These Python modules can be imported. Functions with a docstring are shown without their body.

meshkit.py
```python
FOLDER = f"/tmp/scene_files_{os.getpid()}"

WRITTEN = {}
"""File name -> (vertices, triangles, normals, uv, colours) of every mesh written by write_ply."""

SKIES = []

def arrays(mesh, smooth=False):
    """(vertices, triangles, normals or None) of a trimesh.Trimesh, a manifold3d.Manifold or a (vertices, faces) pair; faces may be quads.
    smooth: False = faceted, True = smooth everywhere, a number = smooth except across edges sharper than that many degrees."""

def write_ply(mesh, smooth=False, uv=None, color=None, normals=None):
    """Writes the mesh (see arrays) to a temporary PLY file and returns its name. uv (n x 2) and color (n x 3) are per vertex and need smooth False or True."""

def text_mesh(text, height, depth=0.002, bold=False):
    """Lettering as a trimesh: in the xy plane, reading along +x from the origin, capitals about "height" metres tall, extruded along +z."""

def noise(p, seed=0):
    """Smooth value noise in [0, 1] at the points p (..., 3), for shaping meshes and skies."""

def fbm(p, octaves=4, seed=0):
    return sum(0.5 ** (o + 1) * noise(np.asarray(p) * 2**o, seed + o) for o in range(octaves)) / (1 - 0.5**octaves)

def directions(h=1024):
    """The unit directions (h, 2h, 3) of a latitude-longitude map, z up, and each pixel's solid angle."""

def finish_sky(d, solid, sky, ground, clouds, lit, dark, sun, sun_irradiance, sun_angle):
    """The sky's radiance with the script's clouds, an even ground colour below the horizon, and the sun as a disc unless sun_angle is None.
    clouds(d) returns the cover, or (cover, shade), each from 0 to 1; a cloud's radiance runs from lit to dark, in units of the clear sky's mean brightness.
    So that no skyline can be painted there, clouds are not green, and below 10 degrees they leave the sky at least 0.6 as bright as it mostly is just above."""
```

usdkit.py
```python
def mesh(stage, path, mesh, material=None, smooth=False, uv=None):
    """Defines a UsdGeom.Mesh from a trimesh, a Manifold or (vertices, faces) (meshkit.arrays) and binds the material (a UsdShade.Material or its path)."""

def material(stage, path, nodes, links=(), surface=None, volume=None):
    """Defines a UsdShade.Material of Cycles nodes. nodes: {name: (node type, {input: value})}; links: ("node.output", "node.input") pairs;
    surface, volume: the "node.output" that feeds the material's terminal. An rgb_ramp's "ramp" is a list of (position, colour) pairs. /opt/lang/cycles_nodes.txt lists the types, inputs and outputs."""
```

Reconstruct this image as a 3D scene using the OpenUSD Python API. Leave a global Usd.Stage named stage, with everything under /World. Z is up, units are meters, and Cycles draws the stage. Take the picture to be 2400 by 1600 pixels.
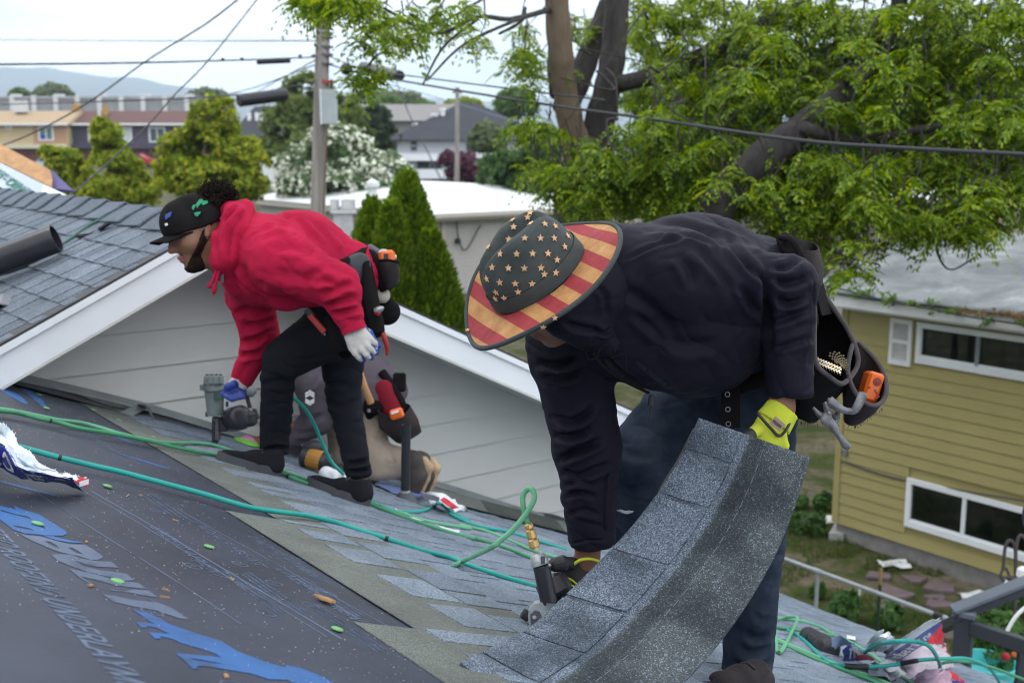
import math, random
import numpy as np, trimesh, usdkit, meshkit
from pxr import Usd, UsdGeom, UsdLux, UsdShade, Gf, Sdf, Vt

stage = Usd.Stage.CreateInMemory()
UsdGeom.SetStageUpAxis(stage, 'Z'); UsdGeom.SetStageMetersPerUnit(stage, 1.0)
UsdGeom.Xform.Define(stage, '/World'); UsdGeom.Scope.Define(stage, '/World/Looks')
random.seed(7); RNG = np.random.default_rng(7)

# ------------------------------------------------------------------ camera, sky, sun, exposure
FPX, EYE = 2650.0, 5.6                      # focal length in photo pixels (2400 wide), eye height
PITCH = math.atan((800 - 336) / FPX)
cam = UsdGeom.Camera.Define(stage, '/World/Camera')
cam.CreateHorizontalApertureAttr(36.0); cam.CreateVerticalApertureAttr(24.0)
cam.CreateFocalLengthAttr(FPX * 36 / 2400)
cam.CreateClippingRangeAttr(Gf.Vec2f(0.05, 20000))
cam.CreateFStopAttr(4.5); cam.CreateFocusDistanceAttr(2.75)
cam.CreateExposureAttr(-0.15)
cam.AddTranslateOp().Set(Gf.Vec3d(0, 0, EYE))
cam.AddRotateXOp().Set(90 - math.degrees(PITCH))

SUN_EL, SUN_AZ = math.radians(58), math.radians(-70)      # azimuth from +y towards +x
SUN_DIR = np.array([math.sin(SUN_AZ) * math.cos(SUN_EL), math.cos(SUN_AZ) * math.cos(SUN_EL), math.sin(SUN_EL)])
sun = UsdLux.DistantLight.Define(stage, '/World/Sun')
sun.CreateIntensityAttr(0.2); sun.CreateAngleAttr(18.0); sun.CreateColorAttr(Gf.Vec3f(1.0, 0.96, 0.9)); sun.CreateNormalizeAttr(True)
sun.AddRotateXYZOp().Set(Gf.Vec3f(0, 0, 0))
_zax = SUN_DIR; _xax = np.cross([0, 0, 1.0], _zax); _xax /= np.linalg.norm(_xax); _yax = np.cross(_zax, _xax)
sun.ClearXformOpOrder()
_m = Gf.Matrix4d(*[float(v) for v in (*_xax, 0, *_yax, 0, *_zax, 0, 0, 0, 30, 1)])
sun.AddTransformOp().Set(_m)

SKY_STRENGTH = 0.10
sky_mat = usdkit.material(stage, '/World/Looks/overcast_sky', {
    'tc': ('texture_coordinate', {}), 'sep': ('separate_xyz', {}),
    'sky': ('sky_texture', {'sky_type': 'single_scattering', 'sun_disc': False, 'sun_elevation': SUN_EL, 'sun_rotation': SUN_AZ, 'air_density': 1.0, 'aerosol_density': 1.0}),
    'mp': ('mapping', {'scale': (1.6, 1.6, 7.0)}),
    'n': ('noise_texture', {'scale': 1.7, 'detail': 6.0, 'roughness': 0.55}),
    'tone': ('rgb_ramp', {'ramp': [(0.3, (9.6, 10.5, 11.4)), (0.45, (12.6, 13.1, 13.7)), (0.6, (15.5, 15.6, 15.8))]}),
    'cov': ('rgb_ramp', {'ramp': [(0.25, (0.82, 0.82, 0.82)), (0.6, (0.97, 0.97, 0.97))]}),
    'el': ('rgb_ramp', {'ramp': [(0.0, (0.98, 1.02, 1.06)), (0.06, (1.06, 1.08, 1.10)), (0.16, (1.1, 1.1, 1.1)), (0.5, (1.3, 1.3, 1.3)), (1.0, (1.6, 1.6, 1.6))]}),
    'mul': ('mix', {'mix_type': 'multiply', 'fac': 1.0}),
    'mixc': ('mix', {'mix_type': 'mix'}),
    'bg': ('background_shader', {'strength': SKY_STRENGTH})},
    [('tc.generated', 'mp.vector'), ('mp.vector', 'n.vector'), ('n.fac', 'tone.fac'), ('n.fac', 'cov.fac'),
     ('tc.generated', 'sep.vector'), ('sep.z', 'el.fac'), ('tone.color', 'mul.color1'), ('el.color', 'mul.color2'),
     ('cov.color', 'mixc.fac'), ('sky.color', 'mixc.color1'), ('mul.color', 'mixc.color2'), ('mixc.color', 'bg.color')], surface='bg.background')
dome = UsdLux.DomeLight.Define(stage, '/World/sky')
UsdShade.MaterialBindingAPI.Apply(dome.GetPrim()).Bind(sky_mat)
dome.GetPrim().SetCustomDataByKey('label', 'pale overcast sky with soft bluish cloud layers'); dome.GetPrim().SetCustomDataByKey('category', 'sky')
dome.GetPrim().SetCustomDataByKey('kind', 'structure')

# ------------------------------------------------------------------ geometry helpers
V = lambda *a: np.array(a, float)
def nrm(v): v = np.asarray(v, float); return v / (np.linalg.norm(v) + 1e-12)
CAM = V(0, 0, EYE); RGT = V(1, 0, 0); FWD = V(0, math.cos(PITCH), -math.sin(PITCH)); UPV = V(0, math.sin(PITCH), math.cos(PITCH)); ZUP = V(0, 0, 1)
def ray(px, py): return FWD + RGT * (px - 1200) / FPX - UPV * (py - 800) / FPX
def P(px, py, Y): r = ray(px, py); return CAM + r * (Y / r[1])
def hit(px, py, p0, n): r = ray(px, py); return CAM + r * (np.dot(n, np.asarray(p0) - CAM) / np.dot(n, r))
def hitz(px, py, z): return hit(px, py, V(0, 0, z), ZUP)
def R_(px, Y): return px * Y / FPX          # pixel radius at depth Y in metres
BETA, PHI = math.radians(52.7), math.radians(22.7)
AX = V(math.sin(BETA - math.pi / 2), math.cos(BETA - math.pi / 2), 0)     # along the courses, away from the camera
BX = V(math.sin(BETA), math.cos(BETA), 0)                                # down the roof (horizontal)
RN = V(math.sin(BETA) * math.sin(PHI), math.cos(BETA) * math.sin(PHI), math.cos(PHI))
ROOF0 = V(0, 0, EYE - 0.5225)
def RP(a, d, h=0.0): return ROOF0 + AX * a + BX * d - ZUP * d * math.tan(PHI) + RN * h
def roofpx(px, py, h=0.0): return hit(px, py, ROOF0 + RN * h, RN)
def roof_ad(p): q = np.asarray(p)[:2]; return float(q @ AX[:2]), float(q @ BX[:2])

def cat(ms):
    vs, fs, o = [], [], 0
    for v, f in ms:
        v = np.asarray(v, float); f = np.asarray(f, int)
        if len(f) and f.shape[1] == 4: f = np.vstack([f[:, [0, 1, 2]], f[:, [0, 2, 3]]])
        vs.append(v); fs.append(f + o); o += len(v)
    return np.vstack(vs), np.vstack(fs)
_BF = np.array([[0, 2, 3, 1], [4, 5, 7, 6], [0, 1, 5, 4], [2, 6, 7, 3], [0, 4, 6, 2], [1, 3, 7, 5]])
def box8(c, x, y, z):                        # centre and three half vectors
    c, x, y, z = map(np.asarray, (c, x, y, z))
    v = np.array([c + i * x + j * y + k * z for k in (-1, 1) for j in (-1, 1) for i in (-1, 1)])
    f = _BF if np.dot(np.cross(x, y), z) > 0 else _BF[:, ::-1]
    return cat([(v, f)])
def abox(lo, hi):
    lo, hi = np.asarray(lo, float), np.asarray(hi, float); h = (hi - lo) / 2
    return box8((lo + hi) / 2, V(h[0], 0, 0), V(0, h[1], 0), V(0, 0, h[2]))
def bevelbox(c, x, y, z, b=0.15):            # chamfered box: b is the fraction cut from the shortest half side
    c, x, y, z = map(lambda q: np.asarray(q, float), (c, x, y, z)); L = [np.linalg.norm(q) for q in (x, y, z)]; m = min(L) * b
    k = [1 - m / l for l in L]; pts = []
    for sx in (-1, 1):
        for sy in (-1, 1):
            for sz in (-1, 1):
                pts += [c + sx * x + sy * k[1] * y + sz * k[2] * z, c + sx * k[0] * x + sy * y + sz * k[2] * z, c + sx * k[0] * x + sy * k[1] * y + sz * z]
    h = trimesh.convex.convex_hull(np.array(pts)); return np.array(h.vertices), np.array(h.faces)
class Frame:                                  # local box frame: u along, w outward, z up
    def __init__(s, o, u, w): s.o, s.u, s.w = np.asarray(o, float), np.asarray(u, float), np.asarray(w, float)
    def p(s, u, w, z): return s.o + s.u * u + s.w * w + ZUP * z
    def box(s, u0, u1, w0, w1, z0, z1): return box8(s.p((u0 + u1) / 2, (w0 + w1) / 2, (z0 + z1) / 2), s.u * (u1 - u0) / 2, s.w * (w1 - w0) / 2, ZUP * (z1 - z0) / 2)
    def hit(s, px, py, w=0): q = hit(px, py, s.o + s.w * w, s.w) - s.o; return float(q @ s.u), float(q[2])
def smooth_path(pts, n=8, closed=False):      # Catmull-Rom
    p = np.asarray(pts, float)
    if len(p) < 3: return np.array([p[0] + (p[1] - p[0]) * t for t in np.linspace(0, 1, n + 1)])
    q = np.vstack([2 * p[0] - p[1], p, 2 * p[-1] - p[-2]]) if not closed else np.vstack([p[-1], p, p[0], p[1]])
    out = []
    for i in range(1, len(q) - 2):
        for t in np.linspace(0, 1, n, endpoint=False):
            a, b, c, d = q[i - 1], q[i], q[i + 1], q[i + 2]
            out.append(0.5 * (2 * b + (c - a) * t + (2 * a - 5 * b + 4 * c - d) * t * t + (3 * b - a - 3 * c + d) * t ** 3))
    if not closed: out.append(p[-1])
    return np.array(out)
def tube(pts, r, sides=8, caps=True, flat=None):
    p = np.asarray(pts, float); n = len(p); r = np.broadcast_to(np.asarray(r, float), (n,))
    t = np.gradient(p, axis=0); t /= np.linalg.norm(t, axis=1, keepdims=True) + 1e-12
    a = np.cross(t[0], [0, 0, 1.0] if abs(t[0][2]) < 0.9 else [1.0, 0, 0]); a /= np.linalg.norm(a); A = []
    for i in range(n):
        a = a - t[i] * (a @ t[i]); a /= np.linalg.norm(a) + 1e-12; A.append(a)
    A = np.array(A); B = np.cross(t, A); g = np.arange(sides) * 2 * np.pi / sides
    v = p[:, None] + r[:, None, None] * (np.cos(g)[None, :, None] * A[:, None] + np.sin(g)[None, :, None] * B[:, None])
    i, j = np.meshgrid(np.arange(n - 1), np.arange(sides), indexing='ij'); k = (j + 1) % sides
    q = np.stack([i * sides + j, i * sides + k, (i + 1) * sides + k, (i + 1) * sides + j], -1).reshape(-1, 4)
    v = v.reshape(-1, 3); f = np.vstack([q[:, [0, 1, 2]], q[:, [0, 2, 3]]])
    if caps:
        v = np.vstack([v, p[0], p[-1]]); c0, c1 = len(v) - 2, len(v) - 1; j = np.arange(sides); k = (j + 1) % sides
        f = np.vstack([f, np.stack([np.full(sides, c0), k, j], 1), np.stack([np.full(sides, c1), (n - 1) * sides + j, (n - 1) * sides + k], 1)])
    return v, f
def cyl(p0, p1, r0, r1=None, sides=12): return tube([p0, p1], [r0, r0 if r1 is None else r1], sides)
def lathe(p0, p1, prof, sides=16):            # prof: (t along p0-p1, radius)
    p0, p1 = np.asarray(p0, float), np.asarray(p1, float); d = nrm(p1 - p0); L = np.linalg.norm(p1 - p0)
    a = nrm(np.cross(d, [0, 0, 1.0] if abs(d[2]) < 0.9 else [1.0, 0, 0])); b = np.cross(d, a); g = np.arange(sides) * 2 * np.pi / sides
    v = np.vstack([p0 + d * L * t + r * (np.cos(g)[:, None] * a + np.sin(g)[:, None] * b) for t, r in prof]); n = len(prof)
    i, j = np.meshgrid(np.arange(n - 1), np.arange(sides), indexing='ij'); k = (j + 1) % sides
    q = np.stack([i * sides + j, i * sides + k, (i + 1) * sides + k, (i + 1) * sides + j], -1).reshape(-1, 4)
    v = np.vstack([v, p0 + d * L * prof[0][0], p0 + d * L * prof[-1][0]]); j = np.arange(sides); k = (j + 1) % sides
    f = np.vstack([q[:, [0, 1, 2]], q[:, [0, 2, 3]], np.stack([np.full(sides, len(v) - 2), k, j], 1), np.stack([np.full(sides, len(v) - 1), (n - 1) * sides + j, (n - 1) * sides + k], 1)])
    return v, f
def ball(c, r, sub=2, scale=(1, 1, 1)):
    m = trimesh.creation.icosphere(sub, 1.0); return np.array(m.vertices) * np.asarray(scale) * r + np.asarray(c), np.array(m.faces)
def grid_mesh(pts):                           # (n, m, 3) points to a sheet
    pts = np.asarray(pts, float); n, m = pts.shape[:2]; i, j = np.meshgrid(np.arange(n - 1), np.arange(m - 1), indexing='ij')
    q = np.stack([i * m + j, (i + 1) * m + j, (i + 1) * m + j + 1, i * m + j + 1], -1).reshape(-1, 4)
    return cat([(pts.reshape(-1, 3), q)])
def thick_grid(pts, t):                       # a sheet with thickness t along its normals
    pts = np.asarray(pts, float); n, m = pts.shape[:2]
    du = np.gradient(pts, axis=0); dv = np.gradient(pts, axis=1); N = np.cross(du, dv); N /= np.linalg.norm(N, axis=2, keepdims=True) + 1e-12
    a, b = pts + N * t / 2, pts - N * t / 2
    va, fa = grid_mesh(a); vb, fb = grid_mesh(b); o = len(va); v = np.vstack([va, vb]); f = [fa, fb[:, ::-1] + o]
    ring = [i * m for i in range(n)] + [(n - 1) * m + j for j in range(1, m)] + [i * m + m - 1 for i in range(n - 2, -1, -1)] + [j for j in range(m - 2, 0, -1)]
    ring = np.array(ring); nx = np.roll(ring, -1)
    f.append(np.stack([ring, ring + o, nx + o], 1)); f.append(np.stack([ring, nx + o, nx], 1))
    return v, np.vstack(f)
def poly_prism(pts, n, t):                    # planar 3D polygon (may be concave) extruded along n by t
    from shapely.geometry import Polygon
    pts = np.asarray(pts, float); n = nrm(n); u = nrm(np.cross(n, [0.31, 0.2, 0.93])); w = np.cross(n, u); o = pts.mean(0)
    s = Polygon(np.stack([(pts - o) @ u, (pts - o) @ w], 1)).buffer(0)
    ms = [trimesh.creation.extrude_polygon(g, abs(t), engine='earcut') for g in getattr(s, 'geoms', [s]) if g.area > 1e-9]
    m = trimesh.util.concatenate(ms); v = np.array(m.vertices); h = (o @ n - o @ n)
    d = float(np.mean((pts - o) @ n)); zz = v[:, 2] if t > 0 else v[:, 2] - abs(t)
    return o + v[:, :1] * u + v[:, 1:2] * w + (zz + d)[:, None] * n, np.array(m.faces)
def text3(text, height, o, x, y, depth=0.002, bold=False, slant=0.0, sx=1.0):
    m = meshkit.text_mesh(text, height, depth, bold); v = np.array(m.vertices); x, y = nrm(x), nrm(y); n = np.cross(x, y)
    return np.asarray(o) + (v[:, :1] * sx + v[:, 1:2] * slant) * x + v[:, 1:2] * y + v[:, 2:3] * n, np.array(m.faces)

# ------------------------------------------------------------------ scene tree helpers
_used = {}
def _name(parent, name):
    k = _used.get((parent, name), 0); _used[(parent, name)] = k + 1
    return f'{parent}/{name}' if k == 0 else f'{parent}/{name}_{k:03d}'
class T:                                       # a prim with the world offset of its base
    def __init__(s, path, base): s.path, s.base = path, np.asarray(base, float)
def data(path, **kw):
    p = stage.GetPrimAtPath(path)
    for k, v in kw.items():
        if v: p.SetCustomDataByKey(k, v)
def thing(name, label, category, base, group=None, kind=None):
    path = _name('/World', name); x = UsdGeom.Xform.Define(stage, path); x.AddTranslateOp().Set(Gf.Vec3d(*map(float, base)))
    data(path, label=label, category=category, group=group, kind=kind); return T(path, base)
def part(parent, name, m, mat, smooth=False, label=None, kind=None, uv=None):
    v, f, n = meshkit.arrays(m, smooth)
    if uv is None and mat is not None and str(mat.GetPath()) in ISL: uv = island_uv(v, f)
    path = _name(parent.path, name); g = UsdGeom.Mesh.Define(stage, path); v = v - parent.base
    g.CreatePointsAttr(Vt.Vec3fArray.FromNumpy(v.astype(np.float32))); g.CreateFaceVertexCountsAttr(Vt.IntArray.FromNumpy(np.full(len(f), 3, np.int32)))
    g.CreateFaceVertexIndicesAttr(Vt.IntArray.FromNumpy(np.ascontiguousarray(f, dtype=np.int32).ravel())); g.CreateSubdivisionSchemeAttr('none')
    if n is not None: g.CreateNormalsAttr(Vt.Vec3fArray.FromNumpy(n.astype(np.float32))); g.SetNormalsInterpolation('vertex')
    if uv is not None: UsdGeom.PrimvarsAPI(g).CreatePrimvar('st', Sdf.ValueTypeNames.TexCoord2fArray, 'vertex').Set(Vt.Vec2fArray.FromNumpy(np.asarray(uv, np.float32)))
    if mat is not None: UsdShade.MaterialBindingAPI.Apply(g.GetPrim()).Bind(mat)
    data(path, label=label, kind=kind); return T(path, parent.base)
ISL = set()                                    # materials that want a random number per separate piece, carried in the mesh's st primvar
def island_uv(v, f):
    from scipy.sparse import coo_matrix
    from scipy.sparse.csgraph import connected_components
    e = np.vstack([f[:, [0, 1]], f[:, [1, 2]]]); n, lab = connected_components(coo_matrix((np.ones(len(e), np.int8), (e[:, 0], e[:, 1])), shape=(len(v), len(v))), directed=False)
    r = np.random.default_rng(len(v)).uniform(0, 1, (n, 2)); return r[lab]
WORLD = T('/World', (0, 0, 0))
def solo(name, m, mat, label, category, group=None, kind=None, smooth=False):   # a thing that is one mesh
    v, f = m[0], m[1]; b = V(*v.mean(0)[:2], v[:, 2].min()); t = part(WORLD, name, (v - b, f), mat, smooth)
    UsdGeom.Xformable(stage.GetPrimAtPath(t.path)).AddTranslateOp().Set(Gf.Vec3d(*map(float, b))); t.base = b
    data(t.path, label=label, category=category, group=group, kind=kind); return t
def dup(src, name, label, category, delta_matrix, group):
    path = _name('/World', name); x = UsdGeom.Xform.Define(stage, path); x.GetPrim().GetReferences().AddInternalReference(src.path); x.GetPrim().SetInstanceable(True)
    x.ClearXformOpOrder(); x.AddTransformOp().Set(Gf.Matrix4d(*[float(q) for q in np.asarray(delta_matrix).T.ravel()]))
    data(path, label=label, category=category, group=group); return T(path, (0, 0, 0))

# ------------------------------------------------------------------ materials
_mats = {}
def mat(name, col, rough=0.6, var=0.12, scale=6.0, detail=4.0, bump=0.0, bscale=60.0, bdist=0.01, metallic=0.0, spec=0.5, col2=None, ramp=None, stretch=(1, 1, 1), coat=0.0, sheen=0.0, island=None, distortion=0.0):
    """Principled with a noisy base colour. island: a list of colours picked at random for each separate piece of the mesh, multiplied in."""
    if name in _mats: return _mats[name]
    c = np.array(col, float); c2 = np.array(col2, float) if col2 is not None else c * (1 + var); c1 = c if col2 is not None else c * (1 - var)
    nd = {'tc': ('texture_coordinate', {}), 'mp': ('mapping', {'scale': stretch}), 'n': ('noise_texture', {'scale': scale, 'detail': detail, 'roughness': 0.6, 'distortion': distortion}),
          'r': ('rgb_ramp', {'ramp': ramp or [(0.32, tuple(c1)), (0.68, tuple(c2))]}),
          'p': ('principled_bsdf', {'roughness': rough, 'metallic': metallic, 'specular_ior_level': spec, 'coat_weight': coat, 'sheen_weight': sheen})}
    ln = [('tc.object', 'mp.vector'), ('mp.vector', 'n.vector'), ('n.fac', 'r.fac')]
    out = 'r.color'
    if island:
        ISL.add('/World/Looks/' + name); nd['g'] = ('separate_xyz', {}); nd['ir'] = ('rgb_ramp', {'ramp': island}); nd['im'] = ('mix', {'mix_type': 'multiply', 'fac': 1.0})
        ln += [('tc.UV', 'g.vector'), ('g.x', 'ir.fac'), (out, 'im.color1'), ('ir.color', 'im.color2')]; out = 'im.color'
    ln.append((out, 'p.base_color'))
    if bump:
        nd['bn'] = ('noise_texture', {'scale': bscale, 'detail': 3.0}); nd['b'] = ('bump', {'strength': bump, 'distance': bdist})
        ln += [('mp.vector', 'bn.vector'), ('bn.fac', 'b.height'), ('b.normal', 'p.normal')]
    _mats[name] = usdkit.material(stage, '/World/Looks/' + name, nd, ln, surface='p.BSDF'); return _mats[name]
def leafmat(name, cols, trans=0.35, rough=0.55, tcol=None):
    if name in _mats: return _mats[name]
    cols = [tuple(c) for c in cols]; n = len(cols); mid = np.mean([np.array(c) for c in cols], 0)
    ISL.add('/World/Looks/' + name); nd = {'tc': ('texture_coordinate', {}), 'g': ('separate_xyz', {}), 'r': ('rgb_ramp', {'ramp': [(i / max(n - 1, 1), c) for i, c in enumerate(cols)]}),
          'p': ('principled_bsdf', {'roughness': rough, 'specular_ior_level': 0.35}), 'hs': ('hsv', {'saturation': 1.1, 'value': 1.35, 'hue': 0.49}), 't': ('translucent_bsdf', {}), 'm': ('mix_closure', {'fac': trans})}
    ln = [('tc.UV', 'g.vector'), ('g.x', 'r.fac'), ('r.color', 'p.base_color'), ('r.color', 'hs.color'), ('hs.color', 't.color'), ('p.BSDF', 'm.closure1'), ('t.BSDF', 'm.closure2')]
    _mats[name] = usdkit.material(stage, '/World/Looks/' + name, nd, ln, surface='m.closure'); return _mats[name]
def granules(name, cols, scale=380.0, patch=None, pscale=5.0, island=None, bump=0.35, rough=0.9):
    """Mineral granule surface: Voronoi cells take colours from cols; patch darkens or lightens in broad areas."""
    if name in _mats: return _mats[name]
    nd = {'tc': ('texture_coordinate', {}), 'v': ('voronoi_texture', {'scale': scale}), 'sc': ('separate_color', {}), 'r': ('rgb_ramp', {'ramp': cols}),
          'n': ('noise_texture', {'scale': pscale, 'detail': 4.0}), 'pr': ('rgb_ramp', {'ramp': patch or [(0.35, (0.85, 0.85, 0.85)), (0.65, (1.12, 1.12, 1.12))]}), 'm': ('mix', {'mix_type': 'multiply', 'fac': 1.0}),
          'b': ('bump', {'strength': bump, 'distance': 0.002}), 'p': ('principled_bsdf', {'roughness': rough, 'specular_ior_level': 0.35})}
    ln = [('tc.object', 'v.vector'), ('v.color', 'sc.color'), ('sc.r', 'r.fac'), ('tc.object', 'n.vector'), ('n.fac', 'pr.fac'), ('r.color', 'm.color1'), ('pr.color', 'm.color2'), ('sc.g', 'b.height'), ('b.normal', 'p.normal')]
    out = 'm.color'
    if island:
        ISL.add('/World/Looks/' + name); nd['g'] = ('separate_xyz', {}); nd['ir'] = ('rgb_ramp', {'ramp': island}); nd['im'] = ('mix', {'mix_type': 'multiply', 'fac': 1.0})
        ln += [('tc.UV', 'g.vector'), ('g.x', 'ir.fac'), (out, 'im.color1'), ('ir.color', 'im.color2')]; out = 'im.color'
    ln.append((out, 'p.base_color'))
    _mats[name] = usdkit.material(stage, '/World/Looks/' + name, nd, ln, surface='p.BSDF'); return _mats[name]
def pane_mat():
    if 'pane' in _mats: return _mats['pane']
    _mats['pane'] = usdkit.material(stage, '/World/Looks/pane', {'f': ('fresnel', {'IOR': 1.5}), 't': ('transparent_bsdf', {'color': (0.75, 0.8, 0.8)}), 'g': ('glossy_bsdf', {'roughness': 0.02, 'color': (0.9, 0.95, 1.0)}), 'm': ('mix_closure', {})},
        [('f.fac', 'm.fac'), ('t.BSDF', 'm.closure1'), ('g.BSDF', 'm.closure2')], surface='m.closure'); return _mats['pane']
# ------------------------------------------------------------------ shared materials
WHITE = mat('white_metal', (0.74, 0.77, 0.8), 0.45, 0.03, 3.0, spec=0.4)
WHITEP = mat('white_paint', (0.72, 0.73, 0.74), 0.6, 0.06, 4.0)
DARKM = mat('black_rubber', (0.012, 0.013, 0.018), 0.5, 0.2, 10)
BLACKP = mat('black_plastic', (0.014, 0.015, 0.02), 0.32, 0.2, 20)
GLASS = pane_mat()
DARKIN = mat('dark_interior', (0.012, 0.013, 0.014), 0.9, 0.2, 2)
SHC = [(0.0, (0.075, 0.10, 0.135)), (0.35, (0.135, 0.17, 0.215)), (0.7, (0.20, 0.245, 0.30)), (1.0, (0.33, 0.39, 0.45))]
SHINGLE = granules('shingle_granules', SHC, 420, island=[(0, (0.74, 0.76, 0.79)), (0.35, (0.9, 0.92, 0.95)), (0.65, (0.98, 0.98, 0.98)), (1, (1.1, 1.1, 1.1))])
SHINGLE_OLD = granules('weathered_granules', [(0.0, (0.075, 0.095, 0.12)), (0.5, (0.13, 0.155, 0.19)), (1.0, (0.22, 0.255, 0.30))], 300, island=[(0, (0.72, 0.74, 0.78)), (0.5, (0.95, 0.95, 0.95)), (1, (1.2, 1.2, 1.22))])
HEADLAP = granules('plain_headlap_granules', [(0, (0.07, 0.082, 0.074)), (0.5, (0.12, 0.134, 0.124)), (1, (0.21, 0.225, 0.205))], 520)
ASPHALT_EDGE = mat('asphalt_edge', (0.012, 0.012, 0.014), 0.8, 0.2, 30)
FELT = mat('synthetic_underlayment', (0.031, 0.037, 0.056), 0.5, 0.35, 2.2, 6, bump=0.25, bscale=90, bdist=0.002, stretch=(1, 1, 1), spec=0.28)
PRINT_G = mat('grey_blue_print', (0.095, 0.125, 0.195), 0.55, 0.1, 9, 7, spec=0.3, ramp=[(0.34, (0.042, 0.052, 0.078)), (0.46, (0.085, 0.112, 0.175)), (0.7, (0.11, 0.145, 0.22))])
PRINT_B = mat('bright_blue_print', (0.032, 0.11, 0.31), 0.5, 0.08, 9, 7, spec=0.3, ramp=[(0.34, (0.034, 0.055, 0.10)), (0.45, (0.03, 0.10, 0.27)), (0.7, (0.035, 0.13, 0.35))])
GREENCAP = mat('green_plastic', (0.15, 0.38, 0.14), 0.4, 0.08, 20)

# ------------------------------------------------------------------ ground and hills
def gz(x, y):
    r = math.hypot(x, y); t = min(max((r - 55) / 95, 0), 1); return 2.7 * t * t * (3 - 2 * t)
rr = np.concatenate([[0], np.geomspace(3, 6500, 60)]); aa = np.linspace(0, 2 * np.pi, 97)
gp = np.array([[(r * math.sin(a), r * math.cos(a), gz(r * math.sin(a), r * math.cos(a)) + (0.05 * (meshkit.noise(V(r * math.sin(a) * 2, r * math.cos(a) * 2, 0)) - 0.5) if 3 < r < 40 else 0)) for a in aa] for r in rr])
GROUND = usdkit.material(stage, '/World/Looks/yard_ground', {
    'g': ('geometry', {}), 'n1': ('noise_texture', {'scale': 0.9, 'detail': 6.0, 'roughness': 0.65}), 'n2': ('noise_texture', {'scale': 7.0, 'detail': 5.0, 'roughness': 0.7}),
    'r1': ('rgb_ramp', {'ramp': [(0.36, (0.035, 0.055, 0.012)), (0.46, (0.06, 0.075, 0.022)), (0.54, (0.12, 0.105, 0.07)), (0.66, (0.16, 0.14, 0.105))]}),
    'r2': ('rgb_ramp', {'ramp': [(0.3, (0.55, 0.6, 0.5)), (0.7, (1.25, 1.2, 1.15))]}), 'm': ('mix', {'mix_type': 'multiply', 'fac': 1.0}),
    'b': ('bump', {'strength': 0.6, 'distance': 0.04}), 'p': ('principled_bsdf', {'roughness': 0.95, 'specular_ior_level': 0.2})},
    [('g.position', 'n1.vector'), ('g.position', 'n2.vector'), ('n1.fac', 'r1.fac'), ('n2.fac', 'r2.fac'), ('r1.color', 'm.color1'), ('r2.color', 'm.color2'), ('m.color', 'p.base_color'), ('n2.fac', 'b.height'), ('b.normal', 'p.normal')], surface='p.BSDF')
t = part(WORLD, 'ground', (lambda g: (g[0], g[1][:, ::-1]))(grid_mesh(gp)), GROUND, True)
data(t.path, label='bare brown and green yard soil stretching out below the roofs', category='ground', kind='structure')
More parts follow.
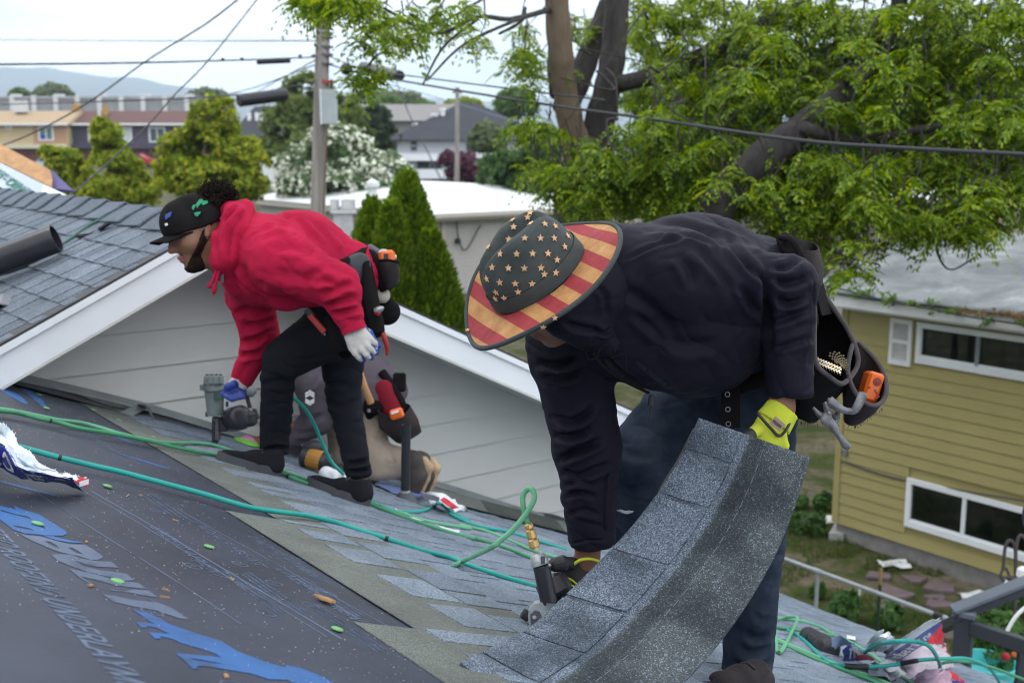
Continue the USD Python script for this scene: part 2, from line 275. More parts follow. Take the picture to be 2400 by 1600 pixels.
# mountains: ridges several kilometres away
HILLM = mat('forested_slope', (0.045, 0.06, 0.06), 0.95, 0.3, 0.004)
def ridge(prof, Y, depth, seed):
    xs = np.array([p[0] for p in prof], float); ys = np.array([p[1] for p in prof], float); X = np.linspace(xs[0], xs[-1], 160)
    top = np.interp(X, xs, ys); rows = []
    for k, s in enumerate(np.linspace(-1, 1, 15)):
        yy = Y + s * depth; row = []
        for px, py in zip(X, top):
            w = P(px, py, Y); h = (w[2] + 5) * (1 - abs(s) ** 1.3) - 5
            h += (meshkit.fbm(V(w[0] / 260, yy / 260, seed), 4) - 0.5) * 0.16 * max(w[2], 0) * (1 - abs(s))
            row.append((w[0] * yy / Y, yy, h))
        rows.append(row)
    v, f = grid_mesh(np.array(rows)); return v, f[:, ::-1]
for prof, Y, lab in (([(-1500, 210), (-700, 130), (-250, 150), (0, 158), (110, 162), (220, 178), (330, 186), (470, 206), (620, 226), (900, 262), (1400, 300)], 5200, 'left'), ([(300, 300), (520, 236), (700, 212), (860, 218), (960, 224), (1060, 236), (1180, 240), (1400, 222), (1800, 200), (2400, 170), (3400, 150), (4600, 260)], 6000, 'right')):
    t = part(WORLD, 'mountain', ridge(prof, Y, 1500, 3 if lab == 'left' else 9), HILLM, True)
    data(t.path, label='hazy blue mountain ridge under the cloud at the ' + ('left edge of the photo' if lab == 'left' else 'middle, behind the pole and big tree'), category='mountain', kind='structure')

# ------------------------------------------------------------------ the house under repair
house = thing('house_under_repair', 'cream sided house in the foreground being reroofed, half felt and half new shingles', 'house', RP(5.08, 1.97) * V(1, 1, 0))
def slab(a0, a1, d0, d1, h0, h1): return box8((RP(a0, d0, (h0 + h1) / 2) + RP(a1, d1, (h0 + h1) / 2)) / 2, AX * (a1 - a0) / 2, (RP(0, d1) - RP(0, d0)) / 2, RN * (h1 - h0) / 2)
EAVE_D = 5.28
lroof = part(house, 'lower_roof', slab(-4, 5.35, -1.6, EAVE_D, -0.05, -0.012), mat('roof_sheathing', (0.35, 0.24, 0.13), 0.8))
# walls below the roof
fh = Frame(V(ROOF0[0], ROOF0[1], 0), AX, BX)
def roofz(d): return ROOF0[2] - d * math.tan(PHI)
SIDE = mat('cream_siding', (0.60, 0.605, 0.585), 0.55, 0.05, 1.3, bump=0.05, bscale=200)
part(house, 'wall', fh.box(-4, 4.9, EAVE_D - 0.5, EAVE_D - 0.35, 0, roofz(EAVE_D) - 0.02), SIDE)
part(house, 'drip_edge', cat([box8(RP(0.68, EAVE_D + 0.065, -0.035), AX * 4.67, BX * 0.008, ZUP * 0.035), box8(RP(0.68, EAVE_D + 0.035, -0.006), AX * 4.67, nrm(RP(0, 1) - RP(0, 0)) * 0.035, RN * 0.003)]), WHITE)
part(house, 'fascia_board', box8(RP(0.68, EAVE_D - 0.012, -0.14), AX * 4.67, BX * 0.01, ZUP * 0.07), WHITEP)
# underlayment: one sheet, gently rippled
na, nd_ = 200, 90
def felt_h(a, d): return 0.0022 * math.sin(a * 2.1 + 3.0 * d + 1.7 * math.sin(a * 0.9)) + 0.0012 * math.sin(d * 9.0 - a * 3.3 + 2 * math.sin(d * 2.2)) + 0.0006 * math.sin(a * 11 + d * 6)
fa_, fd_ = np.linspace(-1.2, 5.06, na), np.linspace(-0.9, 1.72, nd_)
pts = np.array([[RP(a, d, 0.001 + felt_h(a, d)) for d in fd_] for a in fa_])
felt = part(house, 'underlayment', (lambda g: (g[0], g[1]))(grid_mesh(pts)), FELT, True, label='dark grey synthetic roofing underlayment with printed lettering')
def flatten(poly, h=0.0016):                     # a printed outline lying on the felt, cut so that it follows the ripples
    from shapely.geometry import Polygon
    ad = np.array([roof_ad(roofpx(x, y)) for x, y in poly]); s = Polygon(ad).buffer(0); ms = []
    for g in getattr(s, 'geoms', [s]):
        if g.area < 1e-7: continue
        m = trimesh.creation.extrude_polygon(g, 0.0006, engine='earcut')
        ms.append((np.array([RP(a, d, h + felt_h(a, d) + z) for a, d, z in m.vertices]), np.array(m.faces)))
    return cat(ms)
def cr(pts, ox, oy, s): return [(ox + x / s, oy + y / s) for x, y in pts]
# the big printed letters and the animal badge, outlined where they lie
S1 = 5.2267
def holes(outer, *hs):                           # outline with counters joined by slits
    return outer
def flat_with_holes(outer, hs, h=0.0016):
    from shapely.geometry import Polygon
    f = lambda q: [roof_ad(roofpx(x, y)) for x, y in q]
    s = Polygon(f(outer), [f(q) for q in hs]).buffer(0); ms = []
    for g in getattr(s, 'geoms', [s]):
        m = trimesh.creation.extrude_polygon(g, 0.0006, engine='earcut'); ms.append((np.array([RP(a, d, h + felt_h(a, d) + z) for a, d, z in m.vertices]), np.array(m.faces)))
    return cat(ms)
part(felt, 'printed_letter', flat_with_holes(cr([(-200, 150), (0, 195), (190, 240), (165, 190), (250, 232), (470, 300), (640, 410), (800, 510), (815, 545), (760, 570), (600, 568), (500, 560), (300, 540), (155, 495), (0, 370), (-150, 260)], 0, 1150, S1),
     [cr([(-60, 225), (0, 240), (190, 300), (340, 330), (390, 365), (300, 340), (120, 290), (0, 262)], 0, 1150, S1), cr([(150, 440), (320, 468), (420, 505), (330, 495), (200, 468)], 0, 1150, S1), cr([(410, 420), (500, 440), (560, 485), (470, 450)], 0, 1150, S1)]), PRINT_B)
part(felt, 'printed_stroke', flatten(cr([(510, 562), (640, 582), (760, 610), (900, 640), (1000, 650), (980, 662), (840, 655), (700, 630), (600, 600)], 0, 1150, S1)), PRINT_B)
part(felt, 'printed_letter', flat_with_holes(cr([(225, 540), (320, 565), (480, 580), (600, 610), (720, 650), (860, 682), (1030, 685), (1120, 740), (1240, 825), (1245, 850), (1190, 875), (1100, 875), (960, 830), (830, 800), (700, 770), (560, 710), (400, 640), (300, 590)], 0, 1150, S1),
     [cr([(530, 638), (600, 645), (680, 690), (710, 728), (640, 705)], 0, 1150, S1), cr([(825, 715), (900, 735), (970, 780), (1005, 805), (930, 795), (870, 760)], 0, 1150, S1)]), PRINT_G)
part(felt, 'printed_letter', flatten(cr([(620, 810), (700, 797), (850, 810), (960, 850), (1060, 872), (1200, 895), (1350, 900), (1440, 975), (1330, 965), (1180, 960), (1060, 935), (910, 880), (1010, 950), (1200, 1000), (1420, 1030), (1540, 1050), (1630, 1128), (1500, 1130), (1330, 1085), (1050, 1015), (850, 940), (700, 880)], 0, 1150, S1)), PRINT_G)
part(felt, 'printed_letter', flatten(cr([(840, 978), (1000, 1010), (1200, 1060), (1400, 1120), (1680, 1160), (1780, 1230), (1620, 1215), (1400, 1180), (1150, 1110), (980, 1072), (1100, 1150), (1240, 1270), (1420, 1315), (1330, 1225), (1500, 1262), (1620, 1240), (1810, 1252), (1920, 1335), (1700, 1300), (1560, 1270), (1300, 1240), (1180, 1215), (960, 1080)], 0, 1150, S1)), PRINT_G)
part(felt, 'printed_letter', flatten(cr([(1245, 1288), (1420, 1320), (1600, 1360), (1880, 1395), (1790, 1348), (1960, 1410), (2110, 1470), (2240, 1560), (2300, 1600), (2200, 1590), (2060, 1545), (1900, 1490), (1620, 1440), (1370, 1380)], 0, 1150, S1)), PRINT_G)
beast = [(310, 435), (480, 480), (650, 545), (740, 610), (900, 665), (1100, 735), (1390, 820), (1600, 950), (1950, 1075), (2180, 1140), (2185, 1108), (2352, 1140), (2600, 1230), (2900, 1400), (2500, 1400), (2200, 1290), (1980, 1285), (1750, 1215), (1450, 1170), (1180, 1130), (1090, 1130), (1110, 1160), (1050, 1165), (950, 1070), (830, 975), (1000, 990), (1250, 1010), (1395, 1030), (1330, 980), (1100, 905), (900, 850), (800, 800), (640, 765), (650, 795), (580, 795), (500, 715), (620, 728), (760, 740), (600, 660), (480, 640), (490, 660), (410, 655), (345, 590), (450, 598), (580, 610), (500, 575), (420, 510)]
part(felt, 'printed_animal_badge', flat_with_holes(cr(beast, 250, 1350, 5.2267), [cr([(980, 1030), (1150, 1055), (1430, 1105), (1300, 1098), (1100, 1070)], 250, 1350, 5.2267)]), PRINT_B)
# small printed text lines
def felt_text(txt, px, py, height, bold=False, slant=0.2, sx=1.0, m=PRINT_G, h=0.0016):
    a, d = roof_ad(roofpx(px, py)); mm = meshkit.text_mesh(txt, height, 0.0005, bold); v = np.array(mm.vertices)
    w = np.array([RP(a - (x * sx + y * slant), d + y * math.cos(PHI), h + felt_h(a - x, d + y) + z) for x, y, z in v])
    return part(felt, 'printed_text', (w, np.array(mm.faces)), m)
felt_text('SYNTHETIC ROOFING UNDERLAYMENT', -110, 1168, 0.042, True, 0.35, 0.98)
for k, (x, y) in enumerate(((345, 1234), (575, 1252), (440, 1218), (190, 1010), (640, 1330))): felt_text('UNDERLAYMENT', x, y, 0.035, False, 0.3)
for (x, y) in ((508, 1340), (560, 1345), (690, 1355), (720, 1420), (545, 1205), (330, 1160)):
    for j in range(3): felt_text('ROOFING UNDERLAYMENT ROOFING', x + j * 9, y + j * -2, 0.011, False, 0.2)
def felt_line(a0, d0, a1, d1, w=0.006):
    A_ = np.linspace(a0, a1, 40); D_ = d0 + (d1 - d0) * (A_ - a0) / (a1 - a0)
    pts = np.array([[RP(a, d - w / 2, 0.0016 + felt_h(a, d)), RP(a, d + w / 2, 0.0016 + felt_h(a, d))] for a, d in zip(A_, D_)]); return thick_grid(pts, 0.0005)
l0 = roof_ad(roofpx(212, 1150)); l1 = roof_ad(roofpx(800, 1500))
for k, dd in enumerate((0, -0.03, 0.22, 0.42, -0.2)): part(felt, 'printed_line', felt_line(l0[0], l0[1] + dd, l1[0], l1[1] + dd, 0.007 if k == 0 else 0.0035), PRINT_G)
for px, py in ((355, 1438), (622, 1440), (728, 1420), (562, 1323), (642, 1367), (766, 1388), (451, 1330), (545, 1610), (368, 1198), (362, 1132), (700, 1310)):
    a, d = roof_ad(roofpx(px, py)); ring = []
    for r0, r1 in ((0.017, 0.0205), (0.0035, 0.006)):
        th = np.linspace(0, 2 * np.pi, 25); g = np.array([[RP(a + r * math.cos(q), d + r * math.sin(q) * math.cos(PHI), 0.0016 + felt_h(a, d)) for r in (r0, r1)] for q in th]); ring.append(thick_grid(g, 0.0005))
    part(felt, 'printed_target', cat(ring), PRINT_G)
for x0, y0, x1, y1, w in ((0, 1128, 120, 1163, 0.09), (40, 893, 105, 952, 0.05), (60, 955, 170, 985, 0.04), (0, 905, 60, 945, 0.06), (285, 1062, 395, 1098, 0.05), (330, 1110, 490, 1145, 0.05), (180, 985, 330, 1045, 0.03)):   # broad blue and grey blocks of print farther up
    a0, d0 = roof_ad(roofpx(x0, y0)); a1, d1 = roof_ad(roofpx(x1, y1)); pts = np.array([[RP(a0 + (a1 - a0) * t, d0 + (d1 - d0) * t + s * w * (0.3 + 0.7 * math.sin(math.pi * t)), 0.0016 + felt_h(a0 + (a1 - a0) * t, d0 + (d1 - d0) * t + s * w)) for s in (-0.5, 0, 0.5)] for t in np.linspace(0, 1, 24)])
    part(felt, 'printed_block', thick_grid(pts, 0.0005), PRINT_B)
for px, py in ((88, 1227), (275, 1362), (490, 1281), (252, 1139), (790, 1474), (91, 925), (109, 956), (219, 960), (360, 1025), (430, 1018), (280, 985)):
    c = roofpx(px, py, 0.005); v, f = lathe(c, c + RN * 0.004, [(0, 0.0125), (0.6, 0.0125), (1.0, 0.008)], 16)
    part(felt, 'cap_nail', (v, f), GREENCAP, 30)
# ---- new shingles, each one a piece
def shingle_piece(a0, d_top, length=1.0, wid=0.335, expo=0.143, lift=0.0, rng=RNG):
    cz = math.cos(PHI)
    def pt(a, s, h): return RP(a, d_top + s * cz, h)
    def hh(s): return 0.0035 + 0.0115 * s / wid + lift * (s / wid)
    base = []; th = 0.0022
    v = [pt(a, s, hh(s) + z) for z in (-th / 2, th / 2) for s in (0, wid) for a in (a0, a0 + length)]
    base = cat([(np.array(v), _BF[:, ::-1])]); tabs = []; a = a0 + rng.uniform(0.0, 0.06)
    while a < a0 + length - 0.03:
        w = min(rng.uniform(0.07, 0.19), a0 + length - a); tp = rng.uniform(-0.012, 0.012); s0 = wid - expo - 0.012
        q = [(a, s0), (a + w, s0), (a - 0 + tp * 0.4, wid), (a + w - tp, wid)]
        vv = [pt(x, s, hh(s) + th / 2 + z) for z in (0.0, 0.0026) for x, s in q]
        tabs.append(cat([(np.array(vv), _BF[:, ::-1])])); a += w + rng.uniform(0.03, 0.13)
    return base, cat(tabs)
cz = math.cos(PHI); EXP = 0.143; courses = []
d = 1.405
k = 0
while d + 0.335 * cz < EAVE_D + 0.03:
    courses.append((d, 5.06, k)); d += EXP * cz; k += 1
extra = [(1.405 - EXP * cz * 1.35, 2.96, -1), (1.405 - EXP * cz * 2.6, 1.93, -2)]
UNDERL = mat('shingle_underside', (0.02, 0.02, 0.022), 0.9)
for d0, amax, k in extra + courses:
    a = amax - (RNG.uniform(0.3, 1.0) if k >= 0 else 1.0)
    first = True
    while a > -0.6:
        ln = 1.0; aa0 = a
        if first and amax - a < 1.0: ln = amax - a
        b_, t_ = shingle_piece(aa0, d0, ln - 0.002, lift=RNG.uniform(0, 0.003))
        s = part(lroof, 'shingle', b_, HEADLAP if k < 1 else SHINGLE)
        part(lroof, 'shingle_tabs', t_, SHINGLE)
        a -= 1.0; first = False
# ---- gable end wall with boards
AW = 5.08
def gable_top(d): return EYE - 0.35 - 0.482 * abs(d - 1.97) - 0.02
zb = EYE - 1.01 - 0.169 * 12; row = 0
BOARD = 0.169
while zb < EYE - 0.4:
    z0, z1 = zb, zb + BOARD + 0.012
    # left end follows the rake, right end follows the rake; the bottom follows our roof
    zt = min(z1, EYE - 0.38); dl = 1.97 - max(0, (EYE - 0.37 - zt) / 0.482); dr = 1.97 + max(0, (EYE - 0.37 - zt) / 0.482)
    d_floor = (ROOF0[2] - (z1)) / math.tan(PHI)              # board is above the roof where d > d_floor
    dl = max(dl, d_floor - 0.25); dl = max(dl, 0.2)
    dr = min(dr + 0.1, 5.2)
    if dr > dl + 0.1:
        tb, tt = 0.022, 0.006
        v = [fh.o * V(1, 1, 0) + AX * (AW - w) + BX * dd + ZUP * z for z, w2 in ((z0, tb), (z1, tt)) for w in (w2, -0.01) for dd in (dl, dr)]
        m = cat([(np.array(v), _BF)]); g = part(house, 'siding_board', m, SIDE)
    zb += BOARD; row += 1
part(house, 'gable_sheathing', poly_prism([fh.p(AW + 0.012, dd, z) for dd, z in ((0.1, EYE - 1.3), (1.97, EYE - 0.4), (4.9, EYE - 1.8), (4.9, EYE - 2.8), (0.1, EYE - 2.8))], AX, 0.05), WHITEP)
# rake boards, soffits, upper roof
AR = 4.70; TH = 0.482
def UP(a, d, h=0.0):                            # point on the upper roof, h above it
    s = 1 if d >= 1.97 else -1; nn = nrm(BX * s * TH + ZUP); return V(*(AX * a + BX * d)[:2], EYE - 0.345 - TH * abs(d - 1.97)) + nn * h
for s, dend, lab in ((-1, -0.6, 'left'), (1, 5.0, 'right')):
    sl = nrm(BX * s - ZUP * TH); up = nrm(BX * s * TH + ZUP); L = abs(dend - 1.97) * math.hypot(1, TH)
    o = UP(AR, 1.97); c = o + sl * L / 2
    rb = part(house, 'rake_board', box8(c - up * 0.088 + AX * 0.012, sl * L / 2, up * 0.062, AX * 0.011), WHITE)
    part(rb, 'trim', box8(c - up * 0.012 + AX * 0.002, sl * L / 2, up * 0.0145, AX * 0.013), WHITE)
    part(rb, 'drip_cap', box8(c + up * 0.009 + AX * 0.03, sl * L / 2, up * 0.004, AX * 0.04), mat('dark_edge', (0.03, 0.03, 0.035), 0.6))
    part(house, 'soffit', box8(c - up * 0.148 + AX * (AW - AR) / 2, sl * L / 2, up * 0.006, AX * (AW - AR) / 2), mat('soffit_paint', (0.55, 0.55, 0.53), 0.6))
    part(house, 'upper_roof', box8(o + sl * L / 2 + AX * 4.2 - up * 0.045, sl * L / 2, up * 0.045, AX * 4.17), mat('roof_edge_dark', (0.02, 0.02, 0.022), 0.8))
uroof = T('/World/house_under_repair/upper_roof', house.base)
def up_shingle(s, a0, ln, sd, wid=0.2, rng=RNG):
    sl = nrm(BX * s - ZUP * TH); up = nrm(BX * s * TH + ZUP); o = UP(0, 1.97)
    pt = lambda a, q, h: o + AX * a + sl * q + up * h
    hh = lambda q: 0.004 + 0.010 * (q - sd) / wid
    v = [pt(a, q, hh(q) + z) for z in (-0.002, 0.002) for q in (sd, sd + wid) for a in (a0, a0 + ln)]
    ms = [cat([(np.array(v), _BF[:, ::-1] if s > 0 else _BF)])]; a = a0 + rng.uniform(0, 0.1)
    while a < a0 + ln - 0.04:
        w = min(rng.uniform(0.06, 0.2), a0 + ln - a - 0.001)
        v = [pt(x, q, hh(q) + z) for z in (0.002, 0.0055) for q in (sd + 0.02, sd + wid - rng.uniform(0, 0.004)) for x in (a, a + w)]
        ms.append(cat([(np.array(v), _BF[:, ::-1] if s > 0 else _BF)])); a += w + rng.uniform(0.02, 0.12)
    return cat(ms)
for s, n in ((-1, 17), (1, 3)):
    for c in range(n):
        off = (c * 0.37) % 1.0; a = AR + 0.006
        while a < 8.6:
            ln = (1.0 - off) if a < AR + 0.01 else 1.0
            if ln > 0.05: part(uroof, 'roof_shingle', up_shingle(s, a, ln - 0.003, 0.10 + c * 0.143), SHINGLE_OLD)
            a += ln
for k in range(14):                               # ridge caps, thick overlapping pieces
    a0 = AR + 0.02 + k * 0.29; rows = []
    for a, h in ((a0, 0.034), (a0 + 0.36, 0.016)):
        hw = 0.15
        rows.append([UP(a, 1.97, 0) + BX * x * math.cos(0.42) + ZUP * (h - 0.0 - TH * abs(x) * 0.98 + 0.012 * (1 - abs(x) / hw) - (0.004 * math.sin(k * 7 + x * 30))) for x in np.linspace(-hw, hw, 9)])
    part(uroof, 'ridge_cap', thick_grid(np.array(rows), 0.009), SHINGLE_OLD)
# flashing strip turned up against the wall, and loose felt edge
xs = np.linspace(1.05, 4.95, 90); FLASHD = mat('felt_turned_up', (0.04, 0.045, 0.055), 0.5, 0.3, 8); FLASHG = mat('grey_flashing', (0.27, 0.30, 0.31), 0.5, 0.2, 6, metallic=0.3)
fl = np.array([[V(*(AX * (AW - 0.035 - 0.11 * (1 - t) ** 2 - 0.006 * math.sin(x * 9)) + BX * x)[:2], roofz(x) + 0.012 + t * (0.032 + 0.016 * math.sin(x * 3.1) + 0.012 * math.sin(x * 11))) for t in np.linspace(0, 1, 7)] for x in xs])
part(house, 'felt_upturn', thick_grid(fl, 0.003), FLASHD, True)
fl2 = np.array([[V(*(AX * (AW - 0.03 - 0.045 * (1 - t) - 0.004 * math.sin(x * 13)) + BX * x)[:2], roofz(x) + 0.03 + 0.03 * t + 0.012 * math.sin(x * 4.0 + 1)) for t in np.linspace(0, 1, 4)] for x in xs])
part(house, 'wall_flashing', thick_grid(fl2, 0.003), FLASHG, True)
for j, (px, py, n) in enumerate(((1000, 1165, 4), (1150, 1205, 4), (1250, 1235, 3), (770, 1075, 3))):      # loose starter strips stacked by the wall
    for q in range(n):
        a, d_ = roof_ad(roofpx(px, py)); m = box8(RP(4.75 - 0.06 * q, d_ + 0.1 * q, 0.02 + 0.009 * q), AX * 0.09 + BX * 0.02 * (q - 1), (RP(0, 1) - RP(0, 0)) * 0.45, RN * 0.003)
        part(house, 'loose_strip', m, HEADLAP if q % 2 else SHINGLE)
# ------------------------------------------------------------------ bent flashing offcut on the felt
c0 = roofpx(318, 975, 0.0); ux, uy = nrm(AX * 0.5 + BX * 0.9), nrm(AX * 0.9 - BX * 0.5)
pr = np.array([[roofpx(276, 970, 0.004), roofpx(318, 946, 0.05), roofpx(340, 948, 0.075), roofpx(362, 992, 0.004)], [roofpx(300, 980, 0.004), roofpx(345, 956, 0.05), roofpx(352, 955, 0.07), roofpx(366, 996, 0.0)]])
solo('flashing_offcut', thick_grid(pr, 0.002), FLASHG, 'bent grey metal flashing offcut standing like a small tent by the gable wall', 'flashing')

# ------------------------------------------------------------------ sheathed roof at the far left
nS = nrm(-AX * 0.45 - BX * 0.25 + ZUP * 0.75); pS = P(100, 420, 8.6)
def shp(x, y, h=0): return hit(x, y, pS + nS * h, nS)
sh = thing('sheathed_roof', 'unfinished roof end with bare orange sheathing and white membrane behind the ridge', 'roof', pS * V(1, 1, 0))
OSB = mat('osb_board', (0.48, 0.27, 0.13), 0.8, 0.18, 14, bump=0.3, bscale=80); MEMB = mat('white_membrane', (0.45, 0.52, 0.60), 0.5, 0.08, 4); MEMBW = mat('white_tape', (0.72, 0.76, 0.80), 0.5, 0.06, 6)
part(sh, 'sheathing', poly_prism([shp(x, y) for x, y in ((-160, 262), (0, 341), (60, 373), (118, 403), (124, 425), (122, 444), (60, 413), (0, 383), (-160, 303))], nS, 0.02), OSB)
part(sh, 'membrane', poly_prism([shp(x, y, 0.012) for x, y in ((-160, 303), (0, 384), (60, 414), (104, 436), (96, 478), (92, 496), (0, 505), (-160, 505))], nS, 0.014), MEMB)
part(sh, 'tape_strip', poly_prism([shp(x, y, 0.03) for x, y in ((102, 435), (124, 445), (228, 492), (200, 500), (92, 500), (95, 470))], nS, 0.012), MEMBW)
part(sh, 'purple_panel', poly_prism([shp(x, y, -0.05) for x, y in ((121, 403), (174, 452), (124, 447))], nS, 0.02), mat('purple_board', (0.10, 0.085, 0.24), 0.6))
tx = nrm(shp(62, 462, 0.03) - shp(2, 422, 0.03)); ty = np.cross(nS, tx)
part(sh, 'green_lettering', text3('Lo-Omnitape', 0.07, shp(-25, 405, 0.03), tx, ty, 0.003, True), mat('green_ink', (0.015, 0.19, 0.13), 0.6))
part(sh, 'fine_lettering', text3('ROOFING UNDERLAYMENT', 0.03, shp(-20, 392, 0.03), tx, ty, 0.003), mat('grey_green_ink', (0.12, 0.22, 0.24), 0.6))
# ------------------------------------------------------------------ black tube on the upper roof
p0, p1 = P(-60, 632, 5.3), P(132, 558, 5.35)
bt = thing('black_tube', 'large glossy black tube lying across the grey shingles at left', 'tube', p1 * V(1, 1, 1) - ZUP * 0.08)
part(bt, 'pipe', lathe(p0, p1, [(0, 0.068), (0.97, 0.068), (1.0, 0.066), (1.0, 0.060), (0.7, 0.058)], 32), BLACKP, 40)
# dark vent mouth on lower left of that slope
v0 = P(-30, 730, 5.0); vt = thing('roof_vent', 'dark open roof vent hood on the old grey shingles', 'vent', v0)
rows = [[P(-60, 690, 4.95), P(10, 690, 5.0), P(60, 700, 5.05), P(75, 728, 5.03)], [P(-60, 720, 4.75), P(0, 712, 4.85), P(48, 722, 4.93), P(66, 736, 4.97)]]
part(vt, 'hood', thick_grid(np.array(rows), 0.006), mat('vent_hood_metal', (0.17, 0.18, 0.2), 0.4, 0.2, 8))
part(vt, 'mouth', thick_grid(np.array([[P(-60, 722, 4.8), P(0, 714, 4.9), P(50, 724, 4.97)], [P(-60, 745, 4.9), P(-5, 738, 4.95), P(45, 735, 4.98)]]), 0.004), DARKIN)
# ------------------------------------------------------------------ foliage helpers
def leaf_cloud(centres, radii, n, size, rng, flat=0.0, up=0.3, aspect=0.55):
    """n leaf-sized four-sided faces spread through a union of ellipsoids, denser near their surfaces."""
    centres = np.asarray(centres, float); radii = np.asarray(radii, float); vol = np.prod(radii, 1) ** (2 / 3); pick = rng.choice(len(centres), n, p=vol / vol.sum())
    d = rng.normal(size=(n, 3)); d /= np.linalg.norm(d, axis=1, keepdims=True); r = rng.uniform(0.25, 1.0, n) ** 0.45
    p = centres[pick] + d * radii[pick] * (r * (0.72 + 0.56 * meshkit.noise(d * 2.6 + pick[:, None] * 3.7, 9)))[:, None]
    lump = meshkit.noise(p / (np.mean(radii) * 0.55), 5); keep = lump > 0.40; p, d = p[keep], d[keep]; n = len(p)
    nn = d + rng.normal(size=(n, 3)) * 0.6 + V(0, 0, up); nn /= np.linalg.norm(nn, axis=1, keepdims=True)
    a = np.cross(nn, rng.normal(size=(n, 3))); a /= np.linalg.norm(a, axis=1, keepdims=True); b = np.cross(nn, a); s = size * rng.uniform(0.6, 1.4, (n, 1))
    v = np.stack([p - a * s, p + b * s * aspect, p + a * s - nn * s * 0.25, p - b * s * aspect], 1).reshape(-1, 3); i = np.arange(n)[:, None] * 4
    return v, np.vstack([i + [0, 1, 2], i + [0, 2, 3]])
def trunk_mesh(pts, r0, r1, sides=9): p = smooth_path(pts, 5); return tube(p, np.linspace(r0, r1, len(p)), sides)
BARK = mat('grey_bark', (0.075, 0.065, 0.055), 0.95, 0.5, 9, 6, bump=0.9, bscale=22, bdist=0.03, stretch=(1, 1, 0.25))
def round_tree(name, label, cat_, blobs, n, size, m, base_px, Yb, r0, group=None, seed=1, up=0.3, extra=None, zb=None):
    """blobs: (px, py, Y, rx px, ry px)."""
    rng = np.random.default_rng(seed); c = [P(x, y, Y) for x, y, Y, a, b in blobs]; r = [(R_(a, Y), R_(a, Y) * 0.9, R_(b, Y)) for x, y, Y, a, b in blobs]
    bx = P(base_px, 600, Yb); b0 = V(bx[0], bx[1], gz(bx[0], bx[1]) if zb is None else zb); t = thing(name, label, cat_, b0, group)
    top = np.mean(c, 0); part(t, 'trunk', trunk_mesh([b0 - ZUP * 0.1, b0 * 0.5 + V(top[0], top[1], top[2] * 0.6 + b0[2] * 0.4) * 0.5, top], r0, r0 * 0.3), BARK, True)
    for k, (cc, rr) in enumerate(zip(c, r)):
        if np.linalg.norm(cc - top) > 0.2: part(t, 'limb', trunk_mesh([V(b0[0], b0[1], b0[2] + (top[2] - b0[2]) * 0.45), (cc + top) / 2 - ZUP * rr[2] * 0.3, cc + ZUP * rr[2] * 0.4], r0 * 0.45, r0 * 0.1, 6), BARK, True)
    part(t, 'crown', leaf_cloud(c, r, n, size, rng, up=up), m)
    if extra: part(t, extra[0], leaf_cloud(c, [(x * 1.02, y * 1.02, z * 1.02) for x, y, z in r], extra[1], extra[2], np.random.default_rng(seed + 50), up=0.8, aspect=0.9), extra[3])
    return t
L_YEL = leafmat('yellow_green_leaves', [(0.07, 0.13, 0.008), (0.15, 0.225, 0.012), (0.27, 0.34, 0.018), (0.46, 0.42, 0.03)], 0.5)
L_MID = leafmat('mid_green_leaves', [(0.05, 0.11, 0.02), (0.08, 0.16, 0.03), (0.13, 0.21, 0.04)], 0.45)
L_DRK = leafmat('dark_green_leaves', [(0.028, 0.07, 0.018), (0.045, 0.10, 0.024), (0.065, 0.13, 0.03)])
L_GRY = leafmat('grey_green_leaves', [(0.09, 0.12, 0.065), (0.13, 0.17, 0.08), (0.18, 0.22, 0.10)])
L_PLUM = leafmat('plum_leaves', [(0.06, 0.016, 0.03), (0.10, 0.03, 0.05), (0.15, 0.055, 0.085)])
L_FLOW = leafmat('white_blossom', [(0.55, 0.6, 0.45), (0.7, 0.72, 0.6), (0.8, 0.8, 0.72)], 0.2)
# ------------------------------------------------------------------ far long grey building and town houses
def house_frame(px, py, Y, az): q = P(px, py, Y); a = math.radians(az); return Frame(V(q[0], q[1], 0), V(math.sin(a), math.cos(a), 0), V(math.cos(a), -math.sin(a), 0))
def zat(py, Y): return P(1200, py, Y)[2]
GREYB = mat('grey_render', (0.27, 0.27, 0.285), 0.8, 0.1, 0.3); LIGHTB = mat('pale_column', (0.55, 0.55, 0.55), 0.7)
Y = 230.0; f = house_frame(-160, 230, Y, 90); lb = thing('long_grey_building', 'long low grey building with pale pilasters on the skyline behind the townhouses', 'building', f.p(0, 0, 2.7))
W_ = 640 * Y / FPX
part(lb, 'wall', f.box(0, W_, -12, 0, 2.5, zat(232, Y)), GREYB)
part(lb, 'parapet', f.box(-0.2, W_ + 0.2, -12.2, 0.25, zat(232, Y), zat(226, Y)), mat('grey_parapet', (0.34, 0.34, 0.36), 0.8))
for k in range(13): u = (30 + k * 50) * Y / FPX; part(lb, 'pilaster', f.box(u, u + 0.9, 0, 0.5, 2.5, zat(224, Y)), LIGHTB)
for k in range(6): u = (75 + k * 100) * Y / FPX; part(lb, 'roof_unit', f.box(u, u + 1.6, -3, -1.2, zat(226, Y), zat(220, Y)), LIGHTB)
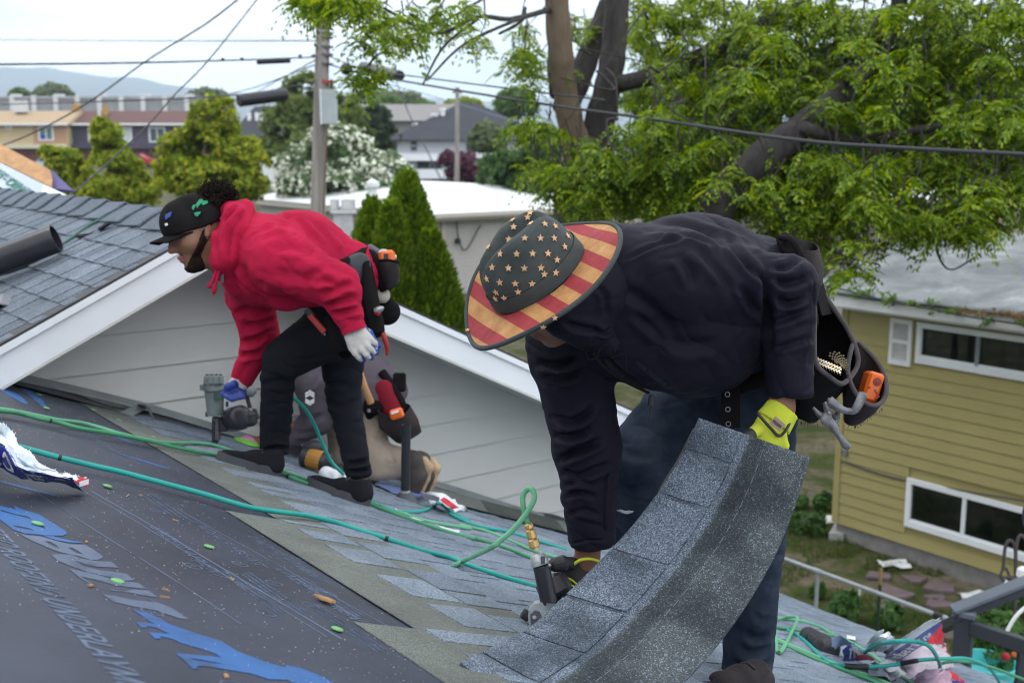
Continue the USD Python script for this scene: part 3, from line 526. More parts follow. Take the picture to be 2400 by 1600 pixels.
def townhouse(px0, px1, label, wall, roofm, low, band, Y, wins, posts=()):
    f = house_frame(px0, 300, Y, 90); u = lambda px: (px - px0) * Y / FPX; t = thing('townhouse', label, 'house', f.p(0, 0, 2.7)); W = u(px1); z = lambda py: zat(py, Y)
    part(t, 'wall', f.box(0, W, -9, 0, z(346), z(292)), wall); part(t, 'ground_floor_wall', f.box(0.1, W - 0.1, -9, -0.25, 1.5, z(346)), low)
    ov = 0.7; rf = [f.p(-0.3, ov, z(293)), f.p(W + 0.3, ov, z(293)), f.p(W + 0.3, -4.5, z(258)), f.p(-0.3, -4.5, z(258))]; bk = [f.p(-0.3, -9.5, z(293)), f.p(W + 0.3, -9.5, z(293))]
    r = part(t, 'roof', (np.array(rf + bk), np.array([[0, 1, 2], [0, 2, 3], [3, 2, 5], [3, 5, 4], [0, 3, 4], [1, 5, 2]])), roofm)
    part(t, 'eave_board', f.box(-0.35, W + 0.35, ov, ov + 0.12, z(294), z(289.5)), WHITEP)
    part(t, 'balcony_band', f.box(0.0, W, 0.003, 0.5, z(348), z(338)), band)
    for x0, x1, y0, y1, frame_m, pane_m in wins:
        w = part(t, 'window', cat([f.box(u(x0), u(x1), 0.0, 0.12, z(y0) - 0.18, z(y0)), f.box(u(x0), u(x1), 0.0, 0.12, z(y1), z(y1) + 0.18), f.box(u(x0), u(x0) + 0.2, 0.0, 0.12, z(y1) + 0.18, z(y0) - 0.18), f.box(u(x1) - 0.2, u(x1), 0.0, 0.12, z(y1) + 0.18, z(y0) - 0.18), f.box((u(x0) + u(x1)) / 2 - 0.07, (u(x0) + u(x1)) / 2 + 0.07, 0.0, 0.1, z(y1) + 0.18, z(y0) - 0.18)]), frame_m)
        part(w, 'pane', f.box(u(x0) + 0.2, u(x1) - 0.2, 0.02, 0.05, z(y1) + 0.18, z(y0) - 0.18), pane_m)
    return t, f, u, z
DGL = mat('dark_window_glass', (0.03, 0.045, 0.055), 0.1, 0.1, 3, spec=0.8); BLUEGL = mat('blue_door_panel', (0.02, 0.05, 0.28), 0.4); TEALGL = mat('teal_window', (0.10, 0.17, 0.18), 0.2); CURT = mat('pale_curtain', (0.5, 0.55, 0.55), 0.7)
BRICKR = mat('far_brick', (0.13, 0.05, 0.05), 0.9, 0.25, 2.0)
t1, f1, u1, z1_ = townhouse(-170, 152, 'tan townhouse with sand coloured roof and a bright blue door panel', mat('tan_stucco', (0.50, 0.40, 0.24), 0.8, 0.05), mat('sand_roof', (0.42, 0.31, 0.20), 0.9), BRICKR, mat('cream_band', (0.55, 0.50, 0.37), 0.8), 150.0,
    [(85, 120, 296, 330, WHITEP, TEALGL), (10, 24, 290, 304, WHITEP, DGL), (-60, -40, 292, 318, WHITEP, DGL)])
part(t1, 'blue_panel', f1.box(u1(88), u1(102), 0.055, 0.09, z1_(329), z1_(316)), BLUEGL); part(t1, 'recess_wall', f1.box(u1(73), u1(150), 0.002, 0.02, z1_(338), z1_(293)), mat('peach_wall', (0.42, 0.25, 0.15), 0.8))
t2, f2, u2, z2_ = townhouse(152, 452, 'dark purple townhouse row with brown roof and white framed windows', mat('purple_siding', (0.075, 0.065, 0.095), 0.8, 0.08), mat('brown_roof', (0.13, 0.065, 0.06), 0.9, 0.1), BRICKR, mat('purple_band', (0.06, 0.055, 0.085), 0.8), 151.5,
    [(345, 383, 298, 334, WHITEP, DGL), (272, 306, 298, 334, WHITEP, CURT), (205, 235, 300, 334, WHITEP, DGL), (420, 445, 300, 330, WHITEP, DGL)])
CHIM = mat('tan_chimney', (0.36, 0.22, 0.06), 0.8); part(t2, 'chimney', f2.box(u2(155), u2(169), -3.5, -2.5, z2_(270), z2_(243)), CHIM); part(t2, 'chimney', f2.box(u2(224), u2(234), -3.5, -2.5, z2_(270), z2_(246)), CHIM)
part(t2, 'vent_pipe', f2.box(u2(236), u2(242), 0.8, 1.1, z2_(300), z2_(240)), LIGHTB)
part(t1, 'roof_fan', f1.box(u1(8), u1(36), -4, -3, z1_(262), z1_(234)), LIGHTB)
# red car and white cars parked before the townhouses
def car(px, py, Y, L, m, label):
    c = P(px, py, Y); g = V(c[0], c[1], gz(c[0], c[1])); t = thing('parked_car', label, 'car', g); x, y = V(1, 0, 0), V(0, 1, 0); h = L / 4.4
    prof = [(-2.2, 0.35), (-2.2, 0.75), (-1.9, 0.9), (-1.2, 0.98), (-0.7, 1.42), (0.7, 1.45), (1.4, 1.0), (2.1, 0.9), (2.2, 0.6), (2.2, 0.35)]
    part(t, 'body', poly_prism([g + x * a * h + ZUP * b * h - y * 0.85 for a, b in prof], y, 1.7), m)
    part(t, 'side_window', poly_prism([g + x * a * h + ZUP * b * h - y * 0.86 for a, b in [(-1.05, 1.0), (-0.65, 1.36), (0.65, 1.38), (1.2, 1.02)]], y, 1.72), DGL)
    for a in (-1.35, 1.35):
        for s in (-0.8, 0.8): part(t, 'wheel', lathe(g + x * a * h + ZUP * 0.33 - y * (s - 0.1), g + x * a * h + ZUP * 0.33 - y * (s + 0.1), [(0, 0.33), (1, 0.33)], 12), DARKM)
car(316, 376, 138, 5.0, mat('red_car_paint', (0.30, 0.012, 0.02), 0.25, 0.03, coat=0.5), 'red car parked behind the yellow-green trees below the purple townhouses')
car(120, 392, 128, 4.6, mat('silver_car_paint', (0.45, 0.47, 0.5), 0.25, 0.03), 'silver car parked below the tan townhouse, left of the small green tree')
car(300, 452, 62, 4.8, mat('white_car_paint', (0.7, 0.72, 0.74), 0.25, 0.03), 'white car glimpsed under the yellow-green trees beside the ridge')
# ------------------------------------------------------------------ dark roofed white block with balconies
Y = 118.0; DRF = mat('charcoal_roof', (0.034, 0.038, 0.052), 0.85, 0.15, 0.8); WB = mat('white_stucco', (0.66, 0.68, 0.72), 0.8, 0.04)
f = house_frame(914, 330, Y, 90); u = lambda px: (px - 914) * Y / FPX; z = lambda py: zat(py, Y)
bb = thing('balcony_block', 'white block with charcoal hipped roof and stepped white balconies behind the flowering tree', 'apartment block', f.p(u(1040), 0, 1))
part(bb, 'wall', f.box(u(916), u(1250), -14, 0, 0.5, z(327)), WB)
e = [f.p(u(908), 1.2, z(328)), f.p(u(1300), 1.2, z(328)), f.p(u(1300), -16, z(328)), f.p(u(908), -16, z(328))]; r2 = [f.p(u(1072), -6.0, z(236)), f.p(u(1112), -6.0, z(238))]
part(bb, 'roof', (np.array(e + r2), np.array([[0, 1, 5], [0, 5, 4], [1, 2, 5], [2, 3, 4], [2, 4, 5], [3, 0, 4]])), DRF)
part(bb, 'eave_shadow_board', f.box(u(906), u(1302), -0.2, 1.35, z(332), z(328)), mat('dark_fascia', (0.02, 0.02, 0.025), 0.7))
part(bb, 'balcony', f.box(u(931), u(1060), 0.003, 2.2, z(376), z(360)), WB); part(bb, 'balcony', f.box(u(1062), u(1169), 0.003, 3.0, z(369), z(359)), WB); part(bb, 'balcony', f.box(u(969), u(1062), 0.003, 3.0, z(417), z(396)), WB)
for x0, x1, y0, y1 in ((978, 1004, 380, 393), (981, 1003, 427, 444), (1026, 1042, 424, 444), (1092, 1112, 337, 358), (920, 928, 334, 352), (964, 974, 333, 338), (964, 974, 346, 351), (1120, 1134, 338, 358), (1010, 1030, 380, 394), (1146, 1168, 336, 358)):
    w = part(bb, 'window', cat([f.box(u(x0) - 0.12, u(x1) + 0.12, 0.0, 0.1, z(y1) - 0.12, z(y1)), f.box(u(x0) - 0.12, u(x1) + 0.12, 0.0, 0.1, z(y0), z(y0) + 0.12), f.box(u(x0) - 0.12, u(x0), 0.0, 0.1, z(y1), z(y0)), f.box(u(x1), u(x1) + 0.12, 0.0, 0.1, z(y1), z(y0))]), GREYB); part(w, 'pane', f.box(u(x0), u(x1), 0.01, 0.05, z(y1), z(y0)), DGL)
for px, py, h in ((967, 288, 14), (1004, 279, 13), (1010, 266, 12), (1016, 265, 12), (1032, 252, 18), (1082, 284, 6)):
    q = f.p(u(px), -3.0 + (py - 285) * 0.02, z(py + h)); part(bb, 'roof_vent', lathe(q, q + ZUP * h * Y / FPX, [(0, 0.25), (0.7, 0.22), (0.72, 0.34), (1, 0.3)], 8), WHITEP)
f = house_frame(560, 330, 112, 90); u = lambda px: (px - 560) * 112 / FPX; z = lambda py: zat(py, 112)
hb = thing('white_house', 'white house with charcoal roof half hidden behind the tall yellow-green tree', 'house', f.p(u(600), 0, 1))
part(hb, 'wall', f.box(u(566), u(640), -9, 0, 0.8, z(322)), WB)
e = [f.p(u(540), 0.8, z(322)), f.p(u(660), 0.8, z(322)), f.p(u(660), -10, z(322)), f.p(u(540), -10, z(322))]; r2 = [f.p(u(575), -4.6, z(246)), f.p(u(640), -4.6, z(246))]
part(hb, 'roof', (np.array(e + r2), np.array([[0, 1, 5], [0, 5, 4], [1, 2, 5], [2, 3, 4], [2, 4, 5], [3, 0, 4]])), DRF)
for px in (574, 592, 604, 620): q = f.p(u(px), -2.2, z(285)); part(hb, 'roof_vent', cyl(q, q + ZUP * 0.9, 0.2, 0.2, 8), WHITEP)
q = P(930, 270, 160); solo('grey_roof_house', cat([abox(q - V(6, 0, 4.5), q + V(9, 8, -0.6)), (np.array([q + V(-7, -1, -0.8), q + V(10, -1, -0.8), q + V(10, 8, -0.8), q + V(-7, 8, -0.8), q + V(-6, 3.5, 1.6), q + V(9, 3.5, 1.6)]), np.array([[0, 1, 5], [0, 5, 4], [1, 2, 5], [2, 3, 4], [2, 4, 5], [3, 0, 4]]))]), mat('grey_far_roof', (0.25, 0.24, 0.24), 0.9), 'pale grey roof showing left of the big charcoal roof', 'house')
# ------------------------------------------------------------------ low white house with the tan siding
WROOF = mat('white_roof_coating', (0.80, 0.82, 0.84), 0.55, 0.04, 0.5); TANF = mat('tan_fascia', (0.46, 0.42, 0.37), 0.6, 0.05); TANS = mat('tan_siding', (0.42, 0.40, 0.37), 0.6, 0.04)
c = hit(1003, 510, P(1003, 510, 41), V(0, 1, 0)); fw = Frame(V(c[0], c[1], 0), AX, -BX); wh = thing('white_roofed_house', 'low house with a bright white roof and tan lap siding behind the conical evergreen', 'house', V(c[0], c[1], 0))
ze = c[2]
L_, D_ = 15.5, 14.0
part(wh, 'fascia', cat([fw.box(-0.0, L_, -0.08, 0.0, ze - 0.12, ze + 0.12), fw.box(-0.08, 0.0, -D_, 0.0, ze - 0.12, ze + 0.12)]), TANF)
part(wh, 'gutter', fw.box(-0.2, -0.085, -D_, 0.0, ze - 0.02, ze + 0.1), TANF)
part(wh, 'soffit', fw.box(0.0, L_, -D_, -0.1, ze - 0.18, ze - 0.12), mat('tan_soffit', (0.3, 0.28, 0.26), 0.7))
e = [fw.p(-0.1, 0.05, ze + 0.125), fw.p(L_, 0.05, ze + 0.125), fw.p(L_, -D_, ze + 0.125), fw.p(-0.1, -D_, ze + 0.125)]; r2 = [fw.p(4.5, -5.2, ze + 1.0), fw.p(L_ - 2, -5.2, ze + 1.0)]
part(wh, 'roof', (np.array(e + r2), np.array([[1, 0, 4], [1, 4, 5], [2, 1, 5], [3, 2, 5], [3, 5, 4], [0, 3, 4]])), WROOF)
for k in range(18): zz = 0.1 + k * 0.155; part(wh, 'siding_board', cat([box8(fw.p(0.45 + 0.008, -D_ / 2, zz + 0.077), fw.w * (D_ / 2 - 0.45), -fw.u * 0.006, ZUP * 0.074 + fw.u * 0.012)]), TANS); 
part(wh, 'wall', fw.box(0.465, L_ - 0.5, -D_ + 0.5, -0.45, 0, ze - 0.18), TANS)
part(wh, 'downpipe', fw.box(0.33, 0.43, -0.95, -0.85, 0, ze - 0.15), TANF); part(wh, 'meter_cable', cat([tube(smooth_path([fw.p(0.36, -1.5, ze - 0.2), fw.p(0.36, -1.6, ze - 0.9), fw.p(0.34, -1.9, ze - 1.3), fw.p(0.36, -2.6, ze - 0.4)], 6), 0.025, 6), ball(fw.p(0.36, -1.55, ze - 0.95), 0.12, 1)]), DARKM)
q = hit(874, 462, fw.p(4, -4, ze + 0.8), ZUP); part(wh, 'roof_vent', lathe(q - ZUP * 0.1, q + ZUP * 0.62, [(0, 0.16), (0.6, 0.16), (0.62, 0.24), (0.85, 0.24), (1, 0.05)], 10), WHITE)
# block chimney in front
cb = P(803, 560, 36.0); fcx = Frame(V(cb[0], cb[1], 0), V(1, 0, 0), V(0, -1, 0)); ch = thing('block_chimney', 'pale masonry chimney with two flue boxes rising behind the red hooded worker', 'chimney', V(cb[0], cb[1], 0)); BLK = mat('pale_block', (0.42, 0.43, 0.45), 0.85, 0.15, 5)
wpx = 36.0 / FPX; zc = lambda py: zat(py, 36)
for k in range(9):
    for j in range(2): part(ch, 'block', fcx.box((-21 + j * 21 + 0.4) * wpx, (j * 21 - 0.4) * wpx, -0.45, 0, zc(600 - k * 11.2) + 0.006, zc(600 - k * 11.2 - 11.2)), BLK)
part(ch, 'core', fcx.box(-20.5 * wpx, 20.5 * wpx, -0.44, -0.01, 0, zc(500)), BLK); part(ch, 'slab', fcx.box(-26 * wpx, 28 * wpx, -0.5, 0.06, zc(500), zc(494)), LIGHTB)
for x0, x1 in ((-27, -10), (-1, 28)): part(ch, 'flue_box', fcx.box(x0 * wpx, x1 * wpx, -0.42, 0.02, zc(494), zc(468)), BLK); part(ch, 'flue_panel', fcx.box((x0 + 3) * wpx, (x1 - 3) * wpx, 0.02, 0.035, zc(490), zc(472)), LIGHTB)
# ------------------------------------------------------------------ trees and shrubs
round_tree('maple_tree', 'tall yellow-green maple with a pointed top, left of the utility pole', 'tree', [(500, 300, 40, 66, 75), (470, 360, 40, 95, 60), (560, 370, 40, 62, 60), (500, 420, 40, 115, 55), (520, 250, 40, 30, 34), (590, 430, 40, 40, 40), (410, 400, 40, 50, 50)], 26000, 0.10, L_YEL, 490, 40, 0.14, seed=3)
round_tree('maple_tree', 'slim yellow-green maple in front of the purple townhouses', 'tree', [(255, 330, 42, 42, 45), (275, 385, 42, 60, 45), (240, 300, 42, 26, 28), (300, 440, 42, 85, 45), (230, 470, 42, 60, 40)], 14000, 0.10, L_YEL, 262, 42, 0.11, seed=4)
round_tree('maple_tree', 'small yellow-green maple just right of the orange sheathing', 'tree', [(150, 375, 44, 42, 30), (185, 410, 44, 46, 34), (115, 358, 44, 22, 20), (170, 450, 44, 50, 40)], 9000, 0.10, L_YEL, 160, 44, 0.10, seed=5)
round_tree('leafy_tree', 'tall olive green tree standing behind the utility pole', 'tree', [(720, 230, 80, 70, 60), (690, 300, 80, 75, 70), (790, 270, 80, 62, 55), (750, 350, 80, 110, 70), (830, 320, 80, 50, 40), (650, 350, 80, 45, 45)], 20000, 0.22, leafmat('olive_leaves', [(0.08, 0.12, 0.03), (0.13, 0.18, 0.045), (0.19, 0.24, 0.06)], 0.45), 730, 80, 0.25, seed=6)
round_tree('leafy_tree', 'dark olive tree between the flowering tree and the charcoal roof', 'tree', [(880, 290, 95, 45, 45), (860, 320, 95, 40, 40), (900, 320, 95, 35, 30)], 7000, 0.25, leafmat('deep_olive_leaves', [(0.03, 0.05, 0.022), (0.05, 0.075, 0.03)]), 880, 95, 0.25, seed=7)
round_tree('flowering_tree', 'round tree covered in creamy white blossom behind the pole', 'tree', [(790, 350, 52, 85, 60), (715, 400, 52, 75, 55), (870, 400, 52, 90, 55), (800, 430, 52, 140, 50), (700, 440, 52, 55, 40), (930, 425, 52, 40, 35)], 16000, 0.13, leafmat('blossom_tree_leaves', [(0.045, 0.09, 0.035), (0.07, 0.13, 0.045), (0.11, 0.18, 0.06)]), 800, 52, 0.18, seed=8, extra=('blossom', 11000, 0.10, L_FLOW))
round_tree('plum_tree', 'small dark purple plum tree before the white balconies', 'tree', [(1050, 372, 70, 26, 20), (1090, 385, 70, 36, 28), (1105, 410, 70, 26, 22), (1062, 408, 70, 24, 16)], 2600, 0.16, L_PLUM, 1085, 70, 0.10, seed=9)
for k, (x, y, Y, a, b, m, lab) in enumerate(((45, 222, 330, 22, 15, L_MID, 'small round green tree on the far left skyline'), (125, 222, 330, 48, 26, L_GRY, 'bare greyish tree rising above the long grey building'), (905, 250, 190, 42, 25, L_MID, 'rounded green tree crown above the pale grey roof'), (990, 258, 190, 40, 22, L_MID, 'bright green tree crown left of the charcoal roof peak'), (1085, 246, 200, 46, 18, L_YEL, 'yellowish tree crown behind the charcoal roof peak'), (485, 228, 280, 50, 22, L_GRY, 'hazy grey-green tree behind the tall maple'), (300, 246, 260, 75, 8, L_MID, 'low green treetops in front of the long grey building'), (1140, 320, 75, 42, 36, L_GRY, 'brownish bushy tree right of the charcoal roof'), (1210, 240, 150, 50, 36, L_MID, 'green tree crown behind the forked trunk'), (900, 230, 300, 90, 20, L_GRY, 'distant tree line beyond the pale grey roof'))):
    round_tree('distant_tree', lab, 'tree', [(x, y, Y, a, b), (x + a * 0.5, y + b * 0.3, Y, a * 0.6, b * 0.7), (x - a * 0.5, y + b * 0.3, Y, a * 0.6, b * 0.7)], 3500, 0.0022 * Y + 0.02, m, x, Y, 0.2, seed=20 + k)
round_tree('leafy_tree', 'dense dark green tree behind the hat, right of the plum tree', 'tree', [(1180, 400, 48, 60, 50), (1240, 430, 48, 70, 50), (1160, 440, 48, 40, 30), (1270, 350, 48, 50, 60)], 12000, 0.13, L_DRK, 1210, 48, 0.15, seed=11)
# conical evergreen
rng = np.random.default_rng(12)
def conifer(cx, top, bot, half, Y, n, seed):
    rng = np.random.default_rng(seed); c = P(cx, top, Y); H = c[2] - P(cx, bot, Y)[2]; W = R_(half, Y); t = rng.uniform(0.0, 1, n) ** 0.6; a = rng.uniform(0, 2 * np.pi, n)
    lob = 0.84 + 0.16 * np.sin(a * 5 + t * 9 + seed) * np.cos(t * 13 + a * 2); rad = W * (t ** 0.72) * lob * rng.uniform(0.80, 1.04, n) + 0.02
    p = np.stack([c[0] + rad * np.cos(a), c[1] + rad * np.sin(a), c[2] - H * t], 1); out = np.stack([np.cos(a), np.sin(a), np.full(n, 1.5)], 1) + rng.normal(size=(n, 3)) * 0.35; out /= np.linalg.norm(out, axis=1, keepdims=True)
    side = np.cross(out, rng.normal(size=(n, 3))); side /= np.linalg.norm(side, axis=1, keepdims=True); L = rng.uniform(0.05, 0.11, (n, 1)); w = L * 0.32
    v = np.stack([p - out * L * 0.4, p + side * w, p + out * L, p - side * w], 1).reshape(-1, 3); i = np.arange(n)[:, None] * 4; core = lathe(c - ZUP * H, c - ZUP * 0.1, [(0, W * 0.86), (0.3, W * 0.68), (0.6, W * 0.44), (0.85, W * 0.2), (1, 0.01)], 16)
    return (v, np.vstack([i + [0, 1, 2], i + [0, 2, 3]])), core
L_CON = leafmat('evergreen_sprays', [(0.04, 0.09, 0.007), (0.075, 0.14, 0.01), (0.12, 0.20, 0.014), (0.19, 0.26, 0.022)], 0.4)
for lab, args in (('tall conical evergreen with a blunt tip in front of the white roofed house', (955, 400, 900, 165, 14.0, 36000, 31)), ('shorter conical evergreen close behind the red hooded worker', (872, 466, 900, 125, 13.4, 22000, 32)), ('slim conical evergreen squeezed between the tall and the short one', (915, 470, 900, 110, 13.0, 18000, 33)), ('broad low evergreen at the foot of the tall one beside the white rake', (1010, 540, 900, 120, 13.2, 18000, 34))):
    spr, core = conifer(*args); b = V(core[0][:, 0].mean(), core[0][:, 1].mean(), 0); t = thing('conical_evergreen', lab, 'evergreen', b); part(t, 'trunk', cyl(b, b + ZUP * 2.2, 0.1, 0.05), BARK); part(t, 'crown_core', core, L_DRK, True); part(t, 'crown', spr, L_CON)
# ------------------------------------------------------------------ utility pole and its wires
YP = 20.0; pole = thing('utility_pole', 'weathered grey wooden utility pole with a metal box, leaning slightly', 'utility pole', hitz(740, 1000, 0) * 0 + V(P(735, 600, YP)[0], YP, 0))
pt, pb = P(763, -140, YP), V(P(733, 700, YP)[0] - 0.12, YP, 0)
WOODP = mat('weathered_pole_wood', (0.25, 0.23, 0.21), 0.9, 0.4, 3, 6, bump=0.6, bscale=14, bdist=0.01, stretch=(3, 3, 0.15))
part(pole, 'post', tube(smooth_path([pb, (pb + pt) / 2, pt], 6), np.linspace(0.15, 0.115, 13), 14), WOODP, True)
bx = P(772, 251, YP - 0.18); part(pole, 'metal_box', bevelbox(bx, V(0.125, 0, 0), V(0, 0.09, 0), V(0, 0, 0.29), 0.1), mat('galvanised_box', (0.36, 0.41, 0.42), 0.5, 0.06, 5)); part(pole, 'box_side', bevelbox(bx - V(0.133, 0, 0), V(0.012, 0, 0), V(0, 0.095, 0), V(0, 0, 0.295), 0.3), WHITE)
part(pole, 'red_band', cyl(P(765, 188, YP), P(764.6, 196, YP), 0.135, 0.135, 14), mat('red_tape', (0.35, 0.06, 0.03), 0.6))
for py in (76, 86, 108, 126, 148): part(pole, 'steel_band', cyl(P(763, py, YP), P(763, py + 5, YP), 0.133, 0.133, 14), mat('band_steel', (0.1, 0.1, 0.11), 0.5))
part(pole, 'conduit', tube(smooth_path([P(777, 186, YP - 0.15), P(778, 200, YP - 0.16), P(775, 214, YP - 0.16)], 5), 0.02, 6), DARKM); part(pole, 'ground_wire_strip', tube([P(768, 290, YP - 0.14), P(757, 520, YP - 0.14)], 0.012, 5), mat('rust_strip', (0.12, 0.06, 0.03), 0.8))
WIRE = mat('wire_black', (0.02, 0.022, 0.028), 0.6); WIREG = mat('wire_grey', (0.16, 0.19, 0.23), 0.6)
def wire(pts, r, label, m=WIRE, cat_='cable', extra=None, name='overhead_cable'):
    p = smooth_path([P(*q) for q in pts], 10); t = thing(name, label, cat_, p[len(p) // 2]); part(t, 'strand', tube(p, r * 0.68, 6), m, True)
    for e in extra or []: part(t, *e)
    return t
wire([(-80, 93, 42), (300, 96, 34), (740, 96, 20)], 0.022, 'topmost pale thin wire running left from the pole', WIREG)
def splice(x0, y0, Y0, x1, y1, Y1, r, nm='splice_case'): return (nm, lathe(P(x0, y0, Y0), P(x1, y1, Y1), [(0, r * 0.9), (0.02, r), (0.98, r), (1, r * 0.9)], 14), BLACKP)
wire([(-80, 152, 13), (300, 148, 15.5), (600, 140, 18), (745, 134, 20)], 0.020, 'level black cable left of the pole carrying a short thin splice case', extra=[splice(602, 145, 18.0, 680, 141.5, 18.2, 0.045), ('clamp', ball(P(522, 140, 17.3), 0.03, 1), DARKM), ('clamp', ball(P(567, 139, 17.7), 0.03, 1), DARKM), ('clamp', ball(P(703, 132, 19.4), 0.03, 1), DARKM), ('clamp', ball(P(734, 131, 19.9), 0.03, 1), DARKM)])
wire([(-80, 247, 24), (250, 238, 21.5), (560, 222, 18), (745, 190, 20)], 0.016, 'lowest sagging black cable left of the pole with a long fat splice case', extra=[splice(559, 236, 15.0, 670, 222, 15.4, 0.085)])
wire([(-60, 362, 15), (60, 320, 14.5), (200, 245, 14), (345, 142, 13.5), (480, 58, 13), (570, -10, 12.7)], 0.013, 'dark diagonal service drop rising to the top edge, the left one of two', WIRE)
wire([(165, 458, 9), (250, 385, 10), (350, 290, 11), (410, 222, 11.6), (490, 140, 12.3), (610, -10, 13)], 0.011, 'dark diagonal service drop rising to the top edge, the right one of two', WIRE)
wire([(765, 130, 20), (850, 162, 17.6), (960, 178, 15), (1250, 215, 11.5), (1420, 235, 10.4)], 0.014, 'thin upper cable sloping right from the pole into the big tree', WIRE)
wire([(765, 148, 20), (800, 160, 18.8), (900, 182, 16.4), (1060, 210, 13.5), (1300, 248, 10.8), (1490, 274, 9.4), (1850, 326, 7.6), (2100, 346, 6.8), (2480, 366, 6.0)], 0.020, 'thick black twisted cable crossing from the pole through the big tree to the right edge', WIRE, extra=[splice(850, 156, 17.5, 938, 178, 16.0, 0.075), ('splice_end', ball(P(812, 162, 18.5), 0.10, 2), BLACKP)])
wire([(930, 195, 60), (960, 270, 58), (1010, 372, 55), (1075, 510, 52)], 0.05, 'thin dark wire dropping in front of the white balconies', WIRE)
wire([(880, 192, 40), (1000, 222, 44), (1200, 282, 50)], 0.025, 'faint thin wire below the thick cable over the charcoal roof', WIREG)
wire([(745, 150, 20), (560, 215, 30), (380, 248, 42)], 0.02, 'faint slanting wire from the pole towards the far rooftops', WIREG)
wire([(745, 138, 20), (640, 195, 26), (520, 262, 36)], 0.018, 'faint steep wire from the pole down past the fat splice case', WIREG)
dp = thing('distant_pole', 'thin distant wooden pole in front of the charcoal roof', 'utility pole', V(P(1068, 300, 66)[0], 66, 0.1)); part(dp, 'post', cyl(V(P(1068, 300, 66)[0], 66, 0.1), P(1072, 205, 66), 0.16, 0.12, 8), WOODP); part(dp, 'crossarm', cyl(P(1060, 216, 66), P(1084, 217, 66), 0.07, 0.07, 6), WOODP)

# ------------------------------------------------------------------ the big tree on the right
BT = mat('big_tree_bark', (0.036, 0.031, 0.03), 0.95, 0.45, 6, 6, bump=1.0, bscale=16, bdist=0.04, stretch=(1, 1, 0.22)); BT2 = mat('pale_peeling_bark', (0.09, 0.066, 0.048), 0.95, 0.45, 5, 6, bump=0.9, bscale=16, bdist=0.03, stretch=(1, 1, 0.22), col2=(0.17, 0.125, 0.085))
tb_ = V(P(1370, 400, 12)[0], 12, 0); big = thing('big_locust_tree', 'big locust tree with forked trunks and hanging yellow-green fronds filling the right', 'tree', tb_)
def limb(pts, nm='limb', m=BT, sides=14): p = smooth_path([P(x, y, Y) for x, y, Y, r in pts], 6); r = np.interp(np.linspace(0, len(pts) - 1, len(p)), range(len(pts)), [R_(r, Y) for x, y, Y, r in pts]); r = r * (1 + 0.05 * np.sin(np.arange(len(r)) * 1.7)); return part(big, nm, tube(p, r, sides), m, True)
p = [tb_ - ZUP * 0.1, P(1370, 700, 12), P(1362, 470, 12), P(1365, 385, 12)]; part(big, 'trunk', tube(smooth_path(p, 6), np.linspace(0.36, 0.26, 19), 16), BT, True)
limb([(1362, 400, 12, 40), (1340, 300, 11.9, 32), (1322, 200, 11.85, 28), (1312, 100, 11.8, 30), (1300, -60, 11.7, 27)], m=BT2); limb([(1380, 400, 12, 46), (1402, 300, 12.1, 38), (1425, 200, 12.1, 31), (1440, 100, 12.2, 29), (1450, -60, 12.3, 28)])
limb([(1322, 260, 12.2, 30), (1360, 180, 12.4, 28), (1395, 90, 12.6, 24), (1440, -20, 12.8, 22)]); limb([(1310, 220, 12.0, 22), (1300, 160, 12.2, 18), (1296, 120, 12.3, 12)])
limb([(1640, 540, 9.3, 48), (1690, 470, 9.3, 44), (1790, 370, 9.25, 40), (1880, 300, 9.35, 34), (1990, 200, 9.6, 26), (2080, 80, 10.0, 20), (2120, -40, 10, 15)]); limb([(1640, 540, 9.3, 46), (1600, 700, 10.2, 52), (1590, 1000, 11, 60), (1585, 1300, 11.2, 66)])
limb([(1440, 200, 12.1, 18), (1560, 170, 11.4, 22), (1680, 120, 11, 26), (1760, 70, 10.8, 20), (1900, 0, 10.6, 14)]); limb([(1880, 300, 8.9, 16), (2000, 330, 9.6, 12), (2180, 300, 9.2, 9), (2390, 250, 9, 6)])
for pts in ([(1300, 20, 11.8, 7), (1200, 45, 10.8, 6), (1120, 40, 10, 5), (1020, 80, 9.5, 4), (900, 20, 9.2, 3)], [(1260, 30, 11, 5), (1180, 60, 10.4, 4), (1080, 110, 10, 3), (1000, 190, 9.8, 2)], [(1230, 20, 11, 5), (1222, 50, 10.8, 4), (1170, 80, 10.6, 3)], [(1120, 45, 10, 4), (1040, 110, 9.8, 3), (990, 200, 9.6, 2)], [(1130, 0, 10, 3), (1000, 60, 9.6, 2), (820, 15, 9.2, 2)], [(1700, 470, 10.2, 6), (1800, 430, 9.6, 4), (1930, 410, 9.2, 3)], [(1900, 560, 9, 3), (1980, 600, 9, 2), (2060, 620, 9, 2)], [(1640, 530, 10.4, 5), (1560, 480, 10, 4), (1500, 430, 9.8, 2)], [(2192, 540, 9, 3), (2200, 600, 9, 3), (2230, 632, 9, 2), (2290, 600, 9, 2)], [(1650, 440, 10, 4), (1640, 480, 10, 4), (1655, 510, 10.2, 4)]): limb(pts, 'branch', BT, 6)
rng = np.random.default_rng(40)
for k in range(26):
    x, y, Y = rng.uniform(1350, 2380), rng.uniform(20, 480), rng.uniform(8.8, 11.0); limb([(x, y, Y, 3.5), (x + rng.uniform(-70, 70), y + rng.uniform(-20, 60), Y - 0.2, 2.5), (x + rng.uniform(-130, 130), y + rng.uniform(0, 120), Y - 0.4, 1.4)], 'branch', BT, 5)
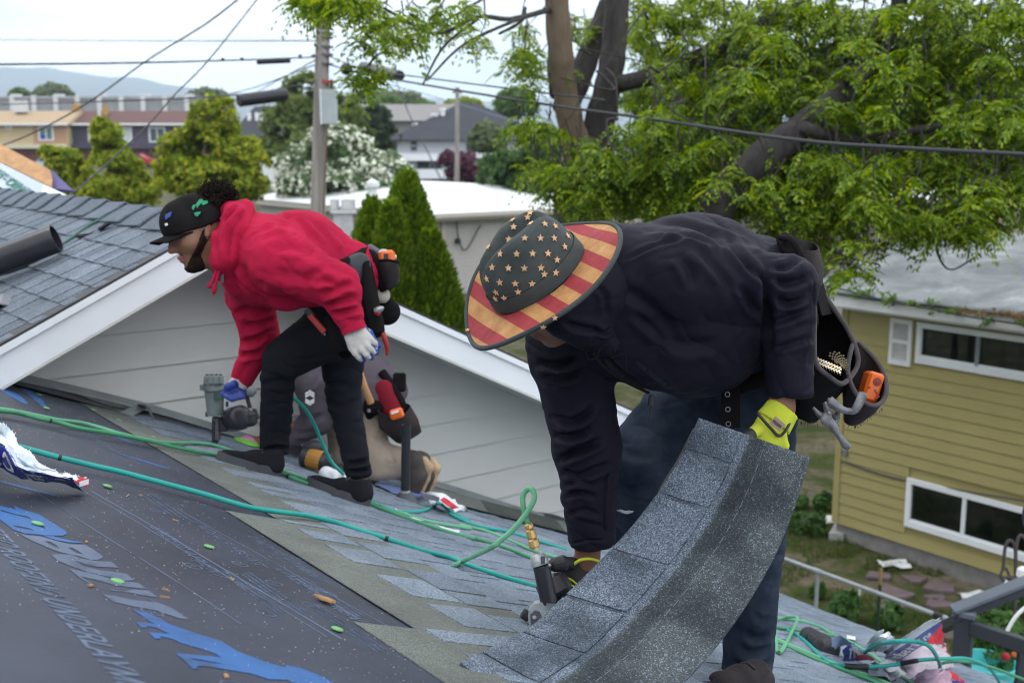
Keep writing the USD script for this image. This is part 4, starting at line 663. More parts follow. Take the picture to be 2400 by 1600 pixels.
def frond_mesh(base, dirs, lens, rng, pairs=7):
    """Drooping pinnate leaves: a thin stalk with leaflets on both sides."""
    vs, fs, o = [], [], 0
    n = len(base); d = dirs / np.linalg.norm(dirs, axis=1, keepdims=True); side = np.cross(d, ZUP); side /= np.linalg.norm(side, axis=1, keepdims=True) + 1e-9
    roll = rng.uniform(-0.7, 0.7, n)[:, None]; nz = np.cross(side, d); side = side * np.cos(roll) + nz * np.sin(roll)
    drop = rng.uniform(0.45, 1.1, n)
    for k in range(pairs):
        t = (k + 0.6) / pairs; c = base + d * (lens * t)[:, None] - ZUP * (lens * drop * t * t)[:, None]; w = lens * 0.25 * (1 - 0.55 * t) * rng.uniform(0.8, 1.2, n); hl = lens * 0.085
        tan = d - ZUP * (2 * drop * t)[:, None]; tan /= np.linalg.norm(tan, axis=1, keepdims=True)
        for s in (-1, 1):
            tip = c + side * (s * w)[:, None] + tan * (w * 0.45)[:, None] - ZUP * (w * rng.uniform(0.1, 0.7, n))[:, None]; m1 = (c + tip) / 2
            q = np.stack([c, m1 + tan * hl[:, None], tip, m1 - tan * hl[:, None]], 1).reshape(-1, 3); vs.append(q); i = np.arange(n)[:, None] * 4 + o; fs.append(i + [0, 1, 2]); fs.append(i + [0, 2, 3]); o += 4 * n
    return np.vstack(vs), np.vstack(fs)
# masses of foliage: (px, py, Y, rx, ry, clusters)
MASS = [(1630, 60, 11.6, 140, 80, 44), (1530, 210, 12.8, 70, 70, 18), (1700, 150, 11.0, 160, 90, 52), (1900, 80, 10.6, 180, 100, 66), (2150, 80, 10.2, 190, 110, 76), (2350, 120, 10.0, 130, 120, 54), (1850, 230, 10.2, 200, 80, 62), (2100, 250, 9.8, 210, 100, 76), (2330, 300, 9.5, 130, 110, 56),
        (1330, 385, 10.6, 110, 45, 22), (1260, 300, 11, 60, 40, 10), (1470, 400, 10.0, 130, 45, 30), (1600, 310, 9.9, 150, 60, 42), (1560, 420, 9.8, 140, 60, 36), (1380, 440, 10.2, 120, 45, 26), (1760, 440, 9.6, 130, 70, 34), (1950, 440, 9.3, 160, 90, 50), (2150, 440, 9.2, 170, 80, 56), (2340, 450, 9.1, 110, 80, 36), (1880, 520, 9.3, 110, 60, 22), (2060, 530, 9.0, 90, 50, 12), (2260, 530, 9.0, 120, 30, 14), (1500, 480, 10.2, 170, 30, 20), (1225, 130, 12.2, 30, 70, 8), (1500, 60, 12.8, 40, 110, 14),
        (1360, 120, 12.9, 40, 100, 9), (1230, 160, 11.5, 40, 50, 6), (820, 15, 9.2, 110, 22, 13), (880, 95, 9.6, 45, 35, 6), (950, 60, 9.4, 60, 35, 7), (870, 185, 9.6, 45, 22, 5), (740, 12, 9.2, 50, 25, 7), (1045, 30, 9.6, 55, 25, 5), (1110, 90, 9.8, 20, 18, 2), (2005, 620, 8.8, 55, 28, 4), (2270, 570, 8.8, 30, 26, 3), (1985, 680, 9.0, 30, 20, 0)]
rng = np.random.default_rng(41); B_, D_l, L_l = [], [], []; tw = []
for x, y, Y, rx, ry, n in MASS:
    for k in range(int(n * 1.1)):
        a = rng.uniform(0, 2 * np.pi); r = math.sqrt(rng.uniform(0, 1)); c = P(x + rx * r * math.cos(a), y + ry * r * math.sin(a), Y + rng.normal() * 0.45); m = rng.integers(8, 15)
        az = rng.uniform(0, 2 * np.pi, m); el = rng.uniform(-0.2, 0.75, m); d = np.stack([np.cos(az) * np.cos(el), np.sin(az) * np.cos(el), np.sin(el)], 1)
        B_.append(c + rng.normal(size=(m, 3)) * 0.035); D_l.append(d); L_l.append(rng.uniform(0.13, 0.26, m))
        e = c + V(rng.normal() * 0.12, rng.normal() * 0.12, 0.14 + rng.uniform(0, 0.2)); tw.append(tube([e, (e + c) / 2 + rng.normal(size=3) * 0.02, c], [0.007, 0.005, 0.003], 4, False))
L_LOC = leafmat('locust_leaves', [(0.04, 0.09, 0.004), (0.08, 0.155, 0.006), (0.13, 0.225, 0.008), (0.20, 0.30, 0.012), (0.30, 0.35, 0.02)], 0.5)
part(big, 'crown', frond_mesh(np.vstack(B_), np.vstack(D_l), np.concatenate(L_l), rng), L_LOC, kind='stuff'); part(big, 'twigs', cat(tw), BT, kind='stuff')
# pale shrubs, wall and hedge behind the tree
round_tree('leafy_tree', 'dark green leafy backdrop tree seen through the locust fronds', 'tree', [(1500, 330, 24, 120, 140), (1700, 300, 24, 150, 180), (1950, 260, 24, 180, 190), (2200, 240, 24, 180, 200), (2420, 280, 24, 140, 200), (1600, 460, 24, 180, 60), (1830, 430, 24, 160, 70)], 30000, 0.10, L_DRK, 1900, 24, 0.3, seed=13)
bw = Frame(V(*P(1600, 560, 27)[:2], 0), V(1, 0, 0), V(0, -1, 0)); wl = thing('tan_house', 'pale tan house wall glimpsed through the locust leaves', 'house', bw.p(3, 0, 0)); part(wl, 'wall', bw.box(-1.0, 7.5, -6, 0, 0, zat(475, 27)), mat('pale_tan_wall', (0.40, 0.37, 0.33), 0.8, 0.15, 1.5)); part(wl, 'roof_edge', bw.box(-1.2, 7.7, -6.2, 0.25, zat(475, 27), zat(466, 27)), WHITEP)
# ------------------------------------------------------------------ yellow house
yb = hitz(1955, 1222, 0.25); fy = Frame(V(yb[0], yb[1], 0), -AX, -BX); YS = mat('yellow_siding', (0.34, 0.29, 0.115), 0.55, 0.05, 1.2, bump=0.04, bscale=120)
yh = thing('yellow_house', 'yellow lap sided house with white trimmed windows and a pale low roof at the right', 'house', fy.p(0, 0, 0)); UL = 6.5
part(yh, 'foundation', fy.box(0.02, UL, -6, -0.03, 0, 0.25), mat('grey_concrete', (0.22, 0.21, 0.2), 0.9, 0.2, 5, bump=0.3)); part(yh, 'wall_core', fy.box(0.02, UL, -6, -0.016, 0.25, 3.38), YS)
WIN = [(1.16, 2.95, 2.76, 3.30), (1.15, 2.95, 0.52, 1.19)]; SH = (0.76, 1.09, 2.69, 3.31)
nrow = 20; bh = (3.36 - 0.25) / nrow
for k in range(nrow):
    z0, z1 = 0.25 + k * bh, 0.25 + (k + 1) * bh; segs = [(0.075, UL)]
    for w in WIN:
        if z0 < w[3] + 0.02 and z1 > w[2] - 0.02:
            segs = [s for a, b in segs for s in ((a, min(b, w[0])), (max(a, w[1]), b)) if s[1] - s[0] > 0.05]
    for a, b in segs:
        v = [fy.p(u, w, z) for z, w in ((z0, 0.016), (z1, 0.003)) for u in (a, b) ] + [fy.p(u, -0.015, z) for z in (z0, z1) for u in (a, b)]; v = [v[4], v[5], v[0], v[1], v[6], v[7], v[2], v[3]]
        part(yh, 'siding_board', cat([(np.array(v), _BF)]), YS)
part(yh, 'corner_post', cat([fy.box(-0.012, 0.07, 0.0, 0.022, 0.25, 3.38), fy.box(-0.03, -0.013, -0.09, 0.022, 0.25, 3.38)]), YS)
part(yh, 'end_wall', fy.box(-0.012, 0.018, -6, -0.092, 0.25, 3.38), YS)
part(yh, 'fascia', fy.box(-0.35, UL + 0.3, 0.33, 0.36, 3.42, 3.58), WHITEP); part(yh, 'soffit', fy.box(-0.35, UL + 0.3, -0.0, 0.33, 3.40, 3.425), WHITEP); part(yh, 'frieze_board', fy.box(-0.015, UL, 0.001, 0.03, 3.33, 3.40), WHITEP)
for j, (a, b, c, d) in enumerate(WIN):
    fr = 0.07; w = part(yh, 'window', cat([fy.box(a, b, 0.0, 0.045, d - fr, d), fy.box(a, b, 0.0, 0.045, c, c + fr * 1.25), fy.box(a, a + fr, 0.0, 0.045, c + fr * 1.25, d - fr), fy.box(b - fr, b, 0.0, 0.045, c + fr * 1.25, d - fr)]), WHITE)
    mu = (2.02 if j == 0 else 1.99); part(w, 'mullion', fy.box(mu - 0.025, mu + 0.025, 0.0, 0.035, c + fr * 1.25, d - fr), WHITE if j else mat('dark_mullion', (0.22, 0.24, 0.26), 0.5)); part(w, 'inner_sill', fy.box(a + fr, b - fr, 0.012, 0.03, c + fr * 1.25, c + fr * 1.25 + 0.025), WHITE)
    part(w, 'pane', fy.box(a + fr, mu - 0.026, 0.004, 0.008, c + fr * 1.25 + 0.025, d - fr), GLASS); part(w, 'pane', fy.box(mu + 0.026, b - fr, 0.010, 0.014, c + fr * 1.25 + 0.025, d - fr), GLASS)
    part(w, 'room', fy.box(a + fr, b - fr, -0.014, -0.010, c + fr, d - fr), DARKIN)
    if j == 0:
        for q in range(7): part(w, 'curtain_fold', fy.box(a + 0.12 + q * 0.22, a + 0.26 + q * 0.22, -0.009, -0.004, c + fr * 1.3, d - fr), mat('brown_curtain', (0.028, 0.02, 0.02), 0.9))
a, b, c, d = SH; s = part(yh, 'shutter', cat([fy.box(a, a + 0.05, 0.02, 0.05, c, d), fy.box(b - 0.05, b, 0.02, 0.05, c, d), fy.box(a + 0.05, b - 0.05, 0.02, 0.05, c, c + 0.07), fy.box(a + 0.05, b - 0.05, 0.02, 0.05, d - 0.06, d), fy.box(a + 0.05, b - 0.05, 0.02, 0.05, (c + d) / 2 - 0.02, (c + d) / 2 + 0.03)]), WHITEP)
for z0, z1 in ((c + 0.07, (c + d) / 2 - 0.02), ((c + d) / 2 + 0.03, d - 0.06)):
    n = 6
    for q in range(n): part(s, 'louvre', box8(fy.p((a + b) / 2, 0.03, z0 + (q + 0.5) * (z1 - z0) / n), fy.u * (b - a - 0.1) / 2, fy.w * 0.008 - ZUP * 0.012, ZUP * 0.012 + fy.w * 0.004), mat('grey_louvre', (0.42, 0.42, 0.42), 0.6))
part(yh, 'wall_outlet', fy.box(0.1, 0.17, 0.01, 0.04, 1.26, 1.35), mat('grey_plate', (0.15, 0.17, 0.17), 0.5)); part(yh, 'wall_cable', tube(smooth_path([fy.p(0.08, 0.02, 1.18), fy.p(0.6, 0.02, 1.14), fy.p(1.3, 0.02, 1.15), fy.p(3, 0.02, 1.3)], 6), 0.012, 5), DARKM)
ROOFY = usdkit.material(stage, '/World/Looks/worn_white_roof', {'tc': ('texture_coordinate', {}), 'n': ('noise_texture', {'scale': 1.3, 'detail': 7.0, 'roughness': 0.7, 'distortion': 0.6}), 'n2': ('noise_texture', {'scale': 9.0, 'detail': 4.0}), 'r': ('rgb_ramp', {'ramp': [(0.3, (0.07, 0.08, 0.085)), (0.45, (0.125, 0.14, 0.145)), (0.58, (0.19, 0.21, 0.215)), (0.72, (0.36, 0.38, 0.40))]}), 'b': ('bump', {'strength': 0.5, 'distance': 0.03}), 'p': ('principled_bsdf', {'roughness': 0.6})}, [('tc.object', 'n.vector'), ('tc.object', 'n2.vector'), ('n.fac', 'r.fac'), ('n2.fac', 'b.height'), ('b.normal', 'p.normal'), ('r.color', 'p.base_color')], surface='p.BSDF')
rows = []
for u in np.linspace(-0.4, UL + 1.0, 50):
    row = []
    for t in np.linspace(0, 1, 24):
        w = 0.4 - 3.2 * t; z = 3.60 + 0.68 * t + 0.05 * math.sin(t * 3.1) + 0.035 * (meshkit.noise(V(u * 1.2, w * 1.2, 3)) - 0.5); row.append(fy.p(u - 0.0, w, z))
    rows.append(row)
part(yh, 'roof', thick_grid(np.array(rows), 0.05), ROOFY, True)
part(yh, 'roof_back', thick_grid(np.array([[fy.p(u, -2.8, 4.28), fy.p(u, -6.5, 3.7)] for u in (-0.4, UL + 1)]), 0.05), ROOFY); part(yh, 'gable_infill', poly_prism([fy.p(0.0, 0.0, 3.38), fy.p(0.0, -2.8, 4.22), fy.p(0.0, -6, 3.38)], fy.u, 0.02), YS)
q = fy.p(2.6, -2.3, 4.15); part(yh, 'roof_vent', lathe(q, hit(2318, 520, q, V(0, 1, 0)) * V(0, 0, 1) + q * V(1, 1, 0), [(0, 0.06), (1, 0.055)], 10), WHITE)
part(yh, 'roof_debris', leaf_cloud([fy.p(2.4, 0.38, 3.62), fy.p(3.0, 0.36, 3.63)], [(0.5, 0.4, 0.04), (0.5, 0.4, 0.05)], 900, 0.02, np.random.default_rng(2)), leafmat('dry_leaf_litter', [(0.10, 0.05, 0.02), (0.16, 0.09, 0.03), (0.07, 0.06, 0.02)]), kind='stuff'); part(yh, 'moss_clump', cat([ball(fy.p(1.25, -0.4, 3.80), 0.05, 1, (2.2, 1, 0.3)), ball(fy.p(1.31, -0.42, 3.80), 0.04, 1, (1, 1, 0.4))]), mat('brown_moss', (0.08, 0.05, 0.035), 0.9))
vine = smooth_path([fy.p(-0.4, 0.5, 3.72), fy.p(0.3, 0.42, 3.66), fy.p(0.9, 0.45, 3.60), fy.p(1.5, 0.42, 3.56), fy.p(2.2, 0.42, 3.52), fy.p(3.5, 0.4, 3.5)], 8); vt = thing('eave_vine', 'dark cable with sprouting green vine leaves along the yellow house eave', 'vine', vine[0]); part(vt, 'stem', tube(vine, 0.013, 6), DARKM, True)
part(vt, 'leaves', leaf_cloud([vine[k] + ZUP * 0.03 for k in (10, 12, 17, 22, 25, 29, 33, 36)], [(0.13, 0.10, 0.12 if k % 2 == 0 else 0.05) for k in range(8)], 420, 0.035, np.random.default_rng(3)), L_MID)
# ------------------------------------------------------------------ yard: grass tufts, stones, litter, fence rail, stakes
rng = np.random.default_rng(50)
def grass(n, cx, cy, sx, sy, h, seed):
    rng = np.random.default_rng(seed); p = np.stack([rng.normal(cx, sx, n), rng.normal(cy, sy, n), np.full(n, 0.0)], 1); keep = meshkit.fbm(p * 0.9 + 3, 3, 2) > 0.5; p = p[keep]; n = len(p)
    a = rng.uniform(0, 2 * np.pi, n); L = h * rng.uniform(0.5, 1.3, n); d = np.stack([np.cos(a) * 0.5, np.sin(a) * 0.5, np.ones(n)], 1); s = np.stack([-np.sin(a), np.cos(a), np.zeros(n)], 1) * (0.006 + 0.008 * rng.uniform(0, 1, (n, 1)))
    v = np.stack([p - s, p + s, p + d * L[:, None]], 1).reshape(-1, 3); return v, np.arange(3 * n).reshape(-1, 3)
gc = hitz(2050, 1330, 0); m = grass(45000, gc[0] + 0.3, gc[1], 2.2, 2.6, 0.07, 51)
t = part(WORLD, 'yard_grass', m, leafmat('yard_grass_blades', [(0.04, 0.075, 0.012), (0.07, 0.11, 0.02), (0.13, 0.12, 0.05)])); data(t.path, label='sparse weedy grass between the stones of the yard', category='grass', kind='stuff')
STN = mat('purple_flagstone', (0.15, 0.11, 0.12), 0.9, 0.2, 4, bump=0.4, bscale=30)
for k, (px, py, r, lab) in enumerate(((2058, 1352, 24, 'purple flagstone behind the green stake'), (2142, 1358, 22, 'purple flagstone right of the green stake, farthest back'), (2098, 1388, 34, 'broad purple flagstone between stake and fence rail'), (2090, 1425, 30, 'purple flagstone beyond the pipe rail post'), (2202, 1380, 26, 'purple flagstone in the middle of the weeds'), (2206, 1420, 26, 'purple flagstone left of the white paper scrap'), (2190, 1402, 16, 'small pale flagstone beside the pipe rail'), (2290, 1400, 22, 'purple flagstone right of the white paper scrap'), (2225, 1490, 22, 'purple flagstone beside the deck post'), (2320, 1455, 20, 'purple flagstone under the handrail'))):
    c = hitz(px, py, 0.0); R = 0.21 * r / 28; a = np.sort(np.random.default_rng(60 + k).uniform(0, 2 * np.pi, 8)); pts = [c + V(math.cos(q) * R * (0.8 + 0.4 * math.sin(q * 3 + k) ** 2), math.sin(q) * R * 0.9, 0.0) for q in a]; solo('flagstone', poly_prism(pts, ZUP, 0.035), STN, lab, 'flagstone', 'flagstones set in the yard')
solo('concrete_splash_block', poly_prism([hitz(x, y, 0) for x, y in ((1942, 1268), (1975, 1272), (1997, 1240), (1964, 1228))], ZUP, 0.12), mat('pale_concrete', (0.3, 0.3, 0.29), 0.9), 'pale concrete splash block at the corner of the yellow house', 'splash block')
for k, (px, py, lab) in enumerate(((2096, 1320, 'white paper scrap in the weeds near the yellow wall'), (2290, 1395, 'white crumpled paper by the fence rail'), (1943, 1216, 'white scrap at the corner post of the yellow house'))):
    c = hitz(px, py, 0.05); g = np.array([[c + V(0.13 * (i - 1.5), 0.08 * (j - 1.5), 0.03 * math.sin(i * 2 + j * 3 + k)) for j in range(4)] for i in range(4)]); solo('paper_scrap', thick_grid(g, 0.004), mat('white_paper', (0.7, 0.72, 0.74), 0.7), lab, 'paper')
fr = thing('pipe_fence', 'grey galvanised pipe fence rail crossing the yard', 'fence', hitz(2020, 1380, 0)); GALV = mat('galvanised_pipe', (0.38, 0.41, 0.44), 0.45, 0.12, 6, metallic=0.4)
r0, r1 = hitz(1770, 1284, 1.1), hitz(2222, 1450, 1.1); part(fr, 'top_rail', tube([r0 + (r1 - r0) * t for t in np.linspace(-0.6, 1, 10)], 0.024, 10), GALV, True)
for t_ in (-0.3, 0.36, 0.97): q = r0 + (r1 - r0) * t_; part(fr, 'post', cyl(q * V(1, 1, 0), q, 0.022, 0.022, 8), GALV); part(fr, 'sleeve', cyl(q - nrm(r1 - r0) * 0.05, q + nrm(r1 - r0) * 0.05, 0.03, 0.03, 8), GALV)
part(fr, 'sleeve', cyl(r1 - (r1 - r0) * 0.06, r1 - (r1 - r0) * 0.02, 0.034, 0.034, 8), DARKM)
q = hitz(2056, 1480, 0.5); stk = thing('green_stake', 'dark green garden stake with a bare tan top', 'stake', q * V(1, 1, 0)); zt = hit(2056, 1332, q, V(0, 1, 0))[2]; zm = hit(2056, 1368, q, V(0, 1, 0))[2]; part(stk, 'green_shaft', cyl(q * V(1, 1, 0), q * V(1, 1, 0) + ZUP * zm, 0.018, 0.018, 8), mat('dark_green_paint', (0.01, 0.03, 0.015), 0.5)); part(stk, 'tan_tip', cyl(q * V(1, 1, 0) + ZUP * zm, q * V(1, 1, 0) + ZUP * zt, 0.019, 0.017, 8), mat('tan_wood', (0.3, 0.19, 0.07), 0.7))
def plant(px, py, z, r, h, n, size, m, label, name='garden_plant', seed=1, flower=None):
    c = hitz(px, py, z); t = thing(name, label, 'plant', c); part(t, 'stem', tube([c, c + ZUP * h * 0.6], 0.008, 5), L_DRK); part(t, 'leaves', leaf_cloud([c + ZUP * h * 0.5, c + ZUP * h * 0.8 + V(r * 0.4, 0, 0)], [(r, r, h * 0.5), (r * 0.6, r * 0.6, h * 0.3)], n, size, np.random.default_rng(seed)), m)
    if flower: part(t, 'flower', ball(c + ZUP * h * 0.9 + V(0.02, -0.05, 0), flower[0], 1), flower[1])
    return t
L_PL = leafmat('garden_leaves', [(0.03, 0.085, 0.02), (0.05, 0.13, 0.03), (0.09, 0.18, 0.04)])
for k, (px, py, r, h, lab) in enumerate(((1980, 1450, 0.32, 0.55, 'leafy weeds just past the eave, left of the green stake'), (1915, 1400, 0.15, 0.3, 'small bright weed past the eave edge'), (1890, 1250, 0.5, 0.5, 'dark low bush beside the yellow house corner'), (1925, 1195, 0.25, 0.45, 'bright green weed at the yellow house corner post'), (1860, 1190, 0.4, 0.3, 'mossy green clump left of the yellow house'), (2080, 1470, 0.3, 0.5, 'leafy weeds right of the green stake'), (1830, 1110, 0.6, 0.2, 'grass clump seen beside the lifted shingle'), (2360, 1440, 0.3, 0.5, 'dark leafy plant under the handrail'), (1700, 1230, 0.5, 0.4, 'low bush behind the denim legs'))):
    plant(px, py, 0, r * 0.6, h * 0.6, int(350 + 400 * r), 0.05, L_PL if k not in (2,) else L_DRK, lab, seed=70 + k)
pipe = hitz(2010, 1440, 0.0); solo('white_stick', cyl(pipe, pipe + V(0.01, 0, 0.33), 0.012, 0.012, 6), WHITEP, 'thin white stick standing in the weeds', 'stick')
# ------------------------------------------------------------------ deck railing, hooks, tub at the lower right
DK = mat('slate_blue_deck_paint', (0.026, 0.031, 0.044), 0.5, 0.12, 5); DKT = mat('grey_rail_cap', (0.10, 0.12, 0.15), 0.5, 0.12, 5)
YD = 6.9; rl = thing('deck_railing', 'dark slate deck railing with a thick corner post', 'railing', V(P(2262, 1500, YD)[0], YD, 1.2))
pc = P(2262, 1440, YD); part(rl, 'post', bevelbox(pc - ZUP * 0.6, V(0.045, -0.03, 0), V(0.03, 0.045, 0), V(0, 0, 0.62), 0.2), DK); part(rl, 'post_cap', bevelbox(pc + ZUP * 0.02, V(0.058, -0.038, 0), V(0.038, 0.058, 0), V(0, 0, 0.02), 0.3), DKT)
def rail(p0, p1, w, h, nm, m): d = nrm(p1 - p0); s = nrm(np.cross(d, ZUP)); part(rl, nm, bevelbox((p0 + p1) / 2, d * np.linalg.norm(p1 - p0) / 2, s * w, np.cross(s, d) * h, 0.2), m)
rail(P(2235, 1440, YD), P(2470, 1348, 6.9), 0.045, 0.04, 'top_rail', DK); rail(P(2232, 1428, YD), P(2470, 1335, 6.9), 0.055, 0.012, 'rail_cap', DKT); rail(P(2270, 1468, YD), P(2470, 1535, 5.9), 0.03, 0.045, 'side_rail', DK); rail(P(2255, 1448, YD), P(2208, 1470, YD + 0.5), 0.03, 0.035, 'side_rail', DK)
for px, py in ((2395, 1512),): q = P(px, py, 6.4); part(rl, 'baluster', bevelbox(q - ZUP * 0.5, V(0.02, 0, 0), V(0, 0.02, 0), V(0, 0, 0.5), 0.2), DK)
tc = P(2315, 1548, 7.3); tub = thing('turquoise_tub', 'round turquoise plastic tub beside the deck post', 'tub', tc - ZUP * 0.25); TQ = mat('turquoise_plastic', (0.09, 0.50, 0.52), 0.4, 0.05, 4)
part(tub, 'wall', lathe(tc - ZUP * 0.25, tc, [(0, 0.15), (0.9, 0.185), (0.93, 0.2), (1.0, 0.2), (1.0, 0.185), (0.6, 0.17), (0.55, 0.0)], 32), TQ, 40); part(tub, 'handle', tube(smooth_path([tc + V(-0.2, 0, -0.03), tc + V(-0.235, -0.02, 0.0), tc + V(-0.2, -0.03, 0.02)], 6), 0.012, 6), TQ)
hk = thing('plant_hook', 'rusty double shepherd hook standing before the yellow wall', 'plant hook', V(P(2378, 1400, 7.6)[0], 7.6, 0.4)); IRON = mat('rusty_iron', (0.06, 0.05, 0.055), 0.7, 0.2, 20)
part(hk, 'shaft', tube(smooth_path([P(2379, 1560, 7.6), P(2380, 1340, 7.6), P(2378, 1282, 7.6), P(2366, 1266, 7.6), P(2356, 1282, 7.6), P(2352, 1320, 7.6), P(2350, 1336, 7.6)], 8), 0.012, 8), IRON, True); part(hk, 'curl', tube(smooth_path([P(2350, 1334, 7.6), P(2345, 1350, 7.6), P(2356, 1362, 7.6), P(2364, 1346, 7.6), P(2357, 1330, 7.6)], 8), 0.01, 8), IRON, True); part(hk, 'second_hook', tube(smooth_path([P(2381, 1340, 7.55), P(2382, 1280, 7.55), P(2392, 1254, 7.55), P(2410, 1270, 7.55)], 8), 0.012, 8), IRON, True); part(hk, 'cross_bar', tube([P(2360, 1350, 7.6), P(2420, 1372, 7.5)], 0.02, 8), IRON)
fd = P(2396, 1342, 7.3); solo('white_feeder', lathe(fd - ZUP * 0.045, fd + ZUP * 0.045, [(0, 0.02), (0.3, 0.04), (0.8, 0.035), (1, 0.015)], 14), WHITEP, 'small white jar hanging from the plant hook at the right edge', 'jar'); solo('white_plant_tag', box8(P(2357, 1370, 7.4), V(0.012, 0, 0.03), V(0, 0.004, 0), V(-0.01, 0, 0.012)), WHITEP, 'white plant tag on the shepherd hook', 'tag')
fl_ = mat('red_flower', (0.35, 0.01, 0.02), 0.6); orr = mat('orange_flower', (0.45, 0.1, 0.03), 0.6)
for k, (px, py, Y, r, h, n, fm) in enumerate(((2330, 1440, 7.8, 0.18, 0.25, 700, orr), (2378, 1470, 7.5, 0.22, 0.3, 900, orr), (2355, 1462, 8.4, 0.2, 0.25, 700, orr), (2415, 1500, 7.9, 0.16, 0.3, 800, fl_), (2300, 1470, 8.3, 0.15, 0.2, 500, orr))):
    c = P(px, py, Y) - ZUP * h; t = thing('potted_plant', ['leafy potted plant under the handrail nearest the post top', 'leafy plant with orange blooms hung below the shepherd hook', 'leafy potted plant between the two deck rails', 'leafy plant with red bloom in the lower right corner', 'low potted plant right beside the deck post'][k], 'plant', c); part(t, 'pot', lathe(c - ZUP * 0.18, c, [(0, 0.08), (1, 0.12), (1, 0.1), (0.8, 0.0)], 14), mat('brown_pot', (0.06, 0.035, 0.03), 0.7)); part(t, 'leaves', leaf_cloud([c + ZUP * h * 0.5], [(r, r, h * 0.7)], n, 0.035, np.random.default_rng(90 + k)), L_PL)
    for q in range(3): part(t, 'flower', ball(c + ZUP * h * (0.6 + 0.2 * q) + V(0.07 * (q - 1), -r * 0.8, 0), 0.022, 1), fm)
rb = P(2357, 1538, 6.9); solo('red_ball', ball(rb, 0.028, 2), fl_, 'small round red ornament beside the turquoise tub', 'ornament')
wc = smooth_path([P(2352, 1515, 6.6), P(2356, 1490, 6.6), P(2370, 1460, 6.6), P(2392, 1432, 6.6), P(2440, 1395, 6.6)], 8); solo('white_hose', tube(wc, 0.012, 8), WHITEP, 'curved white tube arching over the deck rail at the right edge', 'tube', smooth=True)
slv = thing('navy_sleeve_person', 'person at the far right edge, only a navy sleeve showing', 'person', P(2412, 1225, 5.0) - ZUP * 0.4); part(slv, 'sleeve', tube(smooth_path([P(2500, 1080, 5.1), P(2462, 1150, 5.0), P(2430, 1205, 5.0), P(2445, 1250, 5.0), P(2500, 1270, 5.1)], 6), np.linspace(0.07, 0.055, 25), 14), mat('navy_fleece', (0.02, 0.02, 0.035), 0.8, 0.2, 20, bump=0.3), True)
# ------------------------------------------------------------------ haze between here and the mountains
hz = usdkit.material(stage, '/World/Looks/haze_air', {'v': ('principled_volume', {'color': (0.70, 0.85, 1.0), 'density': 0.00017, 'anisotropy': 0.2})}, [], volume='v.volume')
_h = part(WORLD, 'haze', abox((-9000, -7000, -3), (9000, 9000, 520)), hz); data(_h.path, label='thin pale haze that turns the distant ridge blue', category='haze', kind='stuff')

# ------------------------------------------------------------------ bodies: smooth unions of tapered limbs, meshed with surface nets
def J(px, py, Y, r): return P(px, py, Y), R_(r, Y)
def net(fn, lo, hi, h):
    lo, hi = np.asarray(lo, float), np.asarray(hi, float); n = np.ceil((hi - lo) / h).astype(int) + 1; ax = [lo[k] + h * np.arange(n[k]) for k in range(3)]
    g = np.stack(np.meshgrid(*ax, indexing='ij'), -1).reshape(-1, 3); d = np.concatenate([fn(c) for c in np.array_split(g, max(1, len(g) // 200000))]).reshape(n)
    s = d < 0; c = np.zeros(n - 1, int); off = [(i, j, k) for i in (0, 1) for j in (0, 1) for k in (0, 1)]
    sl = lambda a, o: a[o[0]:n[0] - 1 + o[0], o[1]:n[1] - 1 + o[1], o[2]:n[2] - 1 + o[2]]
    for o in off: c += sl(s, o)
    act = (c > 0) & (c < 8); idx = -np.ones(n - 1, int); idx[act] = np.arange(act.sum()); acc = np.zeros((act.sum(), 3)); cnt = np.zeros(act.sum())
    for a in off:
        for k in range(3):
            if a[k]: continue
            b = list(a); b[k] = 1; da, db = sl(d, a)[act], sl(d, b)[act]; x = (da < 0) != (db < 0); t = np.where(x, da / np.where(x, da - db, 1), 0)
            pt_ = np.tile(np.array(a, float), (len(t), 1)); pt_[:, k] = t; acc += pt_ * x[:, None]; cnt += x
    v = (np.argwhere(act) + acc / cnt[:, None]) * h + lo; F = []
    for k in range(3):
        i, j = (k + 1) % 3, (k + 2) % 3; m = [slice(None)] * 3; m[k] = slice(0, n[k] - 1); m2 = list(m); m2[k] = slice(1, n[k]); A_, B_ = s[tuple(m)], s[tuple(m2)]; e = np.argwhere(A_ != B_)
        e = e[(e[:, i] > 0) & (e[:, j] > 0) & (e[:, i] < n[i] - 1) & (e[:, j] < n[j] - 1)]
        if not len(e): continue
        q = []
        for di, dj in ((-1, -1), (0, -1), (0, 0), (-1, 0)): w = e.copy(); w[:, i] += di; w[:, j] += dj; q.append(idx[w[:, 0], w[:, 1], w[:, 2]])
        q = np.stack(q, 1); fl = ~A_[tuple(e.T)]; q[fl] = q[fl][:, ::-1]; F.append(q)
    q = np.vstack(F); return v, np.vstack([q[:, [0, 1, 2]], q[:, [0, 2, 3]]])
def bone_d(p, b):
    (a, ra), (c, rc) = b[0], b[1]; o = b[2] if len(b) > 2 else {}
    if 'squash' in o: axis, sc = o['squash']; axis = nrm(axis); p = p + ((p - a) @ axis)[:, None] * axis * (1 / sc - 1)
    ba = c - a; L2 = ba @ ba + 1e-12; pa = p - a; t = np.clip(pa @ ba / L2, 0, 1); d = np.linalg.norm(pa - t[:, None] * ba, axis=1) - (ra + (rc - ra) * t)
    if 'squash' in o: d = d * min(1.0, o['squash'][1] * 1.2)
    if o.get('flat'): d = np.maximum(d, (p - c) @ nrm(ba))
    if o.get('flat0'): d = np.maximum(d, -(pa @ nrm(ba)))
    return d
